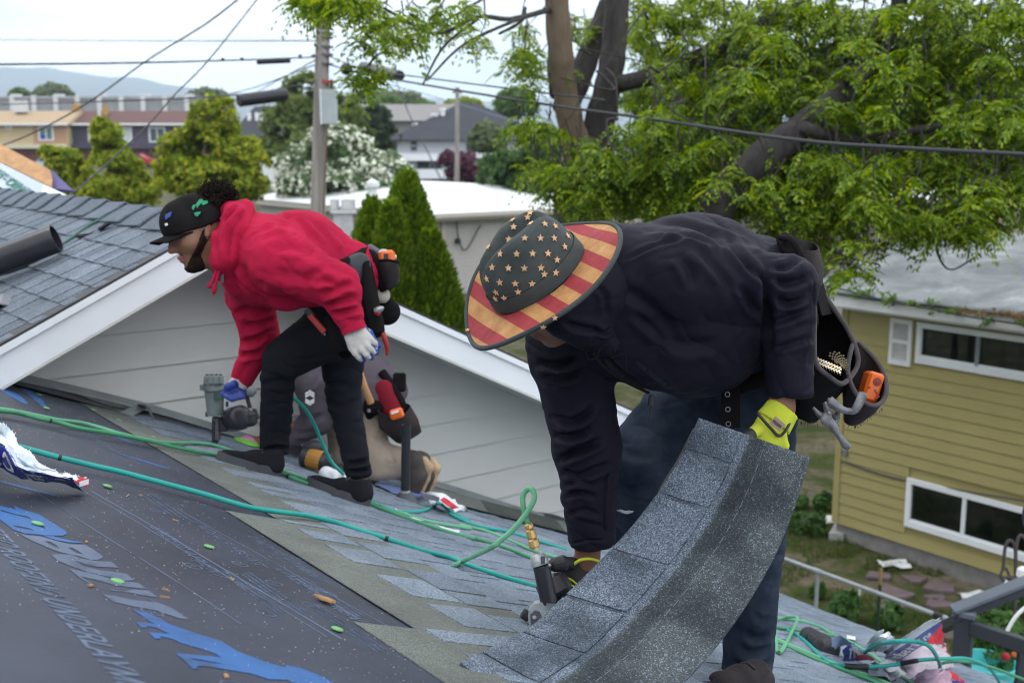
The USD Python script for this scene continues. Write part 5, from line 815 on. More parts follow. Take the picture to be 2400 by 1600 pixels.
def blob(bones, h=0.01, k=0.03, cuts=(), pad=0.03, fn_extra=None):
    pts = np.array([q[0] + s * q[1] for b in bones for q in b[:2] for s in (-1, 1)]); lo, hi = pts.min(0) - pad, pts.max(0) + pad
    def fn(p):
        d = bone_d(p, bones[0])
        for b in bones[1:]:
            kk = (b[2] if len(b) > 2 else {}).get('k', k); e = bone_d(p, b); hh = np.clip(0.5 + 0.5 * (e - d) / kk, 0, 1); d = e * (1 - hh) + d * hh - kk * hh * (1 - hh)
        for (c, n) in cuts: d = np.maximum(d, (p - c) @ nrm(n))
        if fn_extra: d = fn_extra(p, d)
        return d
    return net(fn, lo, hi, h)
def vnormals(v, f):
    n = np.zeros_like(v); c = np.cross(v[f[:, 1]] - v[f[:, 0]], v[f[:, 2]] - v[f[:, 0]])
    for k in range(3): np.add.at(n, f[:, k], c)
    return n / (np.linalg.norm(n, axis=1, keepdims=True) + 1e-12)
def relax(m, it=2):
    v, f = m; v = v.copy(); e = np.vstack([f[:, [0, 1]], f[:, [1, 2]], f[:, [2, 0]]]); e = np.vstack([e, e[:, ::-1]]); cnt = np.bincount(e[:, 0], minlength=len(v))[:, None].clip(1)
    for k in range(it * 2):
        a = np.zeros_like(v); np.add.at(a, e[:, 0], v[e[:, 1]]); v = v + (a / cnt - v) * (0.5 if k % 2 == 0 else -0.42)
    return v, f
def topx(v): q = v - CAM; z = q @ FWD; return np.stack([1200 + FPX * (q @ RGT) / z, 800 - FPX * (q @ UPV) / z], 1)
def subdiv(m): t = trimesh.Trimesh(m[0], m[1], process=False).subdivide(); return np.array(t.vertices), np.array(t.faces)
def folds(m, creases=(), amp=0.004, scale=0.05, stretch=(1, 1, 1), seed=1, fine=0.0, dirs=(), sub=False):
    """Cloth: broad noise, plus modelled creases (polyline, half width px, depth m), each a valley beside a raised roll."""
    if sub: m = subdiv(m)
    v, f = m; n = vnormals(v, f); q = v * np.asarray(stretch) / scale; r = 1 - np.abs(2 * meshkit.fbm(q, 3, seed) - 1); d = amp * (r - 0.6)
    if fine: d = d + fine * (meshkit.fbm(v / (scale * 0.3), 2, seed + 5) - 0.5)
    for k, (ax, wl, am) in enumerate(dirs):        # irregular parallel folds with sharp valleys
        ph = v @ nrm(ax) / wl + 2.2 * meshkit.fbm(v / (wl * 3.2), 3, seed + 11 + k); sh = np.abs(np.sin(np.pi * ph)) ** 0.6; mk = np.clip((meshkit.fbm(v / (wl * 2.2), 2, seed + 31 + k) - 0.47) * 6, 0, 1); d = d + am * mk * (sh - 0.7)
    px = topx(v); front = np.clip(((CAM - v) / np.linalg.norm(CAM - v, axis=1, keepdims=True) * n).sum(1) * 2.0 + 0.35, 0, 1)
    for pl, w, dep in creases:
        pl = smooth_path(np.array([(x, y, 0.0) for x, y in pl]), 5)[:, :2]; best = np.full(len(v), 1e9); side = np.zeros(len(v)); tt = np.zeros(len(v))
        for i in range(len(pl) - 1):
            a, b = pl[i], pl[i + 1]; ba = b - a; t = np.clip((px - a) @ ba / (ba @ ba + 1e-9), 0, 1); e = px - a - t[:, None] * ba; dd = np.linalg.norm(e, axis=1); sg = np.sign(ba[0] * (px[:, 1] - a[1]) - ba[1] * (px[:, 0] - a[0])); up_ = dd < best; best = np.where(up_, dd, best); side = np.where(up_, sg, side); tt = np.where(up_, (i + t) / (len(pl) - 1), tt)
        s = best * side / w; end = np.clip(4 * tt, 0, 1) * np.clip(4 * (1 - tt), 0, 1); d = d + front * end * dep * (-np.exp(-s ** 2) + 0.75 * np.exp(-((s - 1.7) / 1.1) ** 2) + 0.3 * np.exp(-((s + 1.7) / 1.1) ** 2))
    return v + n * d[:, None], f
def cloth(name, col, rough=0.85, weave=900, bump=0.15, sheen=0.25, var=0.12, scale=7, col2=None): return mat(name, col, rough, var, scale, 5, bump=bump, bscale=weave, bdist=0.001, sheen=0.0, col2=col2, spec=0.12)
SKIN = mat('brown_skin', (0.23, 0.115, 0.07), 0.5, 0.1, 20, bump=0.1, bscale=300, bdist=0.001); SKIN2 = mat('tanned_skin', (0.20, 0.09, 0.055), 0.5, 0.1, 20, bump=0.1, bscale=300, bdist=0.001)
LEATHER = mat('dark_worn_leather', (0.028, 0.022, 0.024), 0.7, 0.45, 9, bump=0.35, bscale=140, bdist=0.003, spec=0.2); LEATHB = mat('black_suede', (0.009, 0.008, 0.009), 0.92, 0.3, 9, bump=0.3, bscale=250, bdist=0.002, spec=0.08); LEATHE = mat('grey_leather_binding', (0.06, 0.052, 0.055), 0.9, 0.25, 20, bump=0.5, bscale=300, bdist=0.003)
STEEL = mat('worn_steel', (0.32, 0.33, 0.35), 0.38, 0.2, 14, metallic=0.85); DSTEEL = mat('dark_steel', (0.10, 0.105, 0.12), 0.45, 0.3, 20, metallic=0.6); ORANGE = mat('orange_plastic', (0.72, 0.13, 0.015), 0.35, 0.06, 8); REDP = mat('red_plastic', (0.32, 0.015, 0.015), 0.4, 0.15, 10)
def imgdir(r, u, c): return nrm(RGT * r + UPV * u - FWD * c)     # right, up and towards the viewer
def head_mesh(c, fwd, up, s=1.0, h=0.006):
    """A head in its own axes: c centre, fwd face direction, s scale. Returns skin mesh and eye balls."""
    f, u = nrm(fwd), nrm(up - nrm(fwd) * (up @ nrm(fwd))); l = np.cross(u, f); q = lambda x, y, z: c + (f * x + l * y + u * z) * s
    b = [((q(-0.012, 0, 0.035), 0.088 * s), (q(0.018, 0, 0.030), 0.080 * s)), ((q(0.03, 0, -0.03), 0.062 * s), (q(0.045, 0, -0.075), 0.040 * s), {'k': 0.05}), ((q(0.072, 0, -0.095), 0.021 * s), (q(0.06, 0, -0.09), 0.03 * s), {'k': 0.03}),
         ((q(-0.02, 0, -0.05), 0.055 * s), (q(-0.055, 0, -0.16), 0.058 * s), {'k': 0.04}), ((q(0.09, 0, 0.022), 0.011 * s), (q(0.116, 0, -0.018), 0.0125 * s), {'k': 0.018}), ((q(0.10, 0.012, -0.022), 0.009 * s), (q(0.10, -0.012, -0.022), 0.009 * s), {'k': 0.012}),
         ((q(0.083, 0.035, 0.033), 0.011 * s), (q(0.083, -0.035, 0.033), 0.011 * s), {'k': 0.022}), ((q(0.097, 0.017, -0.052), 0.0068 * s), (q(0.097, -0.017, -0.052), 0.0068 * s), {'k': 0.008}), ((q(0.093, 0.015, -0.066), 0.0075 * s), (q(0.093, -0.015, -0.066), 0.0075 * s), {'k': 0.008}),
         ((q(0.06, 0.046, -0.012), 0.02 * s), (q(0.05, 0.05, -0.02), 0.024 * s), {'k': 0.03}), ((q(0.06, -0.046, -0.012), 0.02 * s), (q(0.05, -0.05, -0.02), 0.024 * s), {'k': 0.03})]
    for sd in (1, -1): b += [((q(-0.018, sd * 0.082, 0.022), 0.014 * s), (q(-0.008, sd * 0.083, -0.012), 0.010 * s), {'k': 0.008, 'squash': (l, 0.5)})]
    sock = [q(0.083, sd * 0.031, 0.008) for sd in (1, -1)]
    def ex(p, d):
        for e in sock: d = np.maximum(d, 0.0145 * s - np.linalg.norm(p - e, axis=1))
        mouth = np.linalg.norm(np.stack([(p - q(0.103, 0, -0.0592)) @ f / 0.010, (p - q(0.103, 0, -0.0592)) @ l / 0.021, (p - q(0.103, 0, -0.0592)) @ u / 0.0022], 1), axis=1) - 1
        return np.maximum(d, -mouth * 0.003)
    m = blob(b, h * s, 0.02, fn_extra=ex); eyes = [ball(q(0.0775, sd * 0.031, 0.008), 0.0135 * s, 2) for sd in (1, -1)]; iris = [ball(q(0.0885, sd * 0.031, 0.006), 0.0058 * s, 1) for sd in (1, -1)]
    return m, eyes, iris, q, b
def glove_hand(wrist, palm, tips, thumb, rw, rp, rf, curl, h=0.0035, mids=None):
    """wrist, palm end (knuckle centre), four finger tips, thumb (base, joint, tip). Each finger is a chain with two bends; curl is the direction in which knuckles stand out."""
    b = [((wrist, rw), (palm, rp), {'squash': (curl, 0.62)})]; n = len(tips); acr = nrm(tips[-1] - tips[0]) if n > 1 else RGT
    for i, t in enumerate(tips):
        k0 = palm + acr * (i - (n - 1) / 2) * rf * 2.05; ln = np.linalg.norm(t - k0); m1 = k0 * 0.58 + t * 0.42 + nrm(curl) * ln * 0.26; m2 = k0 * 0.2 + t * 0.8 + nrm(curl) * ln * 0.16
        b += [((k0, rf * 1.1), (m1, rf * 1.04), {'k': 0.006}), ((m1, rf * 1.04), (m2, rf * 0.95), {'k': 0.004}), ((m2, rf * 0.95), (t, rf * 0.84), {'k': 0.004})]
    b += [((thumb[0], rf * 1.5), (thumb[1], rf * 1.2), {'k': 0.014}), ((thumb[1], rf * 1.2), (thumb[2], rf * 1.0), {'k': 0.006})]
    return b
def tubepart(t, nm, pts, r, m, sides=10, n=6): return part(t, nm, tube(smooth_path(pts, n), r, sides), m, True)
# ================================================================== the man in front with the striped hat
fm = thing('person', 'person in a dark navy jacket and starred, striped hat bending down over the shingles', 'person', roofpx(1740, 1590))
JK = cloth('navy_softshell', (0.0085, 0.008, 0.0165), 0.6, 1400, 0.05, 0.03, 0.1, 5); DENIM = cloth('blue_denim', (0.008, 0.014, 0.030), 0.9, 1300, 0.25, 0.05, 0.5, 7, col2=(0.045, 0.06, 0.085))
c5 = lambda *pts: [(1050 + x / 2.613, 450 + y / 2.613) for x, y in pts]; c6 = lambda *pts: [(1150 + x / 2.613, 900 + y / 2.613) for x, y in pts]
chest, mid, pelv = J(1435, 690, 2.75, 152), J(1625, 697, 2.84, 188), J(1765, 690, 2.95, 138)
shF, elF, wrF = J(1335, 815, 2.80, 96), J(1376, 1050, 2.84, 78), J(1388, 1274, 2.85, 56)
shN, elN, wrN = J(1590, 650, 2.66, 100), J(1846, 668, 2.70, 66), J(1852, 929, 2.66, 53)
bones = [(chest, mid), (mid, pelv), (J(1545, 780, 2.78, 138), J(1640, 792, 2.84, 140), {'k': 0.06}), (J(1420, 760, 2.76, 125), shF, {'k': 0.06}), (shF, elF, {'k': 0.04}), (elF, (wrF[0], wrF[1]), {'k': 0.03, 'flat': 1}), (J(1500, 650, 2.7, 110), shN, {'k': 0.05}), (shN, elN, {'k': 0.035}), (elN, wrN, {'k': 0.022, 'flat': 1}), (J(1400, 640, 2.72, 112), J(1445, 660, 2.76, 120), {'k': 0.05})]
cr_j = [(c5((1210, 190), (1420, 205), (1600, 270), (1700, 345)), 8, .009), (c5((1180, 235), (1400, 250), (1560, 300), (1640, 345)), 7, .008), (c5((1560, 165), (1760, 225), (1900, 300), (1990, 380)), 10, .006), (c5((1060, 430), (1180, 370), (1330, 315), (1520, 280)), 5, .004), (c5((1690, 270), (1780, 390), (1880, 500), (1960, 560)), 9, .010), (c5((1960, 450), (2050, 470), (2120, 430), (2180, 400)), 9, .010), (c5((1960, 520), (2060, 560), (2160, 540), (2230, 500)), 9, .009), (c5((1990, 640), (2090, 680), (2190, 640)), 8, .008), (c5((1960, 800), (2080, 770), (2220, 700)), 9, .007), (c5((1990, 960), (2100, 930), (2230, 880)), 8, .006), (c5((1950, 420), (1945, 600), (1955, 800), (1960, 1000)), 12, .016), (c5((1500, 330), (1600, 420), (1680, 520), (1740, 640)), 12, .007), (c5((1400, 380), (1480, 480), (1500, 600)), 12, .006), (c5((1780, 560), (1850, 660), (1900, 760)), 10, .008), (c5((1010, 560), (1150, 640), (1300, 760), (1450, 980)), 16, .006), (c5((880, 900), (960, 1000), (1080, 1110), (1270, 1245)), 4, .005), (c5((1300, 900), (1480, 940), (1680, 900)), 16, .007), (c5((1120, 720), (1250, 830), (1330, 930)), 12, .007),
        (c5((540, 1040), (660, 1060), (800, 1010)), 9, .012), (c5((560, 1110), (700, 1130), (840, 1090)), 9, .010), (c6((360, 180), (470, 225), (560, 200), (640, 120)), 8, .012), (c6((385, 300), (480, 320), (620, 270)), 8, .010), (c6((395, 470), (470, 440), (570, 390), (700, 330)), 9, .014), (c6((420, 520), (520, 560), (640, 520), (740, 480)), 8, .009), (c6((440, 620), (540, 590), (620, 600)), 7, .008), (c6((450, 700), (540, 660), (650, 690)), 7, .006), (c6((470, 800), (560, 770), (680, 800)), 7, .005), (c6((480, 975), (600, 955), (700, 950)), 3, .004), (c6((700, 980), (690, 800), (700, 600), (705, 430)), 3, .003), (c5((2215, 480), (2235, 700), (2180, 1000), (2160, 1220)), 3, .003)]
jk = folds(relax(blob(bones, 0.0085, 0.05)), [(a, b, c * 1.5) for a, b, c in cr_j], 0.006, 0.10, (1, 1, 1), 4, 0.0012, dirs=[(UPV + RGT * 0.45, 0.06, 0.007), (RGT * 0.9 + UPV * 0.5, 0.08, 0.006), (UPV - RGT * 0.5, 0.035, 0.003)], sub=True)
jacket = part(fm, 'jacket', jk, JK, True, label='dark navy softshell jacket with long sleeves')
hood = folds(relax(blob([(J(1335, 690, 2.56, 68), J(1400, 690, 2.62, 76)), (J(1318, 745, 2.54, 46), J(1375, 770, 2.58, 48)), (J(1380, 640, 2.62, 70), J(1430, 650, 2.7, 80)), (J(1410, 560, 2.80, 40), J(1440, 610, 2.74, 52)), (J(1440, 610, 2.74, 52), J(1400, 700, 2.66, 50)), (J(1400, 700, 2.66, 50), J(1370, 760, 2.62, 46)), (J(1370, 760, 2.62, 46), J(1420, 805, 2.62, 32)), (J(1350, 745, 2.66, 60), J(1385, 720, 2.70, 70))], 0.007, 0.03)), [(c5((900, 560), (960, 640), (960, 760)), 8, .008), (c5((700, 800), (820, 830), (930, 850)), 8, .010), (c5((880, 830), (950, 860), (1000, 830)), 5, .010)], 0.006, 0.06, seed=8, dirs=[(UPV - RGT * 0.6, 0.04, 0.005)], sub=True)
part(fm, 'collar', hood, JK, True)
part(jacket, 'zipper', tube(smooth_path([P(1388, 826, 2.56), P(1412, 858, 2.59), P(1455, 888, 2.63), P(1520, 920, 2.69)], 6), 0.004, 6), LEATHB)
part(jacket, 'zip_pull', cat([cyl(P(1527, 926, 2.68), P(1526, 950, 2.68), 0.006, 0.009, 8), cyl(P(1526, 950, 2.68), P(1521, 990, 2.68), 0.004, 0.003, 6)]), DARKM)
part(jacket, 'drawcord', tube(smooth_path([P(1372, 812, 2.57), P(1378, 840, 2.56), P(1395, 838, 2.56), P(1410, 812, 2.56), P(1432, 808, 2.57), P(1440, 825, 2.57), P(1432, 838, 2.58), P(1462, 830, 2.59), P(1468, 865, 2.60)], 6), 0.0022, 6), mat('cord_grey', (0.010, 0.010, 0.012), 0.9, spec=0.1))
_tp = [P(1483, 848, 2.56), P(1538, 892, 2.585)]; txd = nrm(_tp[1] - _tp[0]); tn = nrm(CAM - _tp[0]); tn = nrm(tn - txd * (tn @ txd)); part(jacket, 'chest_lettering', text3('new balance', 0.0125, _tp[0] + tn * 0.012, txd, np.cross(tn, txd), 0.001), mat('dark_teal_print', (0.011, 0.017, 0.021), 0.9, spec=0.1))
# body under the clothes, one continuous figure
sm = lambda j, s: (j[0], j[1] * s); hd = P(1285, 683, 2.60); hw = J(1835, 955, 2.655, 30); hwF = J(1379, 1300, 2.85, 36)
hipN, knN, anN = J(1785, 800, 3.0, 95), J(1792, 1140, 2.98, 66), J(1758, 1545, 3.0, 42); hipF, knF, anF = J(1725, 810, 3.16, 100), J(1492, 1085, 3.06, 84), J(1520, 1430, 3.26, 52)
hm, eyes, iris, hq, hb = head_mesh(hd, imgdir(-0.62, -0.70, 0.10), imgdir(-0.5, 0.65, 0.5), 0.97)
bb_ = [(sm(chest, .8), sm(mid, .8)), (sm(mid, .8), sm(pelv, .8)), (sm(chest, .6), sm(shF, .65)), (sm(shF, .65), sm(elF, .6)), (sm(elF, .6), (hwF[0], R_(30, 2.85))), (sm(chest, .6), sm(shN, .55)), (sm(shN, .55), sm(elN, .5)), (sm(elN, .5), (hw[0], R_(27, 2.65))), (sm(pelv, .7), sm(hipN, .58)), (sm(hipN, .58), sm(knN, .58)), (sm(knN, .58), sm(anN, .58)), (sm(pelv, .7), sm(hipF, .58)), (sm(hipF, .58), sm(knF, .58)), (sm(knF, .58), sm(anF, .58)), ((hd - UPV * 0.05 + RGT * 0.05, 0.055), (chest[0], 0.08))]
palmN = P(1800, 1022, 2.62); tipsN = [P(1778 + 18 * i, 1088 - 4 * i, 2.70 + 0.0 * i) for i in range(4)]; thN = [P(1778, 1004, 2.61), P(1748, 1026, 2.585), P(1716, 1056, 2.565)]
palmF = P(1352, 1340, 2.86); tipsF = [P(1306 + 3 * i, 1330 + 17 * i, 2.84) for i in range(4)]; thF = [P(1340, 1318, 2.82), P(1318, 1315, 2.80), P(1298, 1322, 2.80)]
gN = glove_hand(P(1822, 965, 2.65), palmN, tipsN, thN, 0.036, 0.043, 0.0105, -FWD); gF = glove_hand(P(1374, 1312, 2.855), palmF, tipsF, thF, 0.034, 0.042, 0.0105, -FWD * 0.6 + RGT * 0.5)
thin = lambda bs: [((a[0], a[1] * .8), (c[0], c[1] * .8), *r) for (a, c, *r) in bs]
part(fm, 'body', blob(bb_ + hb + thin(gN[:1]) + thin(gF[:1]), 0.010, 0.03), SKIN2, True, label='brown skinned body, face in shadow')
part(fm, 'face', hm, SKIN2, True); part(fm, 'eye', eyes[0], WHITEP); part(fm, 'eye', eyes[1], WHITEP)
NEON = cloth('neon_yellow_knit', (0.50, 0.56, 0.05), 0.85, 700, 0.3, 0.3, 0.1, 12); GBLK = mat('black_nitrile', (0.018, 0.017, 0.018), 0.55, 0.3, 20, bump=0.2, bscale=300, bdist=0.001)
gm = relax(blob(gN, 0.0035, 0.016), 1); px = topx(gm[0]); gl = part(fm, 'glove', gm, NEON, True, label='neon yellow knit glove with black palm')
th_b = [((thN[1] * 0.6 + thN[0] * 0.4, 0.0150), (thN[1], 0.0150)), ((thN[1], 0.0150), (thN[2], 0.0135))] + [((t * 0.85 + palmN * 0.15, 0.0118), (t, 0.0112)) for t in tipsN]; [part(gl, 'black_finger', blob(q, 0.003, 0.006), GBLK, True) for q in [th_b[:2]] + [[w] for w in th_b[2:]]]
cA, cB = P(1852, 958, 2.655), P(1822, 986, 2.645); part(gl, 'cuff', folds(blob([((P(1838, 956, 2.65), 0.040), (P(1812, 992, 2.64), 0.046), {'flat': 1, 'flat0': 1, 'squash': (-FWD, 0.75)})], 0.0035, 0.01), amp=0.001, scale=0.02), NEON, True); part(gl, 'cuff_edge', tube(smooth_path([P(1774, 967, 2.60), P(1790, 985, 2.593), P(1806, 1003, 2.59), P(1826, 1021, 2.60), P(1843, 1006, 2.605), P(1854, 982, 2.63)], 6), 0.0038, 6), GBLK, True)
lb_ = P(1822, 993, 2.587); lx = nrm(P(1836, 1006, 2.59) - P(1806, 981, 2.587)); ln_ = nrm(CAM - lb_); ly = np.cross(ln_, lx); part(gl, 'cuff_label', box8(lb_ + ln_ * 0.003, lx * 0.017, nrm(np.cross(lx, ln_)) * 0.011, ln_ * 0.001), mat('faded_label', (0.30, 0.22, 0.17), 0.8)); part(gl, 'label_print', cat([box8(lb_ + ln_ * 0.0048 + lx * (0.0045 * i - 0.012) + ly * (0.004 * (j - 0.5)), lx * 0.0014, ly * 0.0016, ln_ * 0.0005) for i in range(6) for j in (0, 1)]), GBLK)
gl2 = part(fm, 'glove', relax(blob(gF, 0.0035, 0.016), 1), GBLK, True, label='black gripping glove with yellow edging'); part(gl2, 'cuff_edge', tube(smooth_path([P(1344, 1322, 2.81), P(1362, 1311, 2.80), P(1385, 1309, 2.81), P(1408, 1316, 2.83)], 6), 0.004, 8), NEON, True); part(gl2, 'finger_seam', cat([tube(smooth_path([P(1320 + 6 * i, 1352 + 16 * i, 2.795), P(1336 + 6 * i, 1356 + 16 * i, 2.79), P(1352 + 5 * i, 1368 + 14 * i, 2.795)], 4), 0.0025, 6) for i in range(2)]), NEON, True)
# jeans, belt, boots
jn = [(J(1760, 740, 3.0, 118), J(1775, 800, 3.02, 118)), (hipN, knN, {'k': 0.05}), (knN, (anN[0], R_(50, 3.0)), {'k': 0.03}), (hipF, knF, {'k': 0.05}), (knF, (anF[0], R_(58, 3.25)), {'k': 0.03, 'flat': 1}), (J(1762, 1450, 2.99, 54), J(1756, 1500, 2.98, 62), {'k': 0.02}), (J(1756, 1500, 2.98, 60), J(1748, 1588, 2.98, 62), {'k': 0.015, 'flat': 1})]
c4 = lambda *pts: [(1000 + x / 2.613, 1000 + y / 2.613) for x, y in pts]
jeans = part(fm, 'jeans', folds(relax(blob(jn, 0.010, 0.05)), [(c4((1940, 1250), (2020, 1290), (2110, 1270)), 9, .014), (c4((1900, 1340), (1990, 1380), (2100, 1330)), 9, .012), (c4((1880, 1430), (1980, 1470), (2080, 1440)), 7, .010), (c4((1990, 1130), (2050, 1180), (2110, 1160)), 8, .008), (c4((1600, 60), (1540, 200), (1440, 360), (1380, 520)), 4, .005), (c4((1180, 120), (1280, 180), (1420, 160)), 12, .008), (c4((1170, 330), (1260, 380), (1360, 350)), 10, .006)], 0.005, 0.09, seed=12, dirs=[(UPV + RGT * 0.4, 0.05, 0.006), (UPV - RGT * 0.5, 0.07, 0.004)], sub=True), DENIM, True)
part(jeans, 'side_seam', tube(smooth_path([P(1625, 1005, 2.83), P(1590, 1075, 2.86), P(1550, 1140, 2.9), P(1528, 1200, 2.95)], 5), 0.0025, 5), mat('tan_thread', (0.14, 0.13, 0.12), 0.8)); part(jeans, 'frayed_rip', cat([tube(smooth_path([P(1446 + 3 * i, 1195 + 2 * math.sin(i * 2), 2.825), P(1462 + 4 * i, 1200 + 3 * math.sin(i), 2.815), P(1476 + 2 * i, 1196 + 3 * i % 5, 2.82)], 4), 0.0016, 4) for i in range(5)]), mat('white_fray', (0.4, 0.43, 0.46), 0.9))
part(fm, 'belt', tube(smooth_path([P(1838, 562, 2.9), P(1862, 600, 2.82), P(1872, 660, 2.80), P(1868, 740, 2.82), P(1850, 820, 2.86), P(1800, 880, 2.84), P(1730, 905, 2.84)], 6), 0.022, 8), LEATHB, True)
st = part(fm, 'belt_strap', thick_grid(np.array([[P(1690 + (2 - j) * 0 - 1, 880 + 0 * j, 2.80) + (P(1690 + 44 * j / 2, 882 + 60 * i, 2.79 - 0.012 * i) - P(1689, 880, 2.80)) for j in range(3)] for i in range(3)]), 0.003), LEATHB)
for py in (924, 959, 993): q = P(1705 + (py - 924) * 0.03, py, 2.765); g = [q + (RGT * math.cos(a) + UPV * math.sin(a)) * 0.0058 for a in np.linspace(0, 2 * np.pi, 17)]; part(st, 'eyelet', tube(np.array(g), 0.0012, 6, False), STEEL, True)
def boot(t, nm, ankle, toe, r, m, solem, up, sole_h=0.02, collar=0.10):
    f = toe - ankle; f = nrm(f - up * (f @ up)); L = np.linalg.norm(toe - ankle); s = np.cross(up, f); a = ankle; hl = a - f * L * 0.22
    bs = [((hl + up * r * 0.75, r * 0.95), (a + f * L * 0.35 + up * r * 0.7, r * 0.95)), ((a + f * L * 0.35 + up * r * 0.7, r * 0.95), (toe - f * r * 0.8 + up * r * 0.42, r * 0.85), {'k': 0.02, 'squash': (up, 0.72)}), ((hl + f * r * 0.7 + up * r, r * 0.85), (a + f * r * 0.2 + up * (r + collar), r * 0.9), {'k': 0.025, 'flat': 1})]
    b = part(t, nm, folds(relax(blob(bs, 0.006, 0.02, cuts=[(a + up * sole_h * 0.6, -up)])), amp=0.002, scale=0.03, seed=3), m, True)
    ol = []
    for k in range(40):
        q = 2 * np.pi * k / 40; x = math.cos(q); y = math.sin(q); w = r * (0.92 + 0.12 * x); ol.append(a + f * (L * 0.39 + x * (L * 0.61 + r * 0.08)) + s * y * w)
    part(b, 'sole', poly_prism(np.array(ol), up, sole_h), solem)
    for k in range(4): c = a + f * L * (0.25 + 0.1 * k) + up * (r * (1.75 - 0.16 * k)); part(b, 'lace', tube(np.array([c - s * r * 0.5 - up * 0.006, c + up * 0.002, c + s * r * 0.5 - up * 0.006]), 0.0035, 6), DARKM)
    return b
bt_ = roofpx(1755, 1620, 0.012); boot(fm, 'boot', bt_, bt_ - BX * 0.17 - AX * 0.03 + ZUP * 0.07, 0.042, LEATHER, DARKM, RN, 0.025, 0.02); af = RP(*roof_ad(anF[0]), 0.012); boot(fm, 'boot', af, af - BX * 0.17 + ZUP * 0.07, 0.045, LEATHER, DARKM, RN, 0.025, 0.12)
# the hat
HC = P(1258, 645, 2.53); HN = imgdir(-0.61 * 0.885, 0.79 * 0.885, 0.465); HL = nrm(RGT * 0.79 + UPV * 0.613); HL = nrm(HL - HN * (HL @ HN)); HS = np.cross(HN, HL)
if HS @ imgdir(0.6, -0.8, 0.3) < 0: HS = -HS                         # HS points to the near, lower brim edge
def hp(l, s, z): return HC + HL * l + HS * s + HN * z
def brim(l, s, rr): ll, ss = l / 0.207, s / 0.213; return -0.006 + 0.013 * abs(ss) ** 2.2 - 0.022 * ll * ll + 0.010 * ll * ss + 0.012 * rr * rr * math.sin(3 * math.atan2(ss, ll) + 0.6)
TH_ = np.linspace(0, 2 * np.pi, 97); bg, uvs = [], []
for rr in np.linspace(0.50, 1.0, 14):
    row = []
    for q in TH_:
        l, s = 0.207 * rr * math.copysign(abs(math.cos(q)) ** 0.93, math.cos(q)), 0.213 * rr * math.copysign(abs(math.sin(q)) ** 0.93, math.sin(q)); row.append(hp(l, s, brim(l, s, rr))); uvs.append((l, s))
    bg.append(row)
HATB = usdkit.material(stage, '/World/Looks/striped_straw', {'tc': ('texture_coordinate', {}), 'sp': ('separate_xyz', {}), 'k': ('math', {'math_type': 'multiply_add', 'value2': -0.14}), 'a': ('math', {'math_type': 'multiply_add', 'value2': 1 / 0.069, 'value3': 10.32}), 'fr': ('math', {'math_type': 'fraction'}), 'st': ('rgb_ramp', {'ramp': [(0.0, (0.60, 0.30, 0.11)), (0.485, (0.60, 0.30, 0.11)), (0.515, (0.40, 0.045, 0.055)), (0.985, (0.40, 0.045, 0.055)), (1.0, (0.60, 0.30, 0.11))]}),
    'n': ('noise_texture', {'scale': 16.0, 'detail': 6.0, 'roughness': 0.7}), 'nr': ('rgb_ramp', {'ramp': [(0.32, (0.78, 0.70, 0.62)), (0.5, (1.0, 1.0, 1.0)), (0.62, (1.12, 1.2, 1.3)), (0.74, (1.35, 1.6, 2.0))]}), 'm': ('mix', {'mix_type': 'multiply', 'fac': 1.0}), 'mp': ('mapping', {'scale': (1, 1, 1)}), 'w1': ('wave_texture', {'scale': 130.0, 'distortion': 1.0, 'wave_type': 'bands', 'bands_direction': 'x'}), 'w2': ('wave_texture', {'scale': 130.0, 'distortion': 1.0, 'wave_type': 'bands', 'bands_direction': 'y'}), 'wm': ('math', {'math_type': 'multiply'}), 'b': ('bump', {'strength': 1.0, 'distance': 0.002}), 'p': ('principled_bsdf', {'roughness': 0.65, 'specular_ior_level': 0.3})},
    [('tc.UV', 'sp.vector'), ('sp.y', 'k.value1'), ('sp.x', 'k.value3'), ('k.value', 'a.value1'), ('a.value', 'fr.value1'), ('fr.value', 'st.fac'), ('tc.UV', 'n.vector'), ('n.fac', 'nr.fac'), ('st.color', 'm.color1'), ('nr.color', 'm.color2'), ('tc.UV', 'w1.vector'), ('tc.UV', 'w2.vector'), ('w1.fac', 'wm.value1'), ('w2.fac', 'wm.value2'), ('wm.value', 'b.height'), ('b.normal', 'p.normal'), ('m.color', 'p.base_color')], surface='p.BSDF')
HATC = usdkit.material(stage, '/World/Looks/dark_green_straw', {'tc': ('texture_coordinate', {}), 'n': ('noise_texture', {'scale': 14.0, 'detail': 5.0}), 'r': ('rgb_ramp', {'ramp': [(0.3, (0.022, 0.032, 0.032)), (0.7, (0.05, 0.066, 0.068))]}), 'w1': ('wave_texture', {'scale': 120.0, 'distortion': 0.6, 'wave_type': 'bands', 'bands_direction': 'x'}), 'w2': ('wave_texture', {'scale': 120.0, 'distortion': 0.6, 'wave_type': 'bands', 'bands_direction': 'y'}), 'wm': ('math', {'math_type': 'multiply'}), 'wr': ('rgb_ramp', {'ramp': [(0, (0.7, 0.7, 0.7)), (1, (1.5, 1.5, 1.5))]}), 'm': ('mix', {'mix_type': 'multiply', 'fac': 1.0}), 'b': ('bump', {'strength': 0.6, 'distance': 0.0015}), 'p': ('principled_bsdf', {'roughness': 0.6, 'specular_ior_level': 0.4})},
    [('tc.UV', 'w1.vector'), ('tc.UV', 'w2.vector'), ('tc.object', 'n.vector'), ('n.fac', 'r.fac'), ('w1.fac', 'wm.value1'), ('w2.fac', 'wm.value2'), ('wm.value', 'wr.fac'), ('r.color', 'm.color1'), ('wr.color', 'm.color2'), ('m.color', 'p.base_color'), ('wm.value', 'b.height'), ('b.normal', 'p.normal')], surface='p.BSDF')
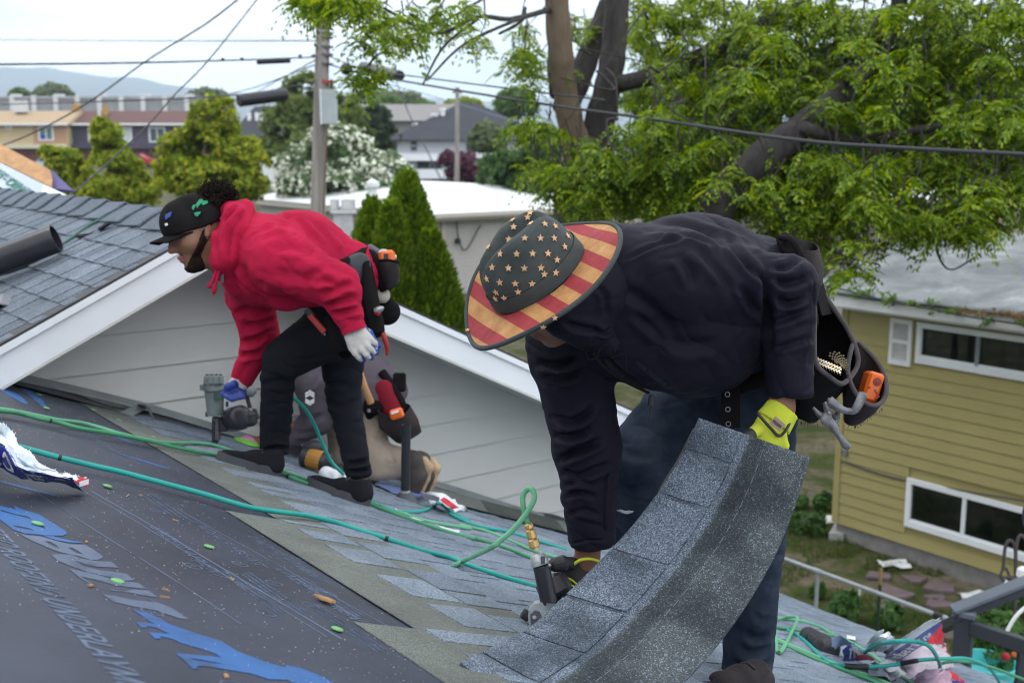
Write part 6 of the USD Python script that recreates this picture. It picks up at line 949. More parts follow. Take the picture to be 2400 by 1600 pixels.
v, f = thick_grid(np.array(bg), 0.003); uv2 = np.vstack([uvs, uvs]); hat = part(fm, 'hat', (v, f), HATB, True, label='brimmed straw hat with red and tan stripes, dark starred crown', uv=uv2)
prof = [(0.121, 0.100, -0.004), (0.119, 0.097, 0.014), (0.117, 0.095, 0.030), (0.113, 0.090, 0.055), (0.108, 0.084, 0.080), (0.101, 0.076, 0.102), (0.094, 0.067, 0.116), (0.084, 0.056, 0.124), (0.070, 0.043, 0.126), (0.050, 0.029, 0.124), (0.028, 0.015, 0.121), (0.004, 0.002, 0.120)]
cg, cuv = [], []
def crown_pt(a, b, z, q):
    l, s = a * math.cos(q), b * math.sin(q); t = max(0, (z - 0.06) / 0.066); z -= t * 0.030 * math.exp(-(s / 0.020) ** 2) * (0.75 + 0.25 * math.cos(l * 20)); pin = t * 0.017 * math.exp(-((l + 0.055) / 0.045) ** 2) * math.copysign(1, s) * min(1, abs(s) / 0.05); s -= pin; z -= 0.02 * t * max(0, -l / 0.1) ; return hp(l, s, z)
for a, b, z in [p for i in range(len(prof) - 1) for p in [tuple(np.array(prof[i]) * (1 - t) + np.array(prof[i + 1]) * t) for t in (0, 0.34, 0.67)]] + [prof[-1]]:
    cg.append([crown_pt(a, b, z, q) for q in TH_]); cuv += [(0.11 * q, z) if z < 0.118 or b > 0.05 else (0.11 * q, 0.118 + 0.06 - b) for q in TH_]
v, f = grid_mesh(np.array(cg)); crown = part(hat, 'crown', (v, f), HATC, True, uv=np.array(cuv)); crown_m = (v, f)
bandg = np.array([[crown_pt(a + 0.0016, b + 0.0016, z, q) for q in TH_] for a, b, z in ((0.1215, 0.1005, -0.004), (0.1195, 0.0978, 0.012), (0.118, 0.096, 0.030))]); part(hat, 'hat_band', thick_grid(bandg, 0.0018), HATC, True, uv=np.array([(0.11 * q, z) for _ in (0, 1) for z in (0.0, 0.015, 0.03) for q in TH_]))
edge = np.array(bg[-1]); part(hat, 'brim_binding', tube(edge, 0.0058, 10, False), HATC, True, uv=np.array([(0.2 * q, 0.008 * j) for q in TH_ for j in range(10)]))
def rayhit(px, py, m):
    o, d = CAM, nrm(ray(px, py)); v, f = m; a, b, c = v[f[:, 0]], v[f[:, 1]], v[f[:, 2]]; e1, e2 = b - a, c - a; h = np.cross(d, e2); det = (e1 * h).sum(1); det = np.where(np.abs(det) < 1e-14, 1e-14, det); s = o - a; u = (s * h).sum(1) / det; q = np.cross(s, e1); w = (q @ d) / det; t = (e2 * q).sum(1) / det; ok = (u >= 0) & (w >= 0) & (u + w <= 1) & (t > 0)
    if not ok.any(): return None
    i = np.argmin(np.where(ok, t, 1e9)); n = nrm(np.cross(e1[i], e2[i])); n = n if n @ (CAM - a[i]) > 0 else -n; return o + d * t[i], n
STAR = mat('tan_star_print', (0.60, 0.36, 0.19), 0.7, 0.25, 60)
def star(m, px, py, r, parent, off=0.0022):
    h = rayhit(px, py, m)
    if h is None: return
    p, n = h; up = nrm(UPV - n * (UPV @ n)); rt = np.cross(up, n); k = np.arange(10); rad = np.where(k % 2 == 0, r, r * 0.42); a = k * np.pi / 5
    ring = p + n * off + (np.sin(a) * rad)[:, None] * rt + (np.cos(a) * rad)[:, None] * up; v = np.vstack([ring, p + n * off, ring - n * 0.0015]); i = np.arange(10); j = (i + 1) % 10
    f = np.vstack([np.stack([np.full(10, 10), i, j], 1), np.stack([i, i + 11, j + 11], 1), np.stack([i, j + 11, j], 1)]); part(parent, 'star', (v, f), STAR)
full = cat([crown_m, grid_mesh(bandg)])
for x, y in ((468, 155), (318, 240), (395, 262), (530, 200), (540, 270), (710, 128), (685, 172), (715, 235), (855, 240), (962, 262), (295, 415), (285, 475), (180, 455), (180, 562), (490, 395), (655, 385), (812, 385), (950, 385), (1090, 362), (405, 545), (572, 545), (733, 540), (888, 540), (1058, 472), (322, 683), (488, 688), (650, 690), (818, 685), (980, 605), (968, 735), (852, 752), (175, 655), (268, 798), (400, 835), (557, 845), (728, 848), (362, 935), (587, 930), (357, 1000), (447, 995)): star(full, 1080 + x / 4.355, 470 + y / 4.355, 0.0087, hat)
edm = tube(edge, 0.0058, 10, False)
for x, y in ((1065, 125), (1380, 128), (1425, 172), (1535, 400), (1445, 625), (1378, 782), (1275, 900), (960, 1195), (840, 1290), (725, 1365), (232, 1410), (112, 1180), (108, 1085), (70, 1325), (125, 1370), (1520, 330)): star(edm, 1080 + x / 4.355, 470 + y / 4.355, 0.007, hat)
# ------------------------------------------------------------------ what the front man wears and carries
def loft(rings, th=0.004, close=True, m_=None):
    g = np.array(rings); g = np.concatenate([g, g[:, :1]], 1); return thick_grid(g, th)
def ring(pts, n=28): return smooth_path(np.array([P(*q) for q in pts]), max(2, n // len(pts)), closed=True)
pouch = part(fm, 'nail_pouch', folds(loft([ring([(1897, 640, 2.80), (1908, 720, 2.76), (1908, 800, 2.73), (1912, 852, 2.72), (1940, 880, 2.74), (1972, 899, 2.80), (1996, 880, 2.86), (2011, 850, 2.90), (2004, 812, 2.93), (1985, 770, 2.95), (1955, 725, 2.96), (1925, 680, 2.95), (1908, 640, 2.9)], 52), ring([(1880, 650, 2.86), (1880, 740, 2.80), (1880, 830, 2.76), (1885, 900, 2.76), (1905, 925, 2.78), (1940, 935, 2.84), (1975, 915, 2.90), (1985, 880, 2.96), (1980, 830, 2.98), (1965, 780, 3.0), (1935, 725, 3.0), (1905, 680, 3.0), (1890, 650, 2.95)], 52), ring([(1850, 660, 2.92), (1845, 760, 2.88), (1845, 860, 2.86), (1858, 960, 2.84), (1885, 984, 2.86), (1912, 986, 2.90), (1935, 950, 2.95), (1938, 900, 3.0), (1930, 840, 3.02), (1915, 780, 3.04), (1895, 725, 3.04), (1875, 690, 3.02), (1860, 660, 3.0)], 52), ring([(1855, 700, 2.96), (1855, 780, 2.94), (1858, 860, 2.93), (1868, 950, 2.9), (1885, 975, 2.91), (1900, 975, 2.93), (1912, 940, 2.97), (1912, 900, 3.0), (1908, 850, 3.01), (1900, 800, 3.02), (1888, 750, 3.02), (1875, 715, 3.01), (1862, 700, 2.99)], 52)], 0.005), amp=0.002, scale=0.05), LEATHB, True)
rim = ring([(1897, 640, 2.80), (1908, 720, 2.76), (1908, 800, 2.73), (1912, 852, 2.72), (1940, 880, 2.74), (1972, 899, 2.80), (1996, 880, 2.86), (2011, 850, 2.90), (2004, 812, 2.93), (1985, 770, 2.95), (1955, 725, 2.96), (1925, 680, 2.95), (1908, 640, 2.9)], 52); part(pouch, 'binding', tube(np.vstack([rim, rim[:1]]), 0.0068, 8, False), LEATHE, True)
rp2 = [(1988, 880, 2.84), (1992, 830, 2.90), (2004, 800, 2.95), (2022, 812, 2.98), (2048, 838, 2.97), (2068, 868, 2.94), (2078, 905, 2.90), (2070, 938, 2.86), (2045, 950, 2.83), (2012, 930, 2.82)]
p2 = part(fm, 'tape_pouch', folds(loft([ring(rp2, 50), ring([(1978, 920, 2.88), (1980, 880, 2.93), (1990, 850, 2.98), (2010, 860, 3.0), (2035, 885, 3.0), (2055, 910, 2.97), (2062, 935, 2.93), (2052, 962, 2.90), (2030, 975, 2.87), (2000, 965, 2.86)], 50), ring([(1980, 985, 2.90), (1982, 960, 2.92), (1990, 940, 2.95), (2004, 935, 2.97), (2020, 945, 2.97), (2032, 955, 2.95), (2034, 968, 2.93), (2024, 982, 2.92), (2008, 993, 2.91), (1990, 994, 2.9)], 50)], 0.005), amp=0.002, scale=0.04), LEATHER, True)
rim2 = ring(rp2, 50); part(p2, 'binding', tube(np.vstack([rim2, rim2[:1]]), 0.0062, 8, False), LEATHE, True)
part(p2, 'frayed_edge', cat([tube(np.array([q, q + V(0.004 * math.sin(i), 0, -0.006 - 0.003 * math.sin(i * 3))]), 0.0008, 4) for i, q in enumerate(ring([(1915, 985, 2.88), (1895, 988, 2.87), (1880, 989, 2.87), (1990, 996, 2.9), (2010, 995, 2.9), (2040, 975, 2.91), (2060, 955, 2.9)], 60))]), LEATHE, kind='stuff')
bp = part(fm, 'back_pouch', folds(loft([ring([(1866, 572, 2.92), (1882, 562, 2.95), (1910, 572, 2.97), (1918, 584, 2.93), (1900, 588, 2.88), (1878, 586, 2.87)], 36), ring([(1872, 620, 2.93), (1890, 600, 2.97), (1918, 605, 3.0), (1928, 632, 2.95), (1912, 650, 2.9), (1885, 640, 2.88)], 36), ring([(1892, 690, 2.94), (1902, 660, 2.98), (1920, 665, 3.0), (1926, 690, 2.96), (1918, 720, 2.92), (1900, 715, 2.9)], 36)], 0.004), amp=0.001), LEATHER, True)
part(fm, 'belt_loop', tube(smooth_path([P(1828, 556, 2.86), P(1858, 566, 2.80), P(1886, 620, 2.78), P(1905, 700, 2.77), P(1912, 760, 2.77)], 8), 0.008, 8), LEATHB, True); part(fm, 'pouch_flap', thick_grid(np.array([[P(1836, 560, 2.88), P(1870, 590, 2.86), P(1900, 650, 2.86), P(1925, 740, 2.88)], [P(1850, 552, 2.93), P(1890, 575, 2.93), P(1920, 640, 2.95), P(1950, 735, 2.97)]]), 0.005), LEATHB)
# a coil of roofing nails in the pouch
nc = thing('nail_coil', 'brassy coil of roofing nails standing in the open leather pouch', 'nail coil', P(1950, 865, 2.80)); BRASSN = mat('zinc_yellow_nail', (0.62, 0.50, 0.27), 0.28, 0.3, 90, metallic=0.9, ramp=[(0.3, (0.6, 0.42, 0.2)), (0.5, (0.72, 0.64, 0.42)), (0.7, (0.62, 0.5, 0.55))])
hn = imgdir(-0.25, 0.72, 0.64); ha = nrm(RGT * 0.9 - UPV * 0.45); ha = nrm(ha - hn * (ha @ hn)); hb2 = np.cross(hn, ha); o = P(1916, 842, 2.755); k = 0
for i in range(9):
    for j in range(4):
        q = o + ha * (0.0066 * i + (j % 2) * 0.0033) - (hb2 if hb2 @ UPV > 0 else -hb2) * 0.0058 * (j - 0.8) - UPV * 0.0024 * i - FWD * 0.0; part(nc, 'nail', cat([cyl(q - hn * 0.0012, q, 0.0033, 0.0030, 7), cyl(q - hn * 0.010, q - hn * 0.0012, 0.0011, 0.0011, 4)]), BRASSN)
BRASSD = mat('dark_nail', (0.16, 0.13, 0.08), 0.4, 0.3, 90, metallic=0.8)
o2 = P(1966, 848, 2.79)
for r_ in range(7):
    for j in range(7):
        a = -0.4 + (j + 0.5 * (r_ % 2)) * 0.40; rr = 0.008 + 0.0048 * r_; q = o2 + RGT * rr * math.cos(a) * 0.8 + UPV * (rr * math.sin(a) * 0.9 - 0.008) + FWD * (0.004 * r_ + 0.01 * math.sin(a)); part(nc, 'nail', cat([cyl(q - hn * 0.001, q, 0.0029, 0.0027, 6), cyl(q - hn * 0.008, q - hn * 0.001, 0.001, 0.001, 4)]), BRASSD)
# orange tape measure
tmc = P(2040, 906, 2.93); tm = thing('tape_measure', 'orange tape measure pushed into the outer leather pouch', 'tape measure', tmc - ZUP * 0.05); tx_, ty_ = nrm(RGT * 0.93 - UPV * 0.28), nrm(RGT * 0.28 + UPV * 0.93); tz_ = np.cross(tx_, ty_)
part(tm, 'case', bevelbox(tmc, tx_ * 0.021, ty_ * 0.040, tz_ * 0.030, 0.35), ORANGE, 30); part(tm, 'hub', lathe(tmc + tz_ * 0.0295 + ty_ * 0.016 + tx_ * 0.004, tmc + tz_ * 0.0325 + ty_ * 0.016 + tx_ * 0.004, [(0, 0.011), (0.7, 0.011), (0.8, 0.006), (1, 0.005)], 16), mat('dark_red_plastic', (0.22, 0.03, 0.015), 0.5)); part(tm, 'eyelet', tube(np.array([tmc + tz_ * 0.031 + tx_ * (0.006 + 0.003 * math.cos(a)) + ty_ * (-0.006 + 0.003 * math.sin(a)) for a in np.linspace(0, 6.3, 13)]), 0.001, 6, False), STEEL); part(tm, 'lanyard', tube(smooth_path([tmc + tz_ * 0.031 + tx_ * 0.006 - ty_ * 0.008, tmc + tz_ * 0.034 + tx_ * 0.013 - ty_ * 0.015, tmc + tz_ * 0.034 + tx_ * 0.010 - ty_ * 0.030, tmc + tz_ * 0.034 + tx_ * 0.020 - ty_ * 0.018], 5), 0.0017, 6), mat('red_cord', (0.45, 0.06, 0.03), 0.7), True); part(tm, 'screw_hole', cyl(tmc + tz_ * 0.030 - tx_ * 0.012 - ty_ * 0.004, tmc + tz_ * 0.0306 - tx_ * 0.012 - ty_ * 0.004, 0.0035, 0.0035, 10), mat('dark_red_plastic', (0.22, 0.03, 0.015), 0.5))
# spring clamp tool hooked on the pouch
CLSTEEL = mat('aged_steel', (0.17, 0.175, 0.19), 0.42, 0.4, 30, metallic=0.75)
ct = thing('spring_clamp', 'worn steel spring clamp with two spread handles hanging on the leather pouch', 'clamp', P(1945, 985, 2.72)); c8 = lambda x, y, Y: P(1880 + x / 5.225, 780 + y / 5.225, Y)
def strapm(pts, w, th=0.0022): return thick_grid(np.array([[q + nrm(s) * w * k for k in (-0.5, -0.2, 0.2, 0.5)] for q, s in pts]), th)
def handle(pts, ws, nm):
    p = smooth_path([c8(*q) for q in pts], 6); w = np.interp(np.linspace(0, 1, len(p)), np.linspace(0, 1, len(ws)), ws); t = np.gradient(p, axis=0); s = np.cross(t, FWD); s /= np.linalg.norm(s, axis=1, keepdims=True); g = np.array([[p[i] + s[i] * w[i] * k - FWD * (0.006 * (1 - (2 * k) ** 2)) for k in (-0.5, -0.3, 0, 0.3, 0.5)] for i in range(len(p))]); part(ct, nm, thick_grid(g, 0.002), CLSTEEL, 40)
handle([(325, 830, 2.70), (400, 880, 2.695), (480, 930, 2.69), (560, 955, 2.69), (640, 945, 2.685), (690, 870, 2.685), (735, 770, 2.69), (742, 725, 2.695)], [0.026, 0.022, 0.016, 0.014, 0.018, 0.021, 0.022, 0.016], 'handle')
handle([(320, 960, 2.70), (300, 1060, 2.695), (340, 1110, 2.69), (420, 1210, 2.685), (480, 1300, 2.68), (530, 1370, 2.68), (575, 1405, 2.685)], [0.018, 0.030, 0.026, 0.015, 0.014, 0.019, 0.014], 'handle'); handle([(440, 960, 2.715), (420, 1050, 2.715), (400, 1120, 2.71), (430, 1190, 2.705)], [0.012, 0.014, 0.014, 0.010], 'handle')
handle([(320, 960, 2.698), (300, 900, 2.70), (270, 845, 2.705)], [0.020, 0.016, 0.008], 'jaw'); handle([(300, 1050, 2.70), (210, 1000, 2.71), (130, 910, 2.72)], [0.022, 0.014, 0.005], 'jaw'); part(ct, 'rivet', lathe(c8(325, 980, 2.694), c8(325, 980, 2.688), [(0, 0.0045), (0.6, 0.004), (1, 0.001)], 12), STEEL, 30); part(ct, 'spring', lathe(c8(400, 1000, 2.715), c8(400, 1040, 2.715), [(0, 0.010), (1, 0.010)], 14), DSTEEL); part(ct, 'knob', lathe(c8(345, 800, 2.715), c8(345, 835, 2.715), [(0, 0.006), (0.5, 0.008), (1, 0.008)], 12), mat('grey_knob', (0.25, 0.25, 0.25), 0.5))
# ------------------------------------------------------------------ the shingle being lifted
HAND = usdkit.material(stage, '/World/Looks/lifted_shingle_face', {'uv': ('texture_coordinate', {}), 'sp': ('separate_xyz', {}), 'v': ('voronoi_texture', {'scale': 520.0}), 'sc': ('separate_color', {}), 'rA': ('rgb_ramp', {'ramp': [(0, (0.035, 0.045, 0.058)), (0.4, (0.07, 0.09, 0.118)), (0.7, (0.115, 0.145, 0.19)), (0.9, (0.185, 0.225, 0.285)), (1, (0.28, 0.33, 0.39))]}), 'rB': ('rgb_ramp', {'ramp': [(0, (0.03, 0.036, 0.04)), (0.6, (0.055, 0.066, 0.072)), (0.9, (0.095, 0.115, 0.125)), (0.97, (0.19, 0.23, 0.28)), (1, (0.25, 0.3, 0.36))]}), 'half': ('math', {'math_type': 'greater_than', 'value2': 0.168}), 'm1': ('mix', {}), 'band': ('rgb_ramp', {'ramp': [(0.505, (1, 1, 1)), (0.535, (0.62, 0.66, 0.68)), (0.615, (0.62, 0.66, 0.68)), (0.645, (1, 1, 1))]}), 'sy': ('math', {'math_type': 'multiply', 'value2': 2.985}), 'm2': ('mix', {'mix_type': 'multiply', 'fac': 1.0}),
    'n': ('noise_texture', {'scale': 5.5, 'detail': 3.0}), 'nr': ('rgb_ramp', {'ramp': [(0.4, (0.55, 0.57, 0.6)), (0.48, (0.85, 0.86, 0.88)), (0.58, (1.3, 1.3, 1.3))]}), 'm3': ('mix', {'mix_type': 'multiply', 'fac': 1.0}), 'b': ('bump', {'strength': 0.4, 'distance': 0.002}), 'p': ('principled_bsdf', {'roughness': 0.85, 'specular_ior_level': 0.4})},
    [('uv.UV', 'v.vector'), ('uv.UV', 'sp.vector'), ('v.color', 'sc.color'), ('sc.r', 'rA.fac'), ('sc.r', 'rB.fac'), ('sp.y', 'half.value1'), ('half.value', 'm1.fac'), ('rA.color', 'm1.color1'), ('rB.color', 'm1.color2'), ('sp.y', 'sy.value1'), ('sy.value', 'band.fac'), ('m1.color', 'm2.color1'), ('band.color', 'm2.color2'), ('uv.UV', 'n.vector'), ('n.fac', 'nr.fac'), ('m2.color', 'm3.color1'), ('nr.color', 'm3.color2'), ('m3.color', 'p.base_color'), ('sc.g', 'b.height'), ('b.normal', 'p.normal')], surface='p.BSDF')
Lc = smooth_path([roofpx(1078, 1556, 0.012), P(1165, 1513, 2.22), P(1248, 1468, 2.34), P(1310, 1412, 2.41), P(1404, 1320, 2.47), P(1500, 1214, 2.53), P(1590, 1086, 2.56), P(1640, 980, 2.58)], 10)
Rc = smooth_path([P(1345, 1780, 1.93), P(1440, 1722, 2.00), P(1545, 1650, 2.07), P(1640, 1560, 2.15), P(1735, 1440, 2.24), P(1812, 1310, 2.32), P(1862, 1190, 2.37), P(1899, 1072, 2.40)], 10)
def resample(c, n): s = np.concatenate([[0], np.cumsum(np.linalg.norm(np.diff(c, axis=0), axis=1))]); return np.stack([np.interp(np.linspace(0, s[-1], n), s, c[:, k]) for k in range(3)], 1)
Lc, Rc = resample(Lc, 90), resample(Rc, 90); g, uvh = [], []
for i in range(90):
    row = []
    for j in range(40):
        t = j / 39; q = Lc[i] * (1 - t) + Rc[i] * t; bow = nrm(np.cross(Rc[i] - Lc[i], Lc[min(i + 1, 89)] - Lc[max(i - 1, 0)])); bow = bow if bow @ (CAM - q) > 0 else -bow
        q = q + bow * (0.022 * math.sin(math.pi * t) - 0.006 * math.sin(2 * math.pi * t)) * (0.4 + 0.6 * i / 89); row.append(q); uvh.append((0.98 * i / 89, 0.335 * t))
    g.append(row)
g = np.array(g); v, f = thick_grid(g, 0.0035); hs = thing('lifted_shingle', 'bendy grey laminated shingle held up by the yellow glove, curling off the roof', 'shingle', roofpx(1078, 1556)); main = part(hs, 'shingle_sheet', (v, f), HAND, True, uv=np.vstack([uvh, uvh]))
du = np.gradient(g, axis=0); dv = np.gradient(g, axis=1); NN = np.cross(du, dv); NN /= np.linalg.norm(NN, axis=2, keepdims=True); NN *= np.sign((NN * (CAM - g)).sum(2))[..., None]
rng = np.random.default_rng(77); i = 0
tabm = [HAND]
while i < 86:                                    # laminated tabs on the exposed half, each a thin piece
    w = int(rng.integers(9, 17)); j1 = 17; i1 = min(i + w, 89); gg = g[i:i1 + 1, 0:j1 + 1] + NN[i:i1 + 1, 0:j1 + 1] * 0.0035; uu = np.array([(0.98 * a / 89 + 3.1 * (i + 1), 0.335 * b / 39 * 0.9) for a in range(i, i1 + 1) for b in range(j1 + 1)]); vv, ff = thick_grid(gg, 0.003); part(hs, 'laminated_tab', (vv, ff), HAND, True, uv=np.vstack([uu, uu])); i = i1 + int(rng.integers(1, 2))
for k_ in range(30):                              # dashes of white release line along the nail strip
    i0 = 1 + k_ * 3; gg = g[i0:i0 + 3, 25:27] + NN[i0:i0 + 3, 25:27] * 0.0028
    gg = np.array([[r_[0] * 0.6 + r_[1] * 0.4, r_[0] * 0.48 + r_[1] * 0.52] for r_ in gg]); part(main, 'nail_line_dash', thick_grid(gg, 0.0006), mat('pale_line', (0.17, 0.20, 0.24), 0.8))
# ------------------------------------------------------------------ near nail gun held by the black glove
n1 = thing('nail_gun', 'coil nail gun with black grip tube and brass hose coupling held by the black glove', 'nail gun', roofpx(1240, 1470)); cc6 = lambda x, y, Y: P(1150 + x / 2.613, 900 + y / 2.613, Y); YG = 2.72
part(n1, 'grip_tube', lathe(cc6(308, 1110, YG + 0.02), cc6(360, 1340, YG), [(0, 0.0205), (0.05, 0.0215), (0.95, 0.0225), (1, 0.021)], 24), BLACKP, 40); part(n1, 'end_cap', lathe(cc6(282, 1030, YG + 0.03), cc6(306, 1108, YG + 0.02), [(0, 0.012), (0.12, 0.017), (0.3, 0.0205), (0.55, 0.0225), (0.62, 0.0235), (0.9, 0.0235), (1, 0.0215)], 24), mat('cast_aluminium', (0.42, 0.45, 0.47), 0.42, 0.2, 18, metallic=0.6), 40); part(n1, 'cap_lug', box8(cc6(320, 1075, YG), RGT * 0.005, UPV * 0.009, FWD * 0.006), DSTEEL)
BR = mat('brass', (0.58, 0.40, 0.17), 0.32, 0.15, 30, metallic=0.8); part(n1, 'hose_coupling', lathe(cc6(230, 853, YG + 0.05), cc6(275, 1012, YG + 0.03), [(0, 0.009), (0.06, 0.0115), (0.18, 0.0115), (0.2, 0.009), (0.28, 0.0125), (0.56, 0.0125), (0.58, 0.0105), (0.66, 0.0145), (0.9, 0.0145), (0.92, 0.0105), (1, 0.0105)], 12), BR, 25)
part(n1, 'body', lathe(cc6(350, 1175, YG + 0.06), cc6(420, 1300, YG + 0.04), [(0, 0.02), (0.15, 0.042), (0.8, 0.045), (1, 0.03)], 20), BLACKP, 40); part(n1, 'hood_knob', lathe(cc6(360, 1110, YG + 0.05), cc6(470, 1090, YG + 0.06), [(0, 0.012), (0.2, 0.018), (0.8, 0.022), (1, 0.016)], 14), DARKM); part(n1, 'screw', ball(cc6(360, 1108, YG - 0.0), 0.005, 1), STEEL)
head_ = poly_prism([cc6(x, y, YG - 0.02) for x, y in ((236, 1470), (228, 1420), (240, 1375), (270, 1348), (310, 1340), (385, 1345), (395, 1360), (370, 1385), (330, 1430), (290, 1462), (260, 1490), (240, 1500))], FWD, 0.035); part(n1, 'nose_casting', head_, mat('cast_aluminium', (0.42, 0.45, 0.47), 0.42, 0.2, 18, metallic=0.6)); part(n1, 'nose_plate', poly_prism([cc6(x, y, YG - 0.028) for x, y in ((245, 1470), (243, 1410), (270, 1388), (300, 1395), (318, 1435), (270, 1475), (244, 1500))], FWD, 0.008), DSTEEL); part(n1, 'bolt', lathe(cc6(268, 1427, YG - 0.030), cc6(268, 1427, YG - 0.036), [(0, 0.0055), (0.6, 0.005), (0.62, 0.003), (1, 0.003)], 12), STEEL, 30); part(n1, 'depth_knob', lathe(cc6(195, 1400, YG + 0.0), cc6(235, 1425, YG), [(0, 0.013), (1, 0.014)], 12), DARKM); part(n1, 'latch', box8(cc6(370, 1352, YG - 0.025), RGT * 0.012, UPV * 0.004, FWD * 0.004), STEEL); part(n1, 'magazine', lathe(cc6(400, 1310, YG + 0.02), cc6(480, 1420, YG + 0.03), [(0, 0.03), (0.2, 0.045), (0.9, 0.045), (1, 0.03)], 20), BLACKP)
# ================================================================== the man in the red hoodie
q4 = lambda x, y: (300 + x / 2.614, 400 + y / 2.614); q3 = lambda x, y: (400 + x / 3.136, 800 + y / 3.136)
rm = thing('person', 'person in a red hooded sweatshirt and black cap stepping across the roof', 'person', roofpx(700, 1160)); RED = cloth('red_fleece', (0.40, 0.011, 0.047), 0.9, 900, 0.15, 0.12, 0.14, 5); BLKD = cloth('black_denim', (0.010, 0.0115, 0.016), 0.85, 1300, 0.2, 0.03, 0.3, 4)
ch_, md_, wa_ = J(606, 606, 4.15, 92), J(705, 606, 4.17, 106), J(820, 650, 4.22, 76)
shn, eln, wrn = J(655, 612, 3.98, 74), J(792, 672, 3.95, 52), J(829, 770, 3.93, 27); shf, elf, wrf = J(588, 690, 4.30, 55), J(612, 795, 4.36, 44), J(565, 893, 4.40, 25)
rb_ = [(ch_, md_), (md_, wa_, {'k': 0.05}), (J(650, 640, 4.15, 82), J(660, 655, 4.15, 70)), (ch_, shf, {'k': 0.05}), (shf, elf, {'k': 0.03}), (elf, wrf, {'k': 0.02, 'flat': 1}), (J(630, 590, 4.05, 76), shn, {'k': 0.04}), (shn, eln, {'k': 0.03}), (eln, wrn, {'k': 0.02, 'flat': 1}), (J(560, 560, 4.14, 66), ch_, {'k': 0.05}), (wa_, J(842, 668, 4.24, 66), {'flat': 1})]
rc_ = [([q4(*p) for p in l], w, d * 1.25) for l, w, d in [(((760, 330), (880, 300), (960, 340), (1010, 390)), 7, .010), (((800, 380), (900, 345), (980, 360)), 6, .009), (((1000, 280), (1080, 340), (1130, 420)), 8, .009), (((1100, 290), (1190, 370), (1230, 430)), 8, .008), (((1220, 340), (1310, 420), (1340, 470)), 8, .007), (((900, 250), (980, 300), (1040, 380)), 7, .007), (((720, 460), (760, 400), (830, 370)), 4, .004), (((1130, 690), (1200, 670), (1290, 700)), 8, .014), (((1170, 760), (1250, 730), (1330, 700), (1390, 690)), 8, .014), (((1200, 830), (1290, 800), (1400, 780)), 7, .012), (((1250, 870), (1340, 860), (1430, 840)), 7, .010), (((1050, 700), (1130, 640), (1200, 620)), 10, .012), (((700, 560), (740, 660), (850, 740)), 10, .010), (((830, 700), (960, 780), (1060, 790)), 10, .012), (((640, 620), (660, 700), (720, 780)), 9, .009), (((650, 880), (720, 850), (800, 860), (900, 830)), 8, .014), (((700, 960), (780, 940), (880, 900)), 8, .014), (((690, 1060), (760, 1040), (850, 1000)), 8, .014), (((670, 1150), (740, 1120), (820, 1110)), 7, .012), (((850, 480), (960, 470), (1100, 500), (1200, 560)), 12, .008), (((880, 600), (1000, 640), (1100, 640)), 12, .008), (((640, 640), (760, 740), (900, 820)), 5, .006)]]
hood_ie = part(rm, 'hoodie', folds(relax(blob(rb_, 0.011, 0.045)), rc_, 0.006, 0.10, seed=21, fine=0.0015, dirs=[(UPV + RGT * 0.5, 0.07, 0.008), (RGT * 0.9 - UPV * 0.5, 0.08, 0.007), (UPV, 0.04, 0.003)], sub=True), RED, True, label='red hooded sweatshirt')
hd_b = [(J(543, 508, 4.10, 22), J(520, 560, 4.02, 20)), (J(520, 560, 4.02, 20), J(514, 610, 4.0, 20)), (J(514, 610, 4.0, 20), J(528, 640, 4.05, 18)), (J(535, 490, 4.14, 22), J(548, 500, 4.05, 24)), (J(572, 492, 4.12, 23), J(552, 540, 4.03, 30)), (J(552, 540, 4.03, 30), J(535, 600, 4.0, 28)), (J(535, 600, 4.0, 28), J(545, 640, 4.06, 26)), (J(575, 490, 4.15, 22), J(565, 500, 4.24, 24)), (J(565, 500, 4.24, 24), J(525, 520, 4.28, 24)), (J(525, 520, 4.28, 24), J(510, 600, 4.2, 22)), (J(510, 600, 4.2, 22), J(520, 640, 4.1, 20)), (J(560, 560, 4.14, 48), J(575, 600, 4.14, 60))]
part(hood_ie, 'hood', folds(relax(blob(hd_b, 0.0075, 0.022)), [([q4(590, 200), q4(570, 260), q4(545, 360), q4(540, 480), q4(550, 580)], 4, .008), ([q4(660, 230), q4(610, 290), q4(585, 330)], 4, .012), ([q4(745, 240), q4(680, 290), q4(625, 380), q4(610, 500), q4(620, 620)], 6, .014), ([q4(690, 200), q4(640, 240), q4(600, 260)], 4, .006)], 0.003, 0.05, seed=5), RED, True)
for dx, (x2, y2) in ((0, (488, 676)), (8, (500, 690))): part(hood_ie, 'drawstring', tube(smooth_path([P(508 + dx, 628, 3.99), P(500 + dx, 655, 3.985), P(x2, y2, 3.985)], 6), [0.006] * 10 + [0.009, 0.008, 0.003], 8), RED, True)
part(hood_ie, 'zip_pull', box8(P(521, 652, 4.0), RGT * 0.006, UPV * 0.014, FWD * 0.003), DSTEEL); part(hood_ie, 'sleeve_logo', box8(P(563, 753, 4.29), RGT * 0.011, UPV * 0.018, FWD * 0.004), WHITEP)
part(hood_ie, 'cuff', tube(smooth_path([P(822, 752, 3.935), P(831, 776, 3.93)], 4), 0.0445, 20, False), RED, True) ; part(hood_ie, 'hem_panel', thick_grid(np.array([[P(864 + 12 * i, 632 - 4 * i + 44 * j, 4.16 - 0.01 * j + 0.05 * i) for j in range(3)] for i in range(3)]), 0.01), RED)
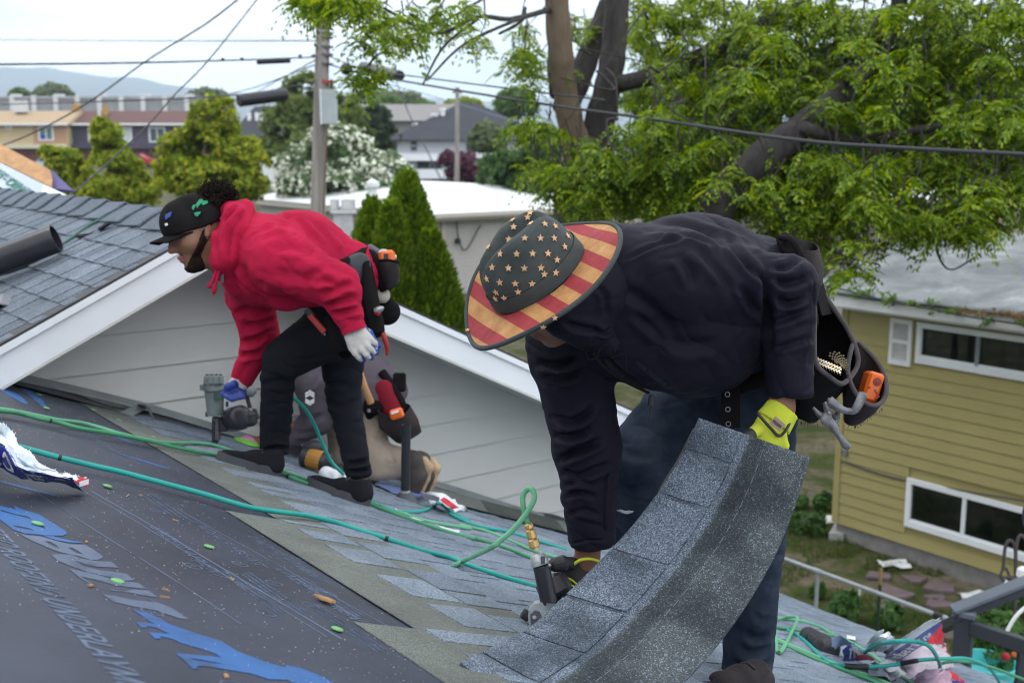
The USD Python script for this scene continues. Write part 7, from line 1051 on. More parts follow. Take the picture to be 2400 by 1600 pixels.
# head, hair, cap
hc = P(466, 548, 4.10); hf = imgdir(-0.80, -0.42, 0.42); hu = imgdir(-0.42, 0.85, 0.25); fm_, ey_, ir_, hq2, hb2_ = head_mesh(hc, hf, hu, 1.0, 0.0045)
pr_ = [J(790, 790, 4.25, 70)]; hN, kN, aN = J(795, 762, 4.25, 72), J(664, 842, 4.28, 50), J(643, 1042, 4.40, 33); hB, kB, aB = J(800, 790, 4.38, 60), J(806, 935, 4.42, 39), J(843, 1122, 4.33, 32)
gw = P(824, 762, 3.93); pk = P(842, 800, 3.92); tips_ = [P(846, 842, 3.91), P(865, 836, 3.905), P(877, 825, 3.91), P(883, 808, 3.93)]; tb = [P(858, 778, 3.97), P(868, 796, 3.98), P(878, 816, 3.98)]
gA = glove_hand(gw, pk, tips_, tb, 0.038, 0.046, 0.0112, -FWD)
gw2 = P(562, 896, 4.40); pk2 = P(549, 918, 4.37); tips2 = [P(545 + 9 * i, 936 - 2 * i, 4.31) for i in range(4)]; tb2 = [P(548, 900, 4.34), P(535, 905, 4.33), P(528, 918, 4.34)]; gB = glove_hand(gw2, pk2, tips2, tb2, 0.033, 0.042, 0.0115, imgdir(-0.8, 0.4, 0.3))
smr = lambda j, s: (j[0], j[1] * s)
part(rm, 'body', blob([(smr(ch_, .8), smr(md_, .8)), (smr(md_, .8), smr(wa_, .8)), (smr(ch_, .6), smr(shf, .7)), (smr(shf, .7), smr(elf, .65)), (smr(elf, .65), (gw2, 0.028)), (smr(ch_, .6), smr(shn, .65)), (smr(shn, .65), smr(eln, .65)), (smr(eln, .65), (gw, 0.028)), (smr(wa_, .8), smr(hN, .6)), (smr(hN, .52), smr(kN, .52)), (smr(kN, .52), smr(aN, .6)), (smr(wa_, .8), smr(hB, .6)), (smr(hB, .52), smr(kB, .52)), (smr(kB, .52), smr(aB, .6)), (J(512, 570, 4.12, 36), ch_)] + hb2_ + thin(gA[:1]) + thin(gB[:1]), 0.011, 0.03), SKIN, True, label='brown skinned body')
fc = part(rm, 'face', relax(fm_, 1), SKIN, True)
for e_, i_ in zip(ey_, ir_): q_ = part(rm, 'eye', e_, mat('eye_white', (0.45, 0.43, 0.42), 0.3), True); part(q_, 'iris', i_, DARKM, True)
HAIR = mat('black_curly_hair', (0.013, 0.009, 0.007), 0.85, 0.5, 90, bump=0.8, bscale=260, bdist=0.004, spec=0.12); BEARD = mat('dark_beard', (0.022, 0.013, 0.009), 0.85, 0.5, 150, bump=1.0, bscale=420, bdist=0.004, spec=0.12)
def shell(bs, grow, keep, h=0.005): return blob([((a[0], a[1] + grow), (c[0], c[1] + grow), *r) for (a, c, *r) in bs], h, 0.02, fn_extra=lambda p, d: np.maximum(d, keep(p)))
loc = lambda p: np.stack([(p - hc) @ nrm(hf), (p - hc) @ np.cross(nrm(hu - nrm(hf) * (hu @ nrm(hf))), nrm(hf)), (p - hc) @ nrm(hu - nrm(hf) * (hu @ nrm(hf)))], 1) / 1.0
def beard_keep(p):
    q = loc(p); jit = 0.008 * (meshkit.noise(p / 0.006, 3) - 0.5); cheek = q[:, 2] - (0.012 - 1.10 * q[:, 0]) + jit; back = -0.016 - q[:, 0] + jit; hole = 0.025 - np.linalg.norm((q - np.array([0.102, 0, -0.058])) / np.array([1.0, 1.1, 0.75]), axis=1); must = np.maximum(np.abs(q[:, 2] + 0.0445) - 0.0045, 0.088 - q[:, 0]); return np.minimum(np.maximum(np.maximum(cheek, back), hole), must)
part(fc, 'lips', shell(hb2_[7:9], 0.0012, lambda p: np.full(len(p), -9.0), 0.0025), mat('lip_skin', (0.24, 0.085, 0.07), 0.4, 0.08, 40), True)
bd = shell(hb2_[:3] + hb2_[9:11], 0.0035, beard_keep, 0.004); part(rm, 'beard', folds(bd, amp=0.003, scale=0.009, seed=9), BEARD, True)
rng = np.random.default_rng(88); curls = []
for k in range(800):
    d_ = rng.normal(size=3); d_ /= np.linalg.norm(d_); c = P(508, 450, 4.13) + (RGT * d_[0] * 1.35 + UPV * d_[1] * 0.85 + FWD * d_[2]) * R_(31, 4.13) * rng.uniform(0.5, 1.0) - UPV * 0.01 + RGT * 0.004; r = rng.uniform(0.005, 0.012); a = nrm(rng.normal(size=3)); b = nrm(np.cross(a, rng.normal(size=3))); curls.append(tube(np.array([c + a * r * math.cos(t) + b * r * math.sin(t) + np.cross(a, b) * 0.006 * t / 3 + nrm(c - P(500, 470, 4.13)) * 0.003 * t for t in np.linspace(0, 4.5, 7)]), 0.0016, 3))
for k in range(60): c = P(503 + rng.uniform(-22, 12), 490 + rng.uniform(-22, 26), 4.06 + rng.uniform(0, 0.12)); r = 0.008; a = nrm(rng.normal(size=3)); b = nrm(np.cross(a, rng.normal(size=3))); curls.append(tube(np.array([c + a * r * math.cos(t) + b * r * math.sin(t) for t in np.linspace(0, 5.5, 8)]), 0.003, 4))
hr = part(rm, 'hair', relax(blob([(J(486, 458, 4.13, 20), J(520, 458, 4.13, 22)), (J(505, 470, 4.12, 26), J(500, 510, 4.12, 22)), (J(497, 505, 4.07, 14), J(488, 530, 4.045, 8))], 0.006, 0.02), 1), HAIR, True); part(hr, 'curls', cat(curls), HAIR, kind='stuff')
capm = mat('black_twill', (0.011, 0.010, 0.011), 0.9, 0.3, 14, bump=0.3, bscale=900, bdist=0.001, spec=0.1)
def cap_keep(p): q = loc(p); return 0.018 + 0.13 * np.maximum(q[:, 0], 0) - q[:, 2]
cap = part(rm, 'cap', relax(blob([(((hc + (nrm(hf) * -0.018 + nrm(hu) * 0.040) * 1.0), 0.0965), ((hc + (nrm(hf) * 0.022 + nrm(hu) * 0.045) * 1.0), 0.088)), (((hc + (nrm(hf) * 0.03 + nrm(hu) * 0.066) * 1.0), 0.074), ((hc + (nrm(hf) * -0.01 + nrm(hu) * 0.078) * 1.0), 0.066), {'k': 0.03})], 0.006, 0.03, fn_extra=lambda p, d: np.maximum(d, cap_keep(p))), 1), capm, True, label='black baseball cap with green and blue marks')
hl_ = np.cross(nrm(hu - nrm(hf) * (hu @ nrm(hf))), nrm(hf)); hu2 = nrm(hu - nrm(hf) * (hu @ nrm(hf))); bq = lambda x, y, z: hc + (nrm(hf) * x + hl_ * y + hu2 * z) * 1.0
part(cap, 'brim', thick_grid(np.array([[bq(0.055 + 0.118 * t - 0.020 * s * s * (1 + t), 0.082 * s * (1 - 0.12 * t), 0.036 + 0.004 * t - 0.020 * s * s - 0.004 * t * t) for s in np.linspace(-1, 1, 15)] for t in np.linspace(0, 1, 9)]), 0.005), capm, True)
capmesh = blob([(((hc + (nrm(hf) * -0.018 + nrm(hu) * 0.040) * 1.0), 0.0965), ((hc + (nrm(hf) * 0.022 + nrm(hu) * 0.045) * 1.0), 0.088))], 0.008, 0.03)
def patch(nm, pts, m_, mesh, parent, off=0.004, th=0.0015):
    hs_ = [rayhit(x, y, mesh) for x, y in pts]; hs_ = [h for h in hs_ if h]
    if len(hs_) < 3: return
    c = np.mean([h[0] for h in hs_], 0); n = nrm(np.mean([h[1] for h in hs_], 0)); vv = np.array([h[0] + h[1] * off for h in hs_] + [c + n * (off + 0.001)]); k = len(hs_); part(parent, nm, (np.vstack([vv, vv[:k] - n * 0.004]), np.vstack([np.stack([np.full(k, k), np.arange(k), (np.arange(k) + 1) % k], 1), np.stack([np.arange(k), np.arange(k) + k + 1, (np.arange(k) + 1) % k + k + 1], 1), np.stack([np.arange(k), (np.arange(k) + 1) % k + k + 1, (np.arange(k) + 1) % k], 1)])), m_)
c9 = lambda *pts: [(360 + x / 5.6, 410 + y / 5.6) for x, y in pts]; GST = mat('green_stitching', (0.01, 0.22, 0.11), 0.7)
CAPM = blob([(((hc + (nrm(hf) * -0.018 + nrm(hu) * 0.040) * 1.0), 0.0965), ((hc + (nrm(hf) * 0.022 + nrm(hu) * 0.045) * 1.0), 0.088)), (((hc + (nrm(hf) * 0.03 + nrm(hu) * 0.066) * 1.0), 0.074), ((hc + (nrm(hf) * -0.01 + nrm(hu) * 0.078) * 1.0), 0.066), {'k': 0.03})], 0.008, 0.03)
for pts in (((500, 440), (520, 400), (560, 395), (545, 430), (520, 468)), ((555, 390), (600, 330), (640, 325), (640, 360), (600, 400), (570, 440)), ((640, 350), (700, 345), (710, 375), (660, 400), (630, 395)), ((530, 500), (620, 485), (610, 515), (570, 550), (545, 540))): patch('green_mark', c9(*pts), GST, CAPM, cap)
patch('blue_mark', c9((158, 530), (240, 485), (225, 550), (165, 590)), mat('blue_stitching', (0.02, 0.06, 0.30), 0.6), CAPM, cap); patch('white_button', c9((152, 640), (180, 630), (190, 660), (165, 672)), WHITEP, CAPM, cap)
# gloves
BLUEN = mat('blue_nitrile', (0.02, 0.045, 0.26), 0.55, 0.15, 20); WKNIT = cloth('grey_white_knit', (0.50, 0.48, 0.46), 0.9, 700, 0.25, 0.2, 0.15, 20)
ga = part(rm, 'glove', relax(blob(gA, 0.004, 0.012), 1), WKNIT, True, label='grey white knit glove with blue palm'); gsh = imgdir(0.55, -0.25, -0.8) * 0.014
part(ga, 'blue_palm', relax(blob([((a[0] + gsh, a[1]), (c[0] + gsh, c[1]), *r) for (a, c, *r) in gA], 0.004, 0.012), 1), BLUEN, True)
gb = part(rm, 'glove', relax(blob(gB, 0.004, 0.010), 1), BLUEN, True, label='blue palmed glove gripping the nail gun'); part(gb, 'knit_back', relax(blob([((P(563, 893, 4.38), 0.036), (P(548, 912, 4.35), 0.036), {'squash': (FWD, 0.7)})], 0.004, 0.01), 1), WKNIT, True)
# trousers, belt, pouches, shoes
q5 = [([q3(*p) for p in l], w, d) for l, w, d in [(((880, 860), (800, 830), (690, 850)), 5, .010), (((870, 790), (780, 770), (680, 800)), 5, .008), (((1290, 900), (1380, 890), (1470, 870)), 6, .014), (((1300, 950), (1390, 950), (1480, 930)), 5, .012), (((1060, 260), (900, 300), (760, 260)), 8, .008), (((1080, 330), (1200, 300), (1330, 330)), 8, .008), (((650, 330), (720, 300), (860, 300)), 8, .006), (((1120, 430), (1250, 470), (1400, 430)), 8, .006)]]
tr = part(rm, 'trousers', folds(relax(blob([(J(800, 690, 4.26, 66), J(798, 760, 4.30, 70)), (hN, kN, {'k': 0.05}), (J(652, 880, 4.30, 41), (aN[0], R_(31, 4.4)), {'k': 0.02}), (J(648, 960, 4.36, 36), J(643, 1052, 4.42, 33), {'k': 0.02, 'flat': 1}), (hB, kB, {'k': 0.04}), (kB, (aB[0], R_(31, 4.3)), {'k': 0.02, 'flat': 1})], 0.010, 0.04)), [(a, b, c * 1.4) for a, b, c in q5], 0.005, 0.075, seed=31, dirs=[(UPV + RGT * 0.15, 0.05, 0.006), (UPV - RGT * 0.4, 0.07, 0.004)], sub=True), BLKD, True)
def shoe(t, heel, toe, r, side, mu, ms):
    f = nrm(toe - heel); f = nrm(f - RN * (f @ RN)); s = np.cross(RN, f); L = np.linalg.norm(toe - heel); u = RN
    bs = [((heel + f * r * 0.95 + u * r * 0.85, r * 0.92), (heel + f * L * 0.45 + u * r * 0.8, r * 0.9), {'squash': (s, 0.9)}), ((heel + f * L * 0.45 + u * r * 0.8, r * 0.9), (toe - f * r * 0.9 + u * r * 0.5, r * 0.78), {'k': 0.02, 'squash': (u, 0.62)}), ((heel + f * r * 0.9 + u * r, r * 0.8), (heel + f * r * 1.3 + u * r * 1.9, r * 0.86), {'k': 0.02, 'flat': 1})]
    b = part(t, 'shoe', relax(blob(bs, 0.006, 0.02, cuts=[(heel + u * 0.012, -u)]), 1), mu, True); ol = []
    for k in range(48):
        q = 2 * np.pi * k / 48; x, y = math.cos(q), math.sin(q); x = math.copysign(abs(x) ** 0.7, x); w = r * (0.95 + 0.10 * x); ol.append(heel + f * (L * 0.5 + x * L * 0.51) + s * y * w - u * 0.0)
    sl = poly_prism(np.array(ol), u, 0.034); tt = np.clip(((sl[0] - heel) @ f) / L, 0, 1); sl = (sl[0] + u * (0.022 * np.clip(tt - 0.72, 0, 1) ** 1.3)[:, None], sl[1]); part(b, 'sole', sl, ms)
    for k in range(5): c = heel + f * L * (0.40 + 0.075 * k) + u * (r * (1.72 - 0.19 * k)); part(b, 'lace', tube(np.array([c - s * r * 0.55 - u * 0.01, c + u * 0.003, c + s * r * 0.55 - u * 0.01]), 0.004, 6), DARKM)
CANV = cloth('black_canvas', (0.014, 0.014, 0.018), 0.9, 1000, 0.25, 0.1, 0.2, 8); SOLE = mat('charcoal_rubber', (0.05, 0.052, 0.06), 0.7, 0.2, 20)
shoe(rm, roofpx(656, 1118, 0.012), roofpx(506, 1078, 0.012), 0.048, 1, CANV, SOLE); shoe(rm, roofpx(862, 1190, 0.012), roofpx(718, 1136, 0.012), 0.048, 1, CANV, SOLE)
c10 = lambda x, y, Y: P(720 + x / 4.9, 560 + y / 4.9, Y)
part(rm, 'belt', tube(smooth_path([c10(660, 95, 4.26), c10(640, 150, 4.18), c10(520, 235, 4.11), c10(400, 290, 4.06), c10(250, 350, 4.06), c10(60, 480, 4.1), c10(-60, 600, 4.16)], 6), 0.019, 8), LEATHB, True)
part(rm, 'holster', folds(loft([ring([(804, 622, 4.05), (830, 612, 4.08), (854, 606, 4.12), (860, 618, 4.14), (836, 628, 4.1), (812, 634, 4.06)], 30), ring([(818, 660, 4.04), (838, 650, 4.06), (862, 645, 4.1), (866, 655, 4.14), (850, 668, 4.1), (828, 676, 4.06)], 30), ring([(836, 690, 4.05), (850, 680, 4.06), (866, 680, 4.1), (868, 690, 4.13), (858, 702, 4.1), (842, 706, 4.07)], 30)], 0.006), amp=0.003, scale=0.04), LEATHER, True); part(rm, 'holster_panel', relax(blob([((c10(480, 320, 4.08), 0.030), (c10(610, 270, 4.11), 0.034), {'squash': (FWD, 0.5)}), ((c10(560, 420, 4.08), 0.03), (c10(620, 560, 4.1), 0.03), {'squash': (FWD, 0.5)})], 0.007, 0.05), 1), mat('blue_black_leather', (0.022, 0.03, 0.038), 0.55, 0.3, 12), True)
rpb = ring([(885, 612, 4.18), (905, 610, 4.14), (930, 614, 4.16), (931, 622, 4.24), (905, 622, 4.28), (888, 618, 4.24)], 30); bpx = part(rm, 'tool_pouch', folds(loft([rpb, ring([(890, 640, 4.18), (908, 645, 4.13), (932, 648, 4.16), (934, 655, 4.26), (910, 660, 4.29), (893, 650, 4.25)], 30), ring([(896, 676, 4.2), (910, 678, 4.16), (926, 668, 4.18), (928, 668, 4.24), (912, 680, 4.26), (900, 680, 4.24)], 30)], 0.005), amp=0.002), LEATHER, True); part(bpx, 'binding', tube(np.vstack([rpb, rpb[:1]]), 0.006, 6, False), LEATHB, True)
part(rm, 'pouch_strap', tube(smooth_path([c10(690, 150, 4.2), c10(760, 180, 4.18), c10(800, 300, 4.17), c10(840, 480, 4.17), c10(880, 590, 4.18)], 6), 0.014, 8), LEATHB, True); part(rm, 'belt_pad', bevelbox(c10(780, 150, 4.24), nrm(RGT * 0.8 - UPV * 0.5) * 0.034, nrm(RGT * 0.5 + UPV * 0.8) * 0.018, FWD * 0.03, 0.5), mat('grey_pad', (0.11, 0.11, 0.14), 0.8), 30)
part(rm, 'long_holster', folds(loft([ring([(852, 620, 4.06), (866, 612, 4.1), (874, 640, 4.16), (862, 655, 4.1)], 24), ring([(850, 700, 4.04), (872, 690, 4.06), (886, 700, 4.14), (868, 712, 4.1)], 24), ring([(862, 760, 4.04), (886, 745, 4.06), (898, 758, 4.14), (880, 772, 4.1)], 24), ring([(866, 786, 4.06), (886, 778, 4.08), (900, 780, 4.12), (884, 792, 4.1)], 24)], 0.006), amp=0.003, scale=0.05), LEATHB, True); part(rm, 'side_bag', relax(blob([((c10(860, 720, 4.25)), 0.045) and (c10(860, 740, 4.25), 0.046), (c10(920, 830, 4.26), 0.05)] and [((c10(860, 740, 4.25), 0.040), (c10(915, 835, 4.26), 0.052))], 0.008, 0.02)), LEATHB, True)
rp3 = ring([(762, 742, 4.0), (774, 738, 3.98), (788, 742, 4.0), (786, 762, 4.04), (772, 768, 4.04), (763, 760, 4.03)], 24); part(rm, 'front_pouch', folds(loft([rp3, ring([(768, 790, 4.0), (782, 786, 3.98), (800, 790, 4.0), (806, 806, 4.04), (790, 815, 4.05), (775, 808, 4.03)], 24), ring([(795, 825, 4.02), (808, 822, 4.0), (822, 826, 4.02), (820, 838, 4.04), (806, 840, 4.05), (798, 834, 4.04)], 24)], 0.006), amp=0.002), LEATHB, True)
def tool(name, label, cat_, parts):
    t = thing(name, label, cat_, parts[0][1][0].mean(0) if not isinstance(parts[0][1][0], list) else V(0, 0, 0))
    for nm, m_, mm in parts: part(t, nm, m_, mm, 30)
tool('utility_knife', 'red handled tool sticking out of the front belt pouch of the red hooded worker', 'knife', [('handle', bevelbox(c10(115, 970, 3.99), nrm(RGT * 0.66 - UPV * 0.75) * 0.042, nrm(RGT * 0.75 + UPV * 0.66) * 0.011, FWD * 0.008, 0.4), REDP), ('blade_housing', bevelbox(c10(30, 850, 4.0), nrm(RGT * 0.66 - UPV * 0.75) * 0.018, nrm(RGT * 0.75 + UPV * 0.66) * 0.012, FWD * 0.008, 0.3), DARKM), ('tip', cyl(c10(190, 1075, 3.99), c10(208, 1105, 3.99), 0.006, 0.003, 8), STEEL)])
tool('pry_hammer', 'small steel hammer with red handle hanging in the long black holster', 'hammer', [('head', cat([lathe(c10(775, 830, 4.05), c10(880, 785, 4.05), [(0, 0.012), (0.4, 0.014), (0.8, 0.010), (1, 0.004)], 10)]), STEEL), ('neck', ball(c10(805, 845, 4.05), 0.013, 1), REDP), ('handle', tube(smooth_path([c10(870, 1080, 4.08), c10(895, 1160, 4.07), c10(918, 1260, 4.07), c10(915, 1340, 4.07)], 5), [0.009, 0.010, 0.010, 0.010, 0.010, 0.009, 0.009, 0.008, 0.008, 0.008, 0.007, 0.007, 0.006, 0.006, 0.005, 0.004], 8), REDP)])
tool('tape_measure', 'orange tape measure in the rear belt pouch of the red hooded worker', 'tape measure', [('case', bevelbox(c10(915, 230, 4.2), nrm(RGT) * 0.030, UPV * 0.034, FWD * 0.018, 0.6), ORANGE), ('clip', bevelbox(c10(905, 212, 4.175), RGT * 0.008, UPV * 0.014, FWD * 0.004, 0.4), DARKM)])
tool('marker_strap', 'pale blue looped strap on top of the rear belt pouch', 'strap', [('loop', tube(smooth_path([c10(830, 160, 4.2), c10(860, 135, 4.2), c10(915, 140, 4.2), c10(920, 165, 4.2), c10(870, 172, 4.2), c10(835, 165, 4.2)], 6), 0.0055, 8), mat('pale_blue_strap', (0.45, 0.62, 0.70), 0.6))])
tool('white_pencil', 'white carpenter marker poking from the rear belt pouch', 'marker', [('barrel', cyl(c10(975, 262, 4.22), c10(985, 200, 4.22), 0.006, 0.006, 8), WHITEP), ('cap', cyl(c10(970, 205, 4.22), c10(1025, 205, 4.22), 0.006, 0.008, 8), WHITEP)])
tool('spare_glove', 'beige spare glove tucked behind the rear belt pouch', 'glove', [('cuff', relax(blob([((c10(770, 610, 4.2), 0.022), (c10(870, 640, 4.2), 0.026)), ((c10(800, 650, 4.2), 0.022), (c10(860, 660, 4.2), 0.022))], 0.006, 0.02)), mat('beige_knit', (0.42, 0.38, 0.33), 0.9))])
# the red man's nail gun
nt = roofpx(508, 1040, 0.004); YN = nt[1] - 0.12; ng = thing('nail_gun', 'grey green coil nail gun held by the red hooded worker near the gable wall', 'nail gun', nt); GG = mat('worn_grey_green_casting', (0.15, 0.18, 0.185), 0.45, 0.3, 9, bump=0.2, bscale=90); c11 = lambda x, y, dY=0.0: P(460 + x / 5.227, 740 + y / 5.227, YN + dY)
part(ng, 'cylinder', lathe(c11(220, 890), c11(235, 1210), [(0, 0.043), (0.1, 0.042), (0.5, 0.038), (0.9, 0.036), (1, 0.033)], 24), GG, 40); part(ng, 'collar', lathe(c11(212, 845), c11(215, 905), [(0, 0.046), (0.2, 0.049), (0.8, 0.049), (1, 0.045)], 20), GG, 40); part(ng, 'head_cap', lathe(c11(215, 730), c11(213, 848), [(0, 0.034), (0.1, 0.041), (1, 0.044)], 20), GG, 40)
for x in (130, 185, 245, 300): part(ng, 'cap_rib', bevelbox(c11(x, 785, -0.04 + 0.0002 * abs(x - 215)), RGT * 0.011, UPV * 0.018, FWD * 0.012, 0.3), GG); part(ng, 'cap_bolt', cyl(c11(x, 745, -0.01), c11(x, 712, -0.01), 0.006, 0.005, 8), DSTEEL)
for x in (70, 385): part(ng, 'side_lug', bevelbox(c11(x, 875), RGT * 0.008, UPV * 0.012, FWD * 0.01, 0.3), GG); 
for x in (130, 360): part(ng, 'lower_bolt', cyl(c11(x, 1180), c11(x, 1230), 0.007, 0.007, 8), DSTEEL)
part(ng, 'nameplate', bevelbox(c11(265, 985, -0.040), RGT * 0.017, UPV * 0.015, FWD * 0.003, 0.2), mat('dark_green_label', (0.03, 0.07, 0.06), 0.4)); part(ng, 'nose', bevelbox(c11(245, 1380), RGT * 0.016, UPV * 0.052, FWD * 0.018, 0.3), DSTEEL); part(ng, 'nose_rail', bevelbox(c11(210, 1420, -0.02), RGT * 0.006, UPV * 0.05, FWD * 0.006, 0.3), DARKM); part(ng, 'nose_tip', cyl(c11(245, 1470), nt, 0.010, 0.008, 10), DSTEEL); part(ng, 'feed_block', bevelbox(c11(340, 1330, 0.01), RGT * 0.02, UPV * 0.03, FWD * 0.018, 0.3), DARKM)
part(ng, 'grip', lathe(c11(350, 940), c11(640, 935), [(0, 0.02), (0.1, 0.024), (0.8, 0.022), (1, 0.021)], 16), BLACKP, 40); part(ng, 'grip_end', lathe(c11(630, 925), c11(735, 925), [(0, 0.022), (0.1, 0.026), (0.7, 0.024), (0.8, 0.012), (1, 0.011)], 16), GG, 40); part(ng, 'trigger', bevelbox(c11(378, 1080), RGT * 0.005, UPV * 0.012, FWD * 0.006, 0.4), mat('blue_trigger', (0.02, 0.04, 0.2), 0.5)); part(ng, 'strut', bevelbox(c11(640, 1060), nrm(RGT * 0.3 - UPV) * 0.025, RGT * 0.008, FWD * 0.008, 0.3), DARKM)
part(ng, 'coil_magazine', lathe(c11(430, 1270, 0.05) - UPV * 0.0, c11(560, 1240, -0.06) , [(0, 0.046), (0.1, 0.054), (0.85, 0.054), (0.95, 0.045), (1, 0.03)], 24), BLACKP, 40); part(ng, 'magazine_door', bevelbox(c11(590, 1270, -0.02), nrm(RGT + UPV * 0.15) * 0.055, UPV * 0.034, FWD * 0.03, 0.5), BLACKP, 30); part(ng, 'magazine_latch', bevelbox(c11(735, 1200, -0.02), nrm(RGT * 0.4 - UPV) * 0.024, RGT * 0.008, FWD * 0.012, 0.3), DARKM)
# ================================================================== the kneeling man behind
kring = lambda pts, n=28: ring([(x, y, Y + 0.34) for x, y, Y in pts], n)
km = thing('person', 'person in grey kneeling behind the red hooded worker, khaki trousers and tan soled boots', 'person', roofpx(900, 1130)); GRYF = cloth('grey_fleece', (0.10, 0.085, 0.105), 0.9, 900, 0.2, 0.1, 0.12, 6); KHK = cloth('khaki_canvas', (0.36, 0.295, 0.235), 0.9, 1000, 0.2, 0.1, 0.2, 6)
KY = 0.34; q6 = lambda x, y, Y, r: J(660 + x / 4.6125, 850 + y / 4.6125, Y + KY, r); KP = lambda x, y, Y: P(x, y, Y + KY)
sh3, el3, wr3 = q6(310, 180, 4.9, 40), q6(390, 620, 4.95, 36), q6(20, 860, 4.95, 22); hp3 = q6(1010, 330, 4.95, 62)
gh = part(km, 'hoodie', folds(relax(blob([(q6(480, 130, 5.0, 70), q6(1000, 170, 5.0, 44)), (q6(960, 170, 5.0, 42), hp3, {'k': 0.06}), (q6(1000, 160, 5.0, 40), q6(1230, 300, 5.02, 30), {'k': 0.05}), (q6(400, 110, 4.95, 60), sh3, {'k': 0.04}), (sh3, el3, {'k': 0.03}), (el3, wr3, {'k': 0.02})], 0.010, 0.04)), [([(660 + x / 4.6125, 850 + y / 4.6125) for x, y in l], 7, .010) for l in (((280, 640), (360, 600), (470, 560)), ((120, 760), (240, 760), (380, 740)), ((130, 850), (250, 830), (360, 800)), ((240, 300), (330, 200), (380, 120)))], 0.006, 0.08, seed=41), GRYF, True, label='grey hooded sweatshirt')
part(gh, 'sleeve_emblem', cat([box8(KP(660 + x / 4.6125, 850 + y / 4.6125, 4.80), nrm(RGT * 0.9 + UPV * sg * 0.5) * 0.014, nrm(UPV) * 0.005, FWD * 0.003) for x, y, sg in ((285, 320, 1), (325, 320, -1), (285, 350, 1), (325, 350, -1), (285, 410, -1), (325, 410, 1), (285, 435, -1), (325, 435, 1))]), WHITEP)
part(km, 'red_shirt', folds(relax(blob([(q6(1110, 290, 4.85, 24), q6(1190, 470, 4.85, 26), {'squash': (FWD, 0.6)}), (q6(1060, 400, 4.90, 16), q6(1190, 500, 4.90, 20), {'squash': (FWD, 0.6)})], 0.008, 0.03)), amp=0.004, scale=0.05), cloth('dark_red_knit', (0.22, 0.015, 0.03), 0.9), True)
k1, k2 = (q6(1000, 560, 4.92, 34), q6(1000, 990, 4.85, 34)), (q6(1000, 1080, 4.82, 30), q6(1420, 1060, 4.86, 26)); 
part(km, 'trousers', folds(relax(blob([((hp3[0] + FWD * 0.05, hp3[1] * 0.7), k1[0], {'k': 0.04}), k1, (k1[1], k2[1], {'k': 0.03}), (q6(1000, 1150, 4.84, 28), q6(1330, 1130, 4.88, 26)), (q6(960, 500, 5.15, 30), q6(640, 760, 5.2, 30)), (q6(640, 760, 5.2, 30), q6(620, 1000, 5.15, 26))], 0.009, 0.03)), [([(660 + x / 4.6125, 850 + y / 4.6125) for x, y in l], 5, .008) for l in (((960, 640), (1010, 680), (1080, 660)), ((970, 700), (1020, 760), (1090, 730)), ((960, 770), (1020, 830), (1090, 800)), ((1180, 1010), (1210, 1060), (1180, 1100)))], 0.004, 0.06, seed=43), KHK, True)
part(km, 'body', blob([(q6(480, 130, 5.0, 40), q6(900, 280, 5.0, 34)), (q6(400, 110, 4.95, 40), (sh3[0], 0.05)), ((sh3[0], 0.05), (el3[0], 0.045)), ((el3[0], 0.045), (KP(590, 1043, 4.93), 0.03)), (q6(1000, 400, 5.0, 24), (k1[1][0], 0.035)), ((k1[1][0], 0.035), (k2[1][0], 0.03)), (q6(480, 130, 5.0, 40), (KP(730, 850, 5.1), 0.05)), ((KP(725, 835, 5.1), 0.1), (KP(715, 845, 5.08), 0.095))], 0.014, 0.03), SKIN2, True); part(km, 'hair', blob([((KP(722, 828, 5.12), 0.105), (KP(715, 835, 5.12), 0.10))], 0.014), HAIR, True)
pkg = part(km, 'glove', relax(blob(glove_hand(KP(602, 1040, 4.93), KP(580, 1046, 4.9), [KP(556 + 4 * i, 1050 - 6 * i, 4.88) for i in range(4)], [KP(588, 1034, 4.9), KP(572, 1030, 4.88), KP(560, 1032, 4.87)], 0.03, 0.04, 0.012, UPV), 0.005, 0.012), 1), mat('pink_grip', (0.55, 0.12, 0.30), 0.6, 0.3, 9, col2=(0.5, 0.40, 0.38)), True, label='pink and cream work glove')
solo('green_reel', lathe(KP(578, 1036, 4.86) - RN * 0.012, KP(578, 1036, 4.86) + RN * 0.012, [(0, 0.03), (0.3, 0.062), (0.7, 0.062), (1, 0.03)], 24), mat('neon_green', (0.20, 0.62, 0.08), 0.5), 'neon green chalk reel under the pink glove', 'chalk reel')
part(km, 'tool_belt', tube(smooth_path([KP(895, 872, 4.9), KP(918, 905, 4.86), KP(938, 940, 4.85), KP(955, 975, 4.86)], 6), 0.022, 8), LEATHB, True); part(km, 'belt_buckle', bevelbox(q6(1275, 210, 4.88, 1)[0], RGT * 0.03, UPV * 0.045, FWD * 0.02, 0.4), LEATHB, 30)
part(km, 'tool_pouch', folds(loft([kring([(886, 960, 4.8), (905, 972, 4.76), (935, 978, 4.76), (960, 955, 4.8), (950, 945, 4.88), (915, 950, 4.9)], 30), kring([(890, 1000, 4.8), (912, 1012, 4.76), (945, 1008, 4.76), (978, 985, 4.8), (962, 975, 4.88), (920, 985, 4.9)], 30), kring([(925, 1030, 4.82), (940, 1038, 4.8), (962, 1028, 4.8), (986, 1012, 4.82), (975, 1005, 4.88), (945, 1018, 4.88)], 30)], 0.006), amp=0.003), LEATHER, True); part(km, 'sling_pouch', relax(blob([(q6(960, 440, 4.84, 16), q6(1040, 480, 4.84, 18)), (q6(960, 500, 4.84, 18), q6(950, 600, 4.86, 8))], 0.008, 0.02)), LEATHB, True)
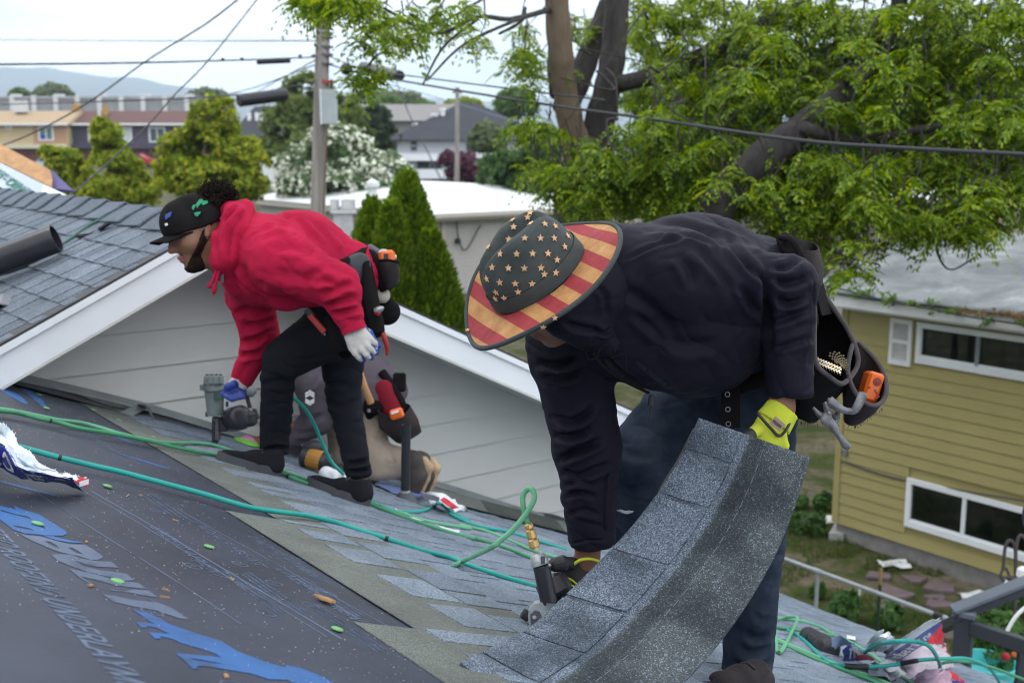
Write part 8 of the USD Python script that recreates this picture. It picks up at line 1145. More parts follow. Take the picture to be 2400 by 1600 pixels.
tool('hammer_handle', 'tan wooden hammer handle leaning in the belt of the kneeling worker', 'hammer', [('handle', tube(smooth_path([q6(850, 95, 4.74, 1)[0], q6(900, 260, 4.74, 1)[0], q6(965, 430, 4.76, 1)[0]], 6), np.linspace(0.013, 0.017, 13), 10), mat('tan_ash_wood', (0.42, 0.22, 0.09), 0.5, 0.15, 20, stretch=(4, 4, 0.4))), ('ring', cyl(q6(940, 500, 4.77, 1)[0], q6(945, 530, 4.77, 1)[0], 0.008, 0.008, 8), STEEL)])
tool('tape_measure', 'orange tape measure with white mark in the pouch of the kneeling worker', 'tape measure', [('case', bevelbox(q6(1245, 550, 4.76, 1)[0], nrm(RGT + UPV * 0.3) * 0.032, nrm(UPV - RGT * 0.3) * 0.024, FWD * 0.018, 0.5), ORANGE), ('label', bevelbox(q6(1225, 535, 4.735, 1)[0], nrm(RGT + UPV * 0.35) * 0.018, nrm(UPV - RGT * 0.35) * 0.005, FWD * 0.003, 0.3), WHITEP)])
for dx, dY in ((0, 0.0), (36, 0.06)):
    o_ = lambda x, y: KP(660 + (x + dx * 2.2) / 4.6125, 850 + (y + dx * 0.2) / 4.6125, 4.84 + dY); bs = [((o_(1430, 1060), 0.045), (o_(1470, 1200), 0.05), {'squash': (FWD, 0.9)}), ((o_(1470, 1200), 0.05), (o_(1440, 1340), 0.042), {'k': 0.02}), ((o_(1400, 1040), 0.042), (o_(1440, 1060), 0.042))]; b = part(km, 'boot', relax(blob(bs, 0.007, 0.02)), mat('brown_grey_boot', (0.05, 0.043, 0.037), 0.8, 0.25, 9), True)
    part(b, 'sole', relax(blob([((o_(1540, 1050), 0.020), (o_(1590, 1130), 0.022)), ((o_(1590, 1130), 0.022), (o_(1555, 1250), 0.02)), ((o_(1555, 1250), 0.02), (o_(1510, 1370), 0.018))], 0.006, 0.015)), mat('tan_sole', (0.40, 0.28, 0.17), 0.7, 0.2, 10), True); part(b, 'pull_loop', tube(smooth_path([o_(1410, 1010), o_(1425, 960), o_(1440, 965), o_(1430, 1010)], 5), 0.006, 6), DARKM, True)
# ------------------------------------------------------------------ plumbing vent
vb = roofpx(950, 1178); vp = thing('vent_pipe', 'black plumbing vent pipe with a flared rubber boot on the new shingles', 'vent pipe', vb)
vt_ = P(952, 995, vb[1]); part(vp, 'pipe', lathe(vb, vt_, [(0, 0.021), (0.97, 0.021), (1, 0.0205), (1, 0.017), (0.8, 0.017)], 20), BLACKP, 40); part(vp, 'collar', lathe(vb + ZUP * 0.050, vb + ZUP * 0.062, [(0, 0.0235), (1, 0.0225)], 18), mat('silver_collar', (0.4, 0.42, 0.43), 0.4, metallic=0.5)); part(vp, 'boot', lathe(vb - ZUP * 0.035, vb + ZUP * 0.052, [(0, 0.088), (0.3, 0.072), (0.6, 0.052), (0.9, 0.033), (1, 0.024)], 28), mat('grey_rubber_boot', (0.055, 0.06, 0.075), 0.45, 0.1, 8), 40); part(vp, 'flange', box8(vb + RN * 0.012, AX * 0.13, (RP(0, 1) - RP(0, 0)) * 0.12, RN * 0.002), mat('grey_rubber_boot', (0.055, 0.06, 0.075), 0.45, 0.1, 8))
# ------------------------------------------------------------------ air hoses
TEAL = mat('teal_hose', (0.012, 0.30, 0.26), 0.4, 0.12, 6, bump=0.1, bscale=60); GRN = mat('green_hose', (0.05, 0.25, 0.12), 0.45, 0.18, 6, bump=0.1, bscale=60); GRN2 = mat('light_green_hose', (0.11, 0.36, 0.20), 0.45, 0.15, 6)
def hose(pts, m, label, r=0.0072, air=None):
    """pts: (px, py) on the roof, or (px, py, Y) in the air, or (px, py, 'h', height above the roof)."""
    p = []
    for q in pts: p.append(roofpx(q[0], q[1], r + 0.016) if len(q) == 2 else (roofpx(q[0], q[1], q[3]) if q[2] == 'h' else P(*q)))
    s = smooth_path(p, 8); t = thing('air_hose', label, 'hose', s[0]); part(t, 'tube', tube(s, r, 10), m, True); return t, s
h1 = [(0 + x / 3.136, 800 + y / 3.136) for x, y in ((-200, 700), (0, 742), (150, 775), (300, 815), (450, 855), (700, 915), (900, 960), (1200, 1040), (1500, 1120), (1700, 1180), (1900, 1230), (2195, 1268))] + [(400 + x / 3.136, 800 + y / 3.136) for x, y in ((1000, 1277), (1200, 1322), (1400, 1387), (1600, 1450), (1800, 1515))] + [(1000 + x / 2.613, 1000 + y / 2.613) for x, y in ((0, 762), (150, 800), (300, 860), (500, 925), (690, 982))]
t, s = hose(h1, TEAL, 'long teal air hose crossing felt and shingles from the torn bag to the front', 0.0078)
for k in (31, 119): part(t, 'black_tape', tube(s[k:k + 2], 0.0082, 10, True), DARKM, True)
a1 = [(x / 3.136, 800 + y / 3.136) for x, y in ((-150, 500), (0, 510), (150, 528), (300, 568), (420, 592), (600, 640), (800, 672), (1000, 712), (1150, 742), (1350, 790), (1600, 838), (1750, 870), (2000, 920))] + [(400 + x / 3.136, 800 + y / 3.136) for x, y in ((840, 980), (990, 1035), (1200, 1110), (1490, 1205), (1700, 1282), (1900, 1352), (2195, 1440))] + [(1000 + x / 2.613, 1000 + y / 2.613) for x, y in ((300, 682), (500, 742), (640, 800), (760, 832), (900, 870))]
t, s = hose(a1, GRN, 'lower of the twin green air hoses running behind the black shoes'); [part(t, 'black_tape', tube(s[k:k + 2], 0.0082, 10), DARKM, True) for k in (28, 105, 120)]
a2 = [(x / 3.136, 800 + y / 3.136) for x, y in ((-150, 490), (0, 496), (200, 530), (420, 575), (600, 598), (760, 640), (900, 682), (1200, 742), (1450, 745), (1600, 768), (1760, 822), (1900, 850), (2000, 870))] + [(400 + x / 3.136, 800 + y / 3.136) for x, y in ((850, 955), (1000, 1010), (1200, 1090), (1490, 1190), (1640, 1242), (1900, 1322), (2195, 1372))] + [(1000 + x / 2.613, 1000 + y / 2.613) for x, y in ((200, 602), (350, 632), (500, 690), (640, 750), (800, 800))]
hose(a2, GRN2, 'upper of the twin green air hoses, kinked beside the chalk reel')
a3 = [(400 + x / 3.136, 800 + y / 3.136, Y) for x, y, Y in ((820, 370, 4.34), (905, 415, 4.36), (1000, 510, 4.42), (1060, 620, 4.48), (1110, 740, 4.52), (1180, 880, 4.55), (1260, 965, 4.58))] + [(805, 1112), (835, 1140), (878, 1177)] + [(400 + x / 3.136, 800 + y / 3.136) for x, y in ((1600, 1232), (1720, 1252), (1850, 1242), (1940, 1208))] + [(1026, 1178, 'h', 0.07), (1036, 1182, 'h', 0.05)] + [(400 + x / 3.136, 800 + y / 3.136) for x, y in ((2080, 1262), (2195, 1318))] + [(1000 + x / 2.613, 1000 + y / 2.613) for x, y in ((140, 532), (300, 602), (500, 642), (700, 702), (860, 752))]
hose(a3, TEAL, 'dark teal air hose hanging from the red worker and looping past the vent pipe', 0.0074)
g6 = lambda x, y, Y: (1150 + x / 2.613, 900 + y / 2.613, Y)
hose([(1062, 1325)] + [(1090, 1312, 'h', 0.04), g6(0, 1000, 2.72), g6(60, 955, 2.73), g6(130, 895, 2.74), g6(200, 815, 2.75), g6(250, 740, 2.76), g6(268, 685, 2.77), g6(252, 643, 2.78), g6(222, 643, 2.79), g6(197, 690, 2.79), g6(200, 750, 2.78), g6(215, 820, 2.775), g6(229, 852, 2.77)], GRN2, 'pale green hose looping up into the brass coupling of the front nail gun', 0.0072)
r5 = lambda l: [(1650 + x / 3.136, 1100 + y / 3.136) for x, y in l]
hose(r5(((300, 1100), (420, 1125), (560, 1092))) + [(1867, 1446, 'h', 0.06), (1858, 1475, 'h', 0.03)] + r5(((550, 1345), (518, 1185), (470, 1110))), GRN2, 'kinked pale green hose making a sharp triangle beside the jeans'); hose(r5(((470, 1105), (560, 1092), (700, 1108), (850, 1152), (950, 1212), (1100, 1282), (1250, 1372), (1400, 1482), (1560, 1590))), GRN2, 'pale green hose slanting across in front of the crumpled wrappers')
hose(r5(((470, 1150), (650, 1172), (760, 1192), (900, 1212), (1010, 1232), (1120, 1290))), GRN, 'short green hose running over the black glove among the wrappers'); hose(r5(((440, 1205), (600, 1275), (800, 1360), (1000, 1440), (1200, 1510), (1400, 1590))), GRN2, 'upper hose of the bundle along the lower shingles'); hose(r5(((440, 1222), (620, 1300), (800, 1382), (1000, 1460), (1200, 1535), (1350, 1600))), GRN, 'lower hose of the bundle along the lower shingles')
def r5h(l): return [(1650 + x / 3.136, 1100 + y / 3.136, 'h', h) for x, y, h in l]
hose(r5h(((1150, 1370, 0.04), (1250, 1292, 0.14), (1400, 1262, 0.2), (1550, 1262, 0.22), (1650, 1292, 0.22), (1710, 1372, 0.17), (1735, 1442, 0.1), (1722, 1500, 0.03))), TEAL, 'teal hose arching high over the white and blue wrapper'); t, s = hose(r5h(((600, 1170, 0.02), (720, 1240, 0.02), (900, 1400, 0.03), (1030, 1440, 0.03), (1200, 1447, 0.05), (1400, 1432, 0.08), (1600, 1397, 0.13), (1800, 1387, 0.16), (1950, 1392, 0.16), (2100, 1462, 0.1), (2190, 1590, 0.02))), TEAL, 'teal hose with black taped joint snaking past the wrappers towards the deck post'); part(t, 'black_tape', tube(s[24:33], 0.0105, 10), DARKM, True); part(t, 'black_tape', tube(s[42:48], 0.0085, 10), DARKM, True)
hose(r5h(((1660, 1480, 0.03), (1750, 1422, 0.08), (1900, 1407, 0.12), (2050, 1432, 0.12), (2200, 1482, 0.1), (2400, 1560, 0.08))), GRN, 'green hose leaving at the lower right corner beside the turquoise tub')
up = [P(-60, 650, 4.65), P(0, 640, 4.72), P(100, 600, 4.85), P(200, 540, 4.95)]; pU = smooth_path([hit(x, y, UP(5, 1.5, 0.02), nrm(-BX * TH + ZUP)) for x, y in ((-60, 668), (0, 644), (75, 617), (150, 570), (215, 525), (270, 505), (330, 504))], 8); ht = thing('air_hose', 'dark green hose lying over the ridge of the old grey shingles', 'hose', pU[0]); part(ht, 'tube', tube(pU, 0.0085, 10), mat('dark_green_hose', (0.02, 0.09, 0.07), 0.45), True)
solo('black_bracket', cat([box8(hit(205, 551, UP(5, 1.5, 0.015), nrm(-BX * TH + ZUP)), RGT * 0.05 + UPV * 0.006, FWD * 0.02, UPV * 0.006), box8(hit(245, 530, UP(5, 1.5, 0.03), nrm(-BX * TH + ZUP)), RGT * 0.025 + UPV * 0.016, FWD * 0.02, UPV * 0.006)]), DARKM, 'small black bracket on the old shingles under the dark green hose', 'bracket')
# ------------------------------------------------------------------ wrappers, torn bag, litter
WRAP = mat('white_wrapper', (0.74, 0.77, 0.80), 0.45, 0.1, 14); WRAPB = mat('blue_wrapper', (0.025, 0.035, 0.28), 0.35, 0.15, 12); WRAPR = mat('red_wrapper', (0.55, 0.02, 0.04), 0.4, 0.12, 12); WRAPP = mat('pinkish_wrapper', (0.66, 0.56, 0.63), 0.45, 0.16, 10); WRIN = mat('white_wrapper_inside', (0.68, 0.74, 0.78), 0.6, 0.14, 9, ramp=[(0.35, (0.42, 0.52, 0.64)), (0.5, (0.7, 0.75, 0.78)), (0.7, (0.74, 0.78, 0.8))])
def sheet(rows, n=(26, 40), crum=0.006, th=0.0012, seed=1, torn=0.0):
    R_s = [resample(smooth_path([roofpx(x, y, h) for x, y, h in r], 6), n[1]) for r in rows]; R_s = np.array(R_s); m = len(rows); out = []
    for t in np.linspace(0, m - 1, n[0]):
        i = min(int(t), m - 2); u = t - i; out.append(R_s[i] * (1 - u) + R_s[i + 1] * u)
    g = np.array(out); nn = (0.6 - np.abs(2 * meshkit.fbm(g * 11, 3, seed) - 1) - 0.6 * np.abs(2 * meshkit.fbm(g * 27, 2, seed + 3) - 1))[..., None] * crum * 3.2; g = g + (RN * 0.8 - FWD * 0.6) * nn + RGT * nn * 0.3
    if torn:
        rt = np.random.default_rng(seed); g[0] = g[0] + (rt.uniform(-1, 1, (n[1], 1)) * torn) * nrm(g[0].mean(0) - g[-1].mean(0))
    return g, thick_grid(g, th)
tb = thing('torn_bag', 'torn white and blue shingle wrapper with ragged edge on the felt at left', 'wrapper', roofpx(60, 1110))
gI, mI = sheet([[(-60, 985, 0.10), (0, 996, 0.10), (22, 1010, 0.10), (42, 1042, 0.085), (66, 1056, 0.08), (92, 1092, 0.06), (130, 1110, 0.05), (165, 1117, 0.04), (205, 1128, 0.02)], [(-60, 1010, 0.07), (0, 1022, 0.07), (22, 1045, 0.08), (40, 1072, 0.085), (62, 1090, 0.08), (90, 1104, 0.06), (125, 1114, 0.05), (160, 1120, 0.045), (200, 1132, 0.02)], [(-60, 1030, 0.08), (0, 1046, 0.09), (16, 1064, 0.10), (34, 1096, 0.08), (60, 1108, 0.07), (84, 1112, 0.06), (120, 1117, 0.055), (158, 1123, 0.05), (196, 1136, 0.02)]], (24, 120), 0.006, seed=4, torn=0.008); part(tb, 'white_lining', mI, WRIN, True)
gO, mO = sheet([[(-60, 1030, 0.081), (0, 1046, 0.091), (16, 1064, 0.101), (34, 1096, 0.081), (60, 1108, 0.071), (84, 1112, 0.061), (120, 1117, 0.056), (168, 1123, 0.05)], [(-60, 1065, 0.06), (0, 1072, 0.065), (18, 1086, 0.06), (36, 1106, 0.05), (60, 1116, 0.045), (86, 1120, 0.04), (122, 1126, 0.035), (172, 1136, 0.03)], [(-60, 1090, 0.03), (0, 1100, 0.03), (20, 1112, 0.028), (42, 1122, 0.025), (66, 1127, 0.022), (96, 1131, 0.02), (140, 1134, 0.02), (196, 1152, 0.006)]], (20, 60), 0.005, seed=6, torn=0.0); part(tb, 'blue_side', mO, WRAPB, True)
gR, mR = sheet([[(166, 1116, 0.045), (180, 1119, 0.04), (195, 1122, 0.035), (208, 1127, 0.03)], [(172, 1128, 0.04), (184, 1133, 0.035), (198, 1138, 0.03), (204, 1146, 0.02)]], (8, 20), 0.003, seed=7); part(tb, 'red_corner', mR, WRAPR, True); part(tb, 'white_print', box8(roofpx(197, 1131, 0.05), nrm(RGT + UPV * 0.3) * 0.011, UPV * 0.006, FWD * 0.0008), WHITEP)
def on_sheet(g, txt, i0, i1, j0, j1, parent, m, flip=False, nm='lettering'):
    """Printed words bent onto a sheet: rows i0 (top of the letters) to i1, columns j0 to j1."""
    v, f = (lambda t: (np.array(t.vertices), np.array(t.faces)))(meshkit.text_mesh(txt, 1.0, 0.02, True)); v = v - v.min(0); v = v / np.array([v[:, 0].max(), v[:, 1].max(), v[:, 2].max()]); x, y = v[:, 0], v[:, 1]
    if flip: x, y = 1 - x, 1 - y
    a, b = i1 + (i0 - i1) * y, j0 + (j1 - j0) * x; ia = np.clip(a.astype(int), 0, len(g) - 2); jb = np.clip(b.astype(int), 0, g.shape[1] - 2); ta, tb_ = (a - ia)[:, None], (b - jb)[:, None]
    p = g[ia, jb] * (1 - ta) * (1 - tb_) + g[ia + 1, jb] * ta * (1 - tb_) + g[ia, jb + 1] * (1 - ta) * tb_ + g[ia + 1, jb + 1] * ta * tb_; du, dv = g[ia + 1, jb] - g[ia, jb], g[ia, jb + 1] - g[ia, jb]; n = np.cross(du, dv); n /= np.linalg.norm(n, axis=1, keepdims=True) + 1e-12; n *= np.sign(((CAM - p) * n).sum(1))[:, None]
    part(parent, nm, (p + n * (0.0022 + 0.0006 * v[:, 2:3]), f), m)
on_sheet(gO, 'High Definition', 3, 8, 36, 54, tb, WHITEP, True); on_sheet(gO, 'CT', 3, 16, 3, 20, tb, WHITEP, True, 'big_lettering'); on_sheet(gO, 'ITA', 4, 15, 26, 37, tb, WHITEP, True, 'big_lettering')
for k in range(46):
    q = gI[0][int(k * 2.6) % 120]; part(tb, 'loose_fibres', tube(np.array([q, q + V(0.004 * math.sin(k * 2.3), 0.002, 0.003 + 0.002 * math.sin(k))]), 0.0006, 4), WRIN) if k % 2 == 0 else None
r9 = lambda x, y, h: (1900 + x / 4.704, 1420 + y / 4.704, h)
wb = thing('shingle_wrapper', 'tall crumpled white wrapper with a blue lettered band and red corner near the deck post', 'wrapper', roofpx(2140, 1560))
g1, m1 = sheet([[r9(820, 500, 0.10), r9(950, 390, 0.18), r9(1110, 290, 0.24), r9(1260, 190, 0.30), r9(1380, 165, 0.30)], [r9(790, 580, 0.06), r9(900, 500, 0.13), r9(1080, 400, 0.18), r9(1210, 310, 0.22), r9(1400, 190, 0.26)]], (16, 30), 0.012, seed=11); part(wb, 'white_panel', m1, WRAP, True)
g2, m2 = sheet([[r9(790, 582, 0.055), r9(900, 502, 0.125), r9(1080, 402, 0.175), r9(1210, 312, 0.215), r9(1400, 192, 0.255)], [r9(900, 610, 0.05), r9(1000, 590, 0.08), r9(1140, 490, 0.12), r9(1280, 380, 0.17), r9(1440, 200, 0.24)]], (10, 30), 0.006, seed=12); part(wb, 'blue_band', m2, WRAPB, True); on_sheet(g2, 'Timberline', 1.5, 7.5, 1, 20, wb, WHITEP, False)
g3, m3 = sheet([[r9(1280, 382, 0.165), r9(1340, 300, 0.19), r9(1440, 202, 0.235)], [r9(1290, 440, 0.14), r9(1380, 400, 0.15), r9(1450, 380, 0.16)], [r9(1260, 450, 0.13), r9(1400, 440, 0.13), r9(1510, 545, 0.06)]], (12, 16), 0.008, seed=13); part(wb, 'red_corner', m3, WRAPR, True)
g4, m4 = sheet([[r9(900, 612, 0.05), r9(1000, 592, 0.08), r9(1140, 492, 0.12), r9(1280, 440, 0.14), r9(1460, 430, 0.12)], [r9(960, 700, 0.03), r9(1080, 660, 0.07), r9(1240, 600, 0.09), r9(1400, 560, 0.09), r9(1520, 580, 0.06)], [r9(1000, 860, 0.0), r9(1120, 800, 0.03), r9(1300, 760, 0.03), r9(1450, 700, 0.03), r9(1560, 690, 0.01)]], (20, 30), 0.012, seed=14); part(wb, 'pink_white_panel', m4, WRAPP, True)
w2 = thing('shingle_wrapper', 'crumpled white plastic ball of wrapper behind the small blue piece', 'wrapper', roofpx(2060, 1520)); g5, m5 = sheet([[r9(620, 380, 0.16), r9(720, 315, 0.19), r9(850, 380, 0.15)], [r9(610, 440, 0.11), r9(720, 400, 0.16), r9(900, 440, 0.12)], [r9(590, 520, 0.04), r9(740, 540, 0.08), r9(860, 560, 0.05)]], (22, 26), 0.02, seed=15); part(w2, 'sheet', m5, WRAP, True); g6_, m6 = sheet([[r9(640, 640, 0.04), r9(740, 640, 0.06), r9(860, 600, 0.06), r9(960, 640, 0.05)], [r9(820, 720, 0.04), r9(880, 740, 0.04), r9(960, 720, 0.04), r9(1030, 740, 0.03)], [r9(860, 780, 0.01), r9(880, 785, 0.01), r9(990, 830, 0.0), r9(1030, 850, 0.0)]], (18, 22), 0.014, seed=16); part(w2, 'trailing_sheet', m6, WRAP, True); part(w2, 'blue_print', sheet([[r9(760, 460, 0.115), r9(830, 435, 0.125), r9(900, 425, 0.12)], [r9(790, 510, 0.095), r9(840, 520, 0.09), r9(890, 460, 0.1)]], (6, 10), 0.003, seed=17)[1], WRAPB, True)
w3 = thing('shingle_wrapper', 'small blue and red lettered wrapper scrap beside the taped teal hose', 'wrapper', roofpx(2000, 1545)); g7, m7 = sheet([[r9(330, 500, 0.09), r9(440, 430, 0.12), r9(500, 480, 0.10), r9(580, 510, 0.08)], [r9(345, 560, 0.05), r9(420, 540, 0.07), r9(500, 545, 0.06), r9(600, 555, 0.05)], [r9(330, 610, 0.03), r9(420, 620, 0.03), r9(540, 610, 0.03), r9(690, 600, 0.03)]], (16, 24), 0.008, seed=18); part(w3, 'blue_sheet', m7, WRAPB, True); part(w3, 'white_fold', sheet([[r9(440, 428, 0.125), r9(480, 450, 0.12), r9(560, 500, 0.1)], [r9(450, 480, 0.1), r9(500, 530, 0.08), r9(590, 545, 0.06)]], (8, 10), 0.004, seed=19)[1], WRAP, True); part(w3, 'red_strip', sheet([[r9(500, 545, 0.07), r9(600, 550, 0.065), r9(690, 575, 0.05)], [r9(505, 590, 0.045), r9(600, 595, 0.045), r9(700, 605, 0.035)]], (6, 14), 0.004, seed=20)[1], WRAPR, True); on_sheet(g7, 'TWM', 2, 12, 2, 12, w3, WHITEP)
w4 = thing('shingle_wrapper', 'pale pink and red wrapper cut by the bottom edge of the photo', 'wrapper', roofpx(2180, 1590)); g8, m8 = sheet([[r9(1150, 760, 0.08), r9(1270, 710, 0.12), r9(1400, 720, 0.12), r9(1500, 740, 0.08)], [r9(1130, 850, 0.03), r9(1280, 830, 0.07), r9(1420, 850, 0.06), r9(1520, 850, 0.03)], [r9(1100, 950, 0.0), r9(1280, 960, 0.02), r9(1450, 960, 0.02), r9(1560, 950, 0.0)]], (18, 24), 0.014, seed=21); part(w4, 'pink_sheet', m8, mat('pale_pink_wrapper', (0.62, 0.40, 0.50), 0.45), True); part(w4, 'red_panel', sheet([[r9(1480, 710, 0.08), r9(1560, 740, 0.07), r9(1680, 850, 0.02)], [r9(1500, 800, 0.05), r9(1580, 840, 0.04), r9(1650, 900, 0.0)]], (8, 14), 0.008, seed=22)[1], WRAPR, True); part(w4, 'blue_panel', sheet([[r9(1510, 830, 0.04), r9(1600, 830, 0.045), r9(1690, 850, 0.03)], [r9(1520, 930, 0.0), r9(1600, 930, 0.0), r9(1720, 920, 0.0)]], (8, 14), 0.006, seed=23)[1], WRAPB, True)
bg2 = thing('black_bag', 'dark glossy bag and pale blue cloth heap beside the hoses', 'bag', roofpx(1930, 1510)); part(bg2, 'black_heap', folds(blob([((roofpx(1895, 1490, 0.03), 0.035), (roofpx(1940, 1520, 0.03), 0.045))], 0.01, 0.02), amp=0.015, scale=0.05), DARKM, True); part(bg2, 'blue_cloth', sheet([[r9(200, 350, 0.10), r9(300, 350, 0.10), r9(420, 420, 0.08)], [r9(240, 480, 0.05), r9(330, 450, 0.05), r9(430, 470, 0.05)]], (10, 14), 0.01, seed=24)[1], mat('pale_blue_cloth', (0.24, 0.34, 0.46), 0.7), True)
solo('white_tag', thick_grid(np.array([[roofpx(1985 + 20 * i, 1495 - 8 * j + 4 * i, 0.03) for j in range(2)] for i in range(2)]), 0.001), WHITEP, 'small blank white card near the eave behind the hoses', 'card'); solo('clear_bag', sheet([[r9(600, 690, 0.04), r9(760, 660, 0.05), r9(900, 780, 0.02)], [r9(640, 780, 0.02), r9(800, 800, 0.03), r9(960, 850, 0.0)]], (12, 18), 0.01, seed=26)[1], mat('smoky_plastic', (0.12, 0.14, 0.18), 0.25), 'smoky clear plastic sheet beneath the white wrapper', 'plastic sheet')
tg = P(2290, 1612, 5.4); solo('cardboard_box', box8(tg - ZUP * 0.1, V(0.11, 0.05, 0), V(-0.05, 0.11, 0), V(0, 0, 0.1)), mat('cardboard', (0.42, 0.33, 0.25), 0.8), 'cardboard corner sticking up at the bottom edge by the tub', 'box')
w5 = thing('shingle_wrapper', 'flat blue, white and pink wrapper lying between the vent pipe and gable wall', 'wrapper', roofpx(1000, 1170)); part(w5, 'blue_sheet', sheet([[(878, 1124, 0.03), (930, 1140, 0.04), (985, 1152, 0.05)], [(876, 1140, 0.015), (930, 1158, 0.02), (990, 1168, 0.03)]], (8, 16), 0.008, seed=27)[1], mat('pale_blue_wrapper', (0.16, 0.22, 0.46), 0.4), True); part(w5, 'white_sheet', sheet([[(985, 1152, 0.06), (1035, 1160, 0.08), (1098, 1198, 0.02)], [(985, 1165, 0.03), (1040, 1190, 0.04), (1095, 1203, 0.0)]], (8, 16), 0.01, seed=28)[1], WRAP, True); part(w5, 'red_print', sheet([[(1040, 1165, 0.085), (1060, 1178, 0.07), (1075, 1190, 0.055)], [(1030, 1172, 0.075), (1045, 1184, 0.06), (1060, 1192, 0.045)]], (5, 8), 0.002, seed=29)[1], WRAPR, True); part(w5, 'pink_print', sheet([[(995, 1156, 0.07), (1015, 1160, 0.08), (1030, 1166, 0.08)], [(995, 1166, 0.05), (1012, 1172, 0.05), (1028, 1178, 0.05)]], (5, 8), 0.002, seed=30)[1], WRAPP, True)
solo('white_rag', folds(blob([((roofpx(765, 1110, 0.03), 0.03), (roofpx(800, 1122, 0.03), 0.028))], 0.008, 0.02), amp=0.014, scale=0.04), WRAP, 'crumpled white plastic rag between the two black shoes', 'rag', smooth=True); solo('white_strip', sheet([[(925, 1192, 0.02), (970, 1210, 0.022), (1008, 1222, 0.02)], [(925, 1197, 0.016), (970, 1216, 0.018), (1008, 1226, 0.016)]], (4, 14), 0.003, seed=31)[1], WHITEP, 'thin white plastic strip lying on the green hoses', 'strip'); solo('white_strip', sheet([[(1022, 1228, 0.02), (1050, 1238, 0.022), (1076, 1244, 0.02)], [(1022, 1232, 0.016), (1050, 1244, 0.018), (1076, 1248, 0.016)]], (4, 12), 0.003, seed=32)[1], WHITEP, 'short white strip right of the longer one by the green hoses', 'strip')
bg_ = roofpx(740, 1075, 0.0); pc_ = thing('parts_bag', 'black and amber bottle lying behind the feet of the red hooded worker', 'bottle', bg_); q0, q1 = P(705, 1068, 4.95), P(775, 1085, 4.9); part(pc_, 'body', lathe(q0, q1, [(0, 0.02), (0.1, 0.045), (0.9, 0.045), (1, 0.02)], 18), BLACKP, 40); part(pc_, 'label', lathe(q0 + (q1 - q0) * 0.3, q0 + (q1 - q0) * 0.75, [(0, 0.0455), (1, 0.0455)], 18), mat('amber_label', (0.35, 0.16, 0.02), 0.5, 0.3, 9)); part(pc_, 'knob', ball(P(735, 1048, 4.97), 0.04, 2, (1.3, 1, 0.8)), DARKM, True)
SPL = ['just right of the torn bag tip, the longest', 'in the middle of the felt between the small text blocks', 'right of the longest splinter, curled', 'below the teal hose, left of the stepped shingle edge', 'beside the blue letter', 'near the bent flashing', 'between the torn bag and the green hoses', 'pale one beside the big grey letters', 'at the bottom edge above the animal badge tail', 'on the felt above the teal hose', 'on the shingles right of the back shoe', 'white one right of the big letters, upper', 'white one right of the big letters, lower']
OSBC = mat('raw_wood_chip', (0.36, 0.20, 0.09), 0.8, 0.2, 60); a, d = roof_ad(roofpx(757, 1410)); solo('wood_chip', poly_prism([RP(a + x, d + y, 0.006) for x, y in ((0.024, -0.012), (0.01, 0.014), (-0.012, 0.021), (-0.01, 0.014), (-0.021, 0.016), (-0.014, 0.008), (-0.026, 0.005), (-0.01, -0.01))], RN, 0.004), OSBC, 'pale splintered wood chip lying on the dark felt', 'wood chip')
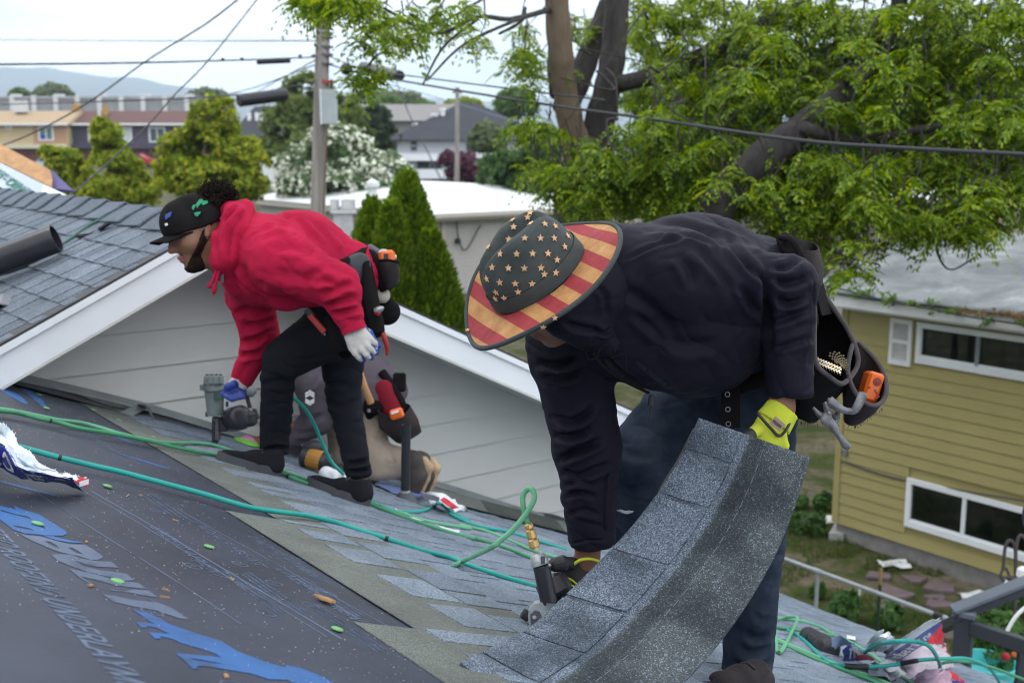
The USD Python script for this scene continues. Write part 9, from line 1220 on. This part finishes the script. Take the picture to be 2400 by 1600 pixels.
for k, (px, py, l, w, an) in enumerate(((298, 1165, 0.09, 0.005, 0.4), (542, 1362, 0.05, 0.006, 0.1), (328, 1164, 0.02, 0.01, 1.0), (410, 1223, 0.03, 0.005, 2.0), (200, 1275, 0.025, 0.008, 0.2), (272, 981, 0.05, 0.007, 0.1), (44, 1010, 0.03, 0.008, 0.5), (210, 1378, 0.02, 0.012, 0.8), (527, 1591, 0.03, 0.012, 0.2), (335, 1009, 0.02, 0.008, 1.2), (915, 1245, 0.05, 0.008, 0.3), (384, 1405, 0.035, 0.004, 1.6), (386, 1388, 0.03, 0.004, 2.2))):
    a, d = roof_ad(roofpx(px, py)); ca, sa = math.cos(an), math.sin(an); l, w = l * 0.5, w * 0.5; solo('wood_splinter', poly_prism([RP(a + x * ca - y * sa, d + x * sa + y * ca, 0.004) for x, y in ((-l / 2, -w / 2), (l / 2, -w / 3), (l / 2, w / 2), (-l / 3, w / 2))], RN, 0.003), OSBC, 'thin wood splinter ' + SPL[k], 'wood splinter', 'wood splinters scattered on the roof')
rng = np.random.default_rng(99); ms = []; n = 11000; A_ = rng.uniform(0.3, 5.0, n); D_ = rng.uniform(-0.3, 1.65, n); keep = np.array([meshkit.noise(V(a * 1.5, d * 2.5, 1)) > 0.28 for a, d in zip(A_, D_)]); A_, D_ = A_[keep], D_[keep]; n = len(A_); s = rng.uniform(0.0007, 0.0019, n); al = rng.uniform(0, 6.28, n); asp = rng.uniform(0.3, 1, n)
ctr = np.array([RP(a, d, 0.0028 + felt_h(a, d)) for a, d in zip(A_, D_)]); X_ = AX; Y_ = nrm(RP(0, 1) - RP(0, 0)); e1 = (np.cos(al)[:, None] * X_ + np.sin(al)[:, None] * Y_) * s[:, None]; e2 = (-np.sin(al)[:, None] * X_ + np.cos(al)[:, None] * Y_) * (s * asp)[:, None]; up_ = RN * (s * 0.6)[:, None]
v = np.stack([ctr - e1, ctr + e2 * 0.8, ctr + e1, ctr - e2 * 0.8, ctr + up_], 1).reshape(-1, 3); i = np.arange(n)[:, None] * 5; f = np.vstack([i + [0, 4, 1], i + [1, 4, 2], i + [2, 4, 3], i + [3, 4, 0]])
if np.cross(v[f[0, 1]] - v[f[0, 0]], v[f[0, 2]] - v[f[0, 0]]) @ RN < 0: f = f[:, ::-1]
SAW = leafmat('sawdust_grains', [(0.02, 0.02, 0.022), (0.30, 0.15, 0.07), (0.42, 0.30, 0.18), (0.55, 0.48, 0.38), (0.5, 0.52, 0.55), (0.75, 0.75, 0.75)], 0.0, 0.9)
t = part(WORLD, 'roof_debris', (v, f), SAW); data(t.path, label='sawdust, grit and tiny chips sprinkled over the dark felt', category='debris', kind='stuff')
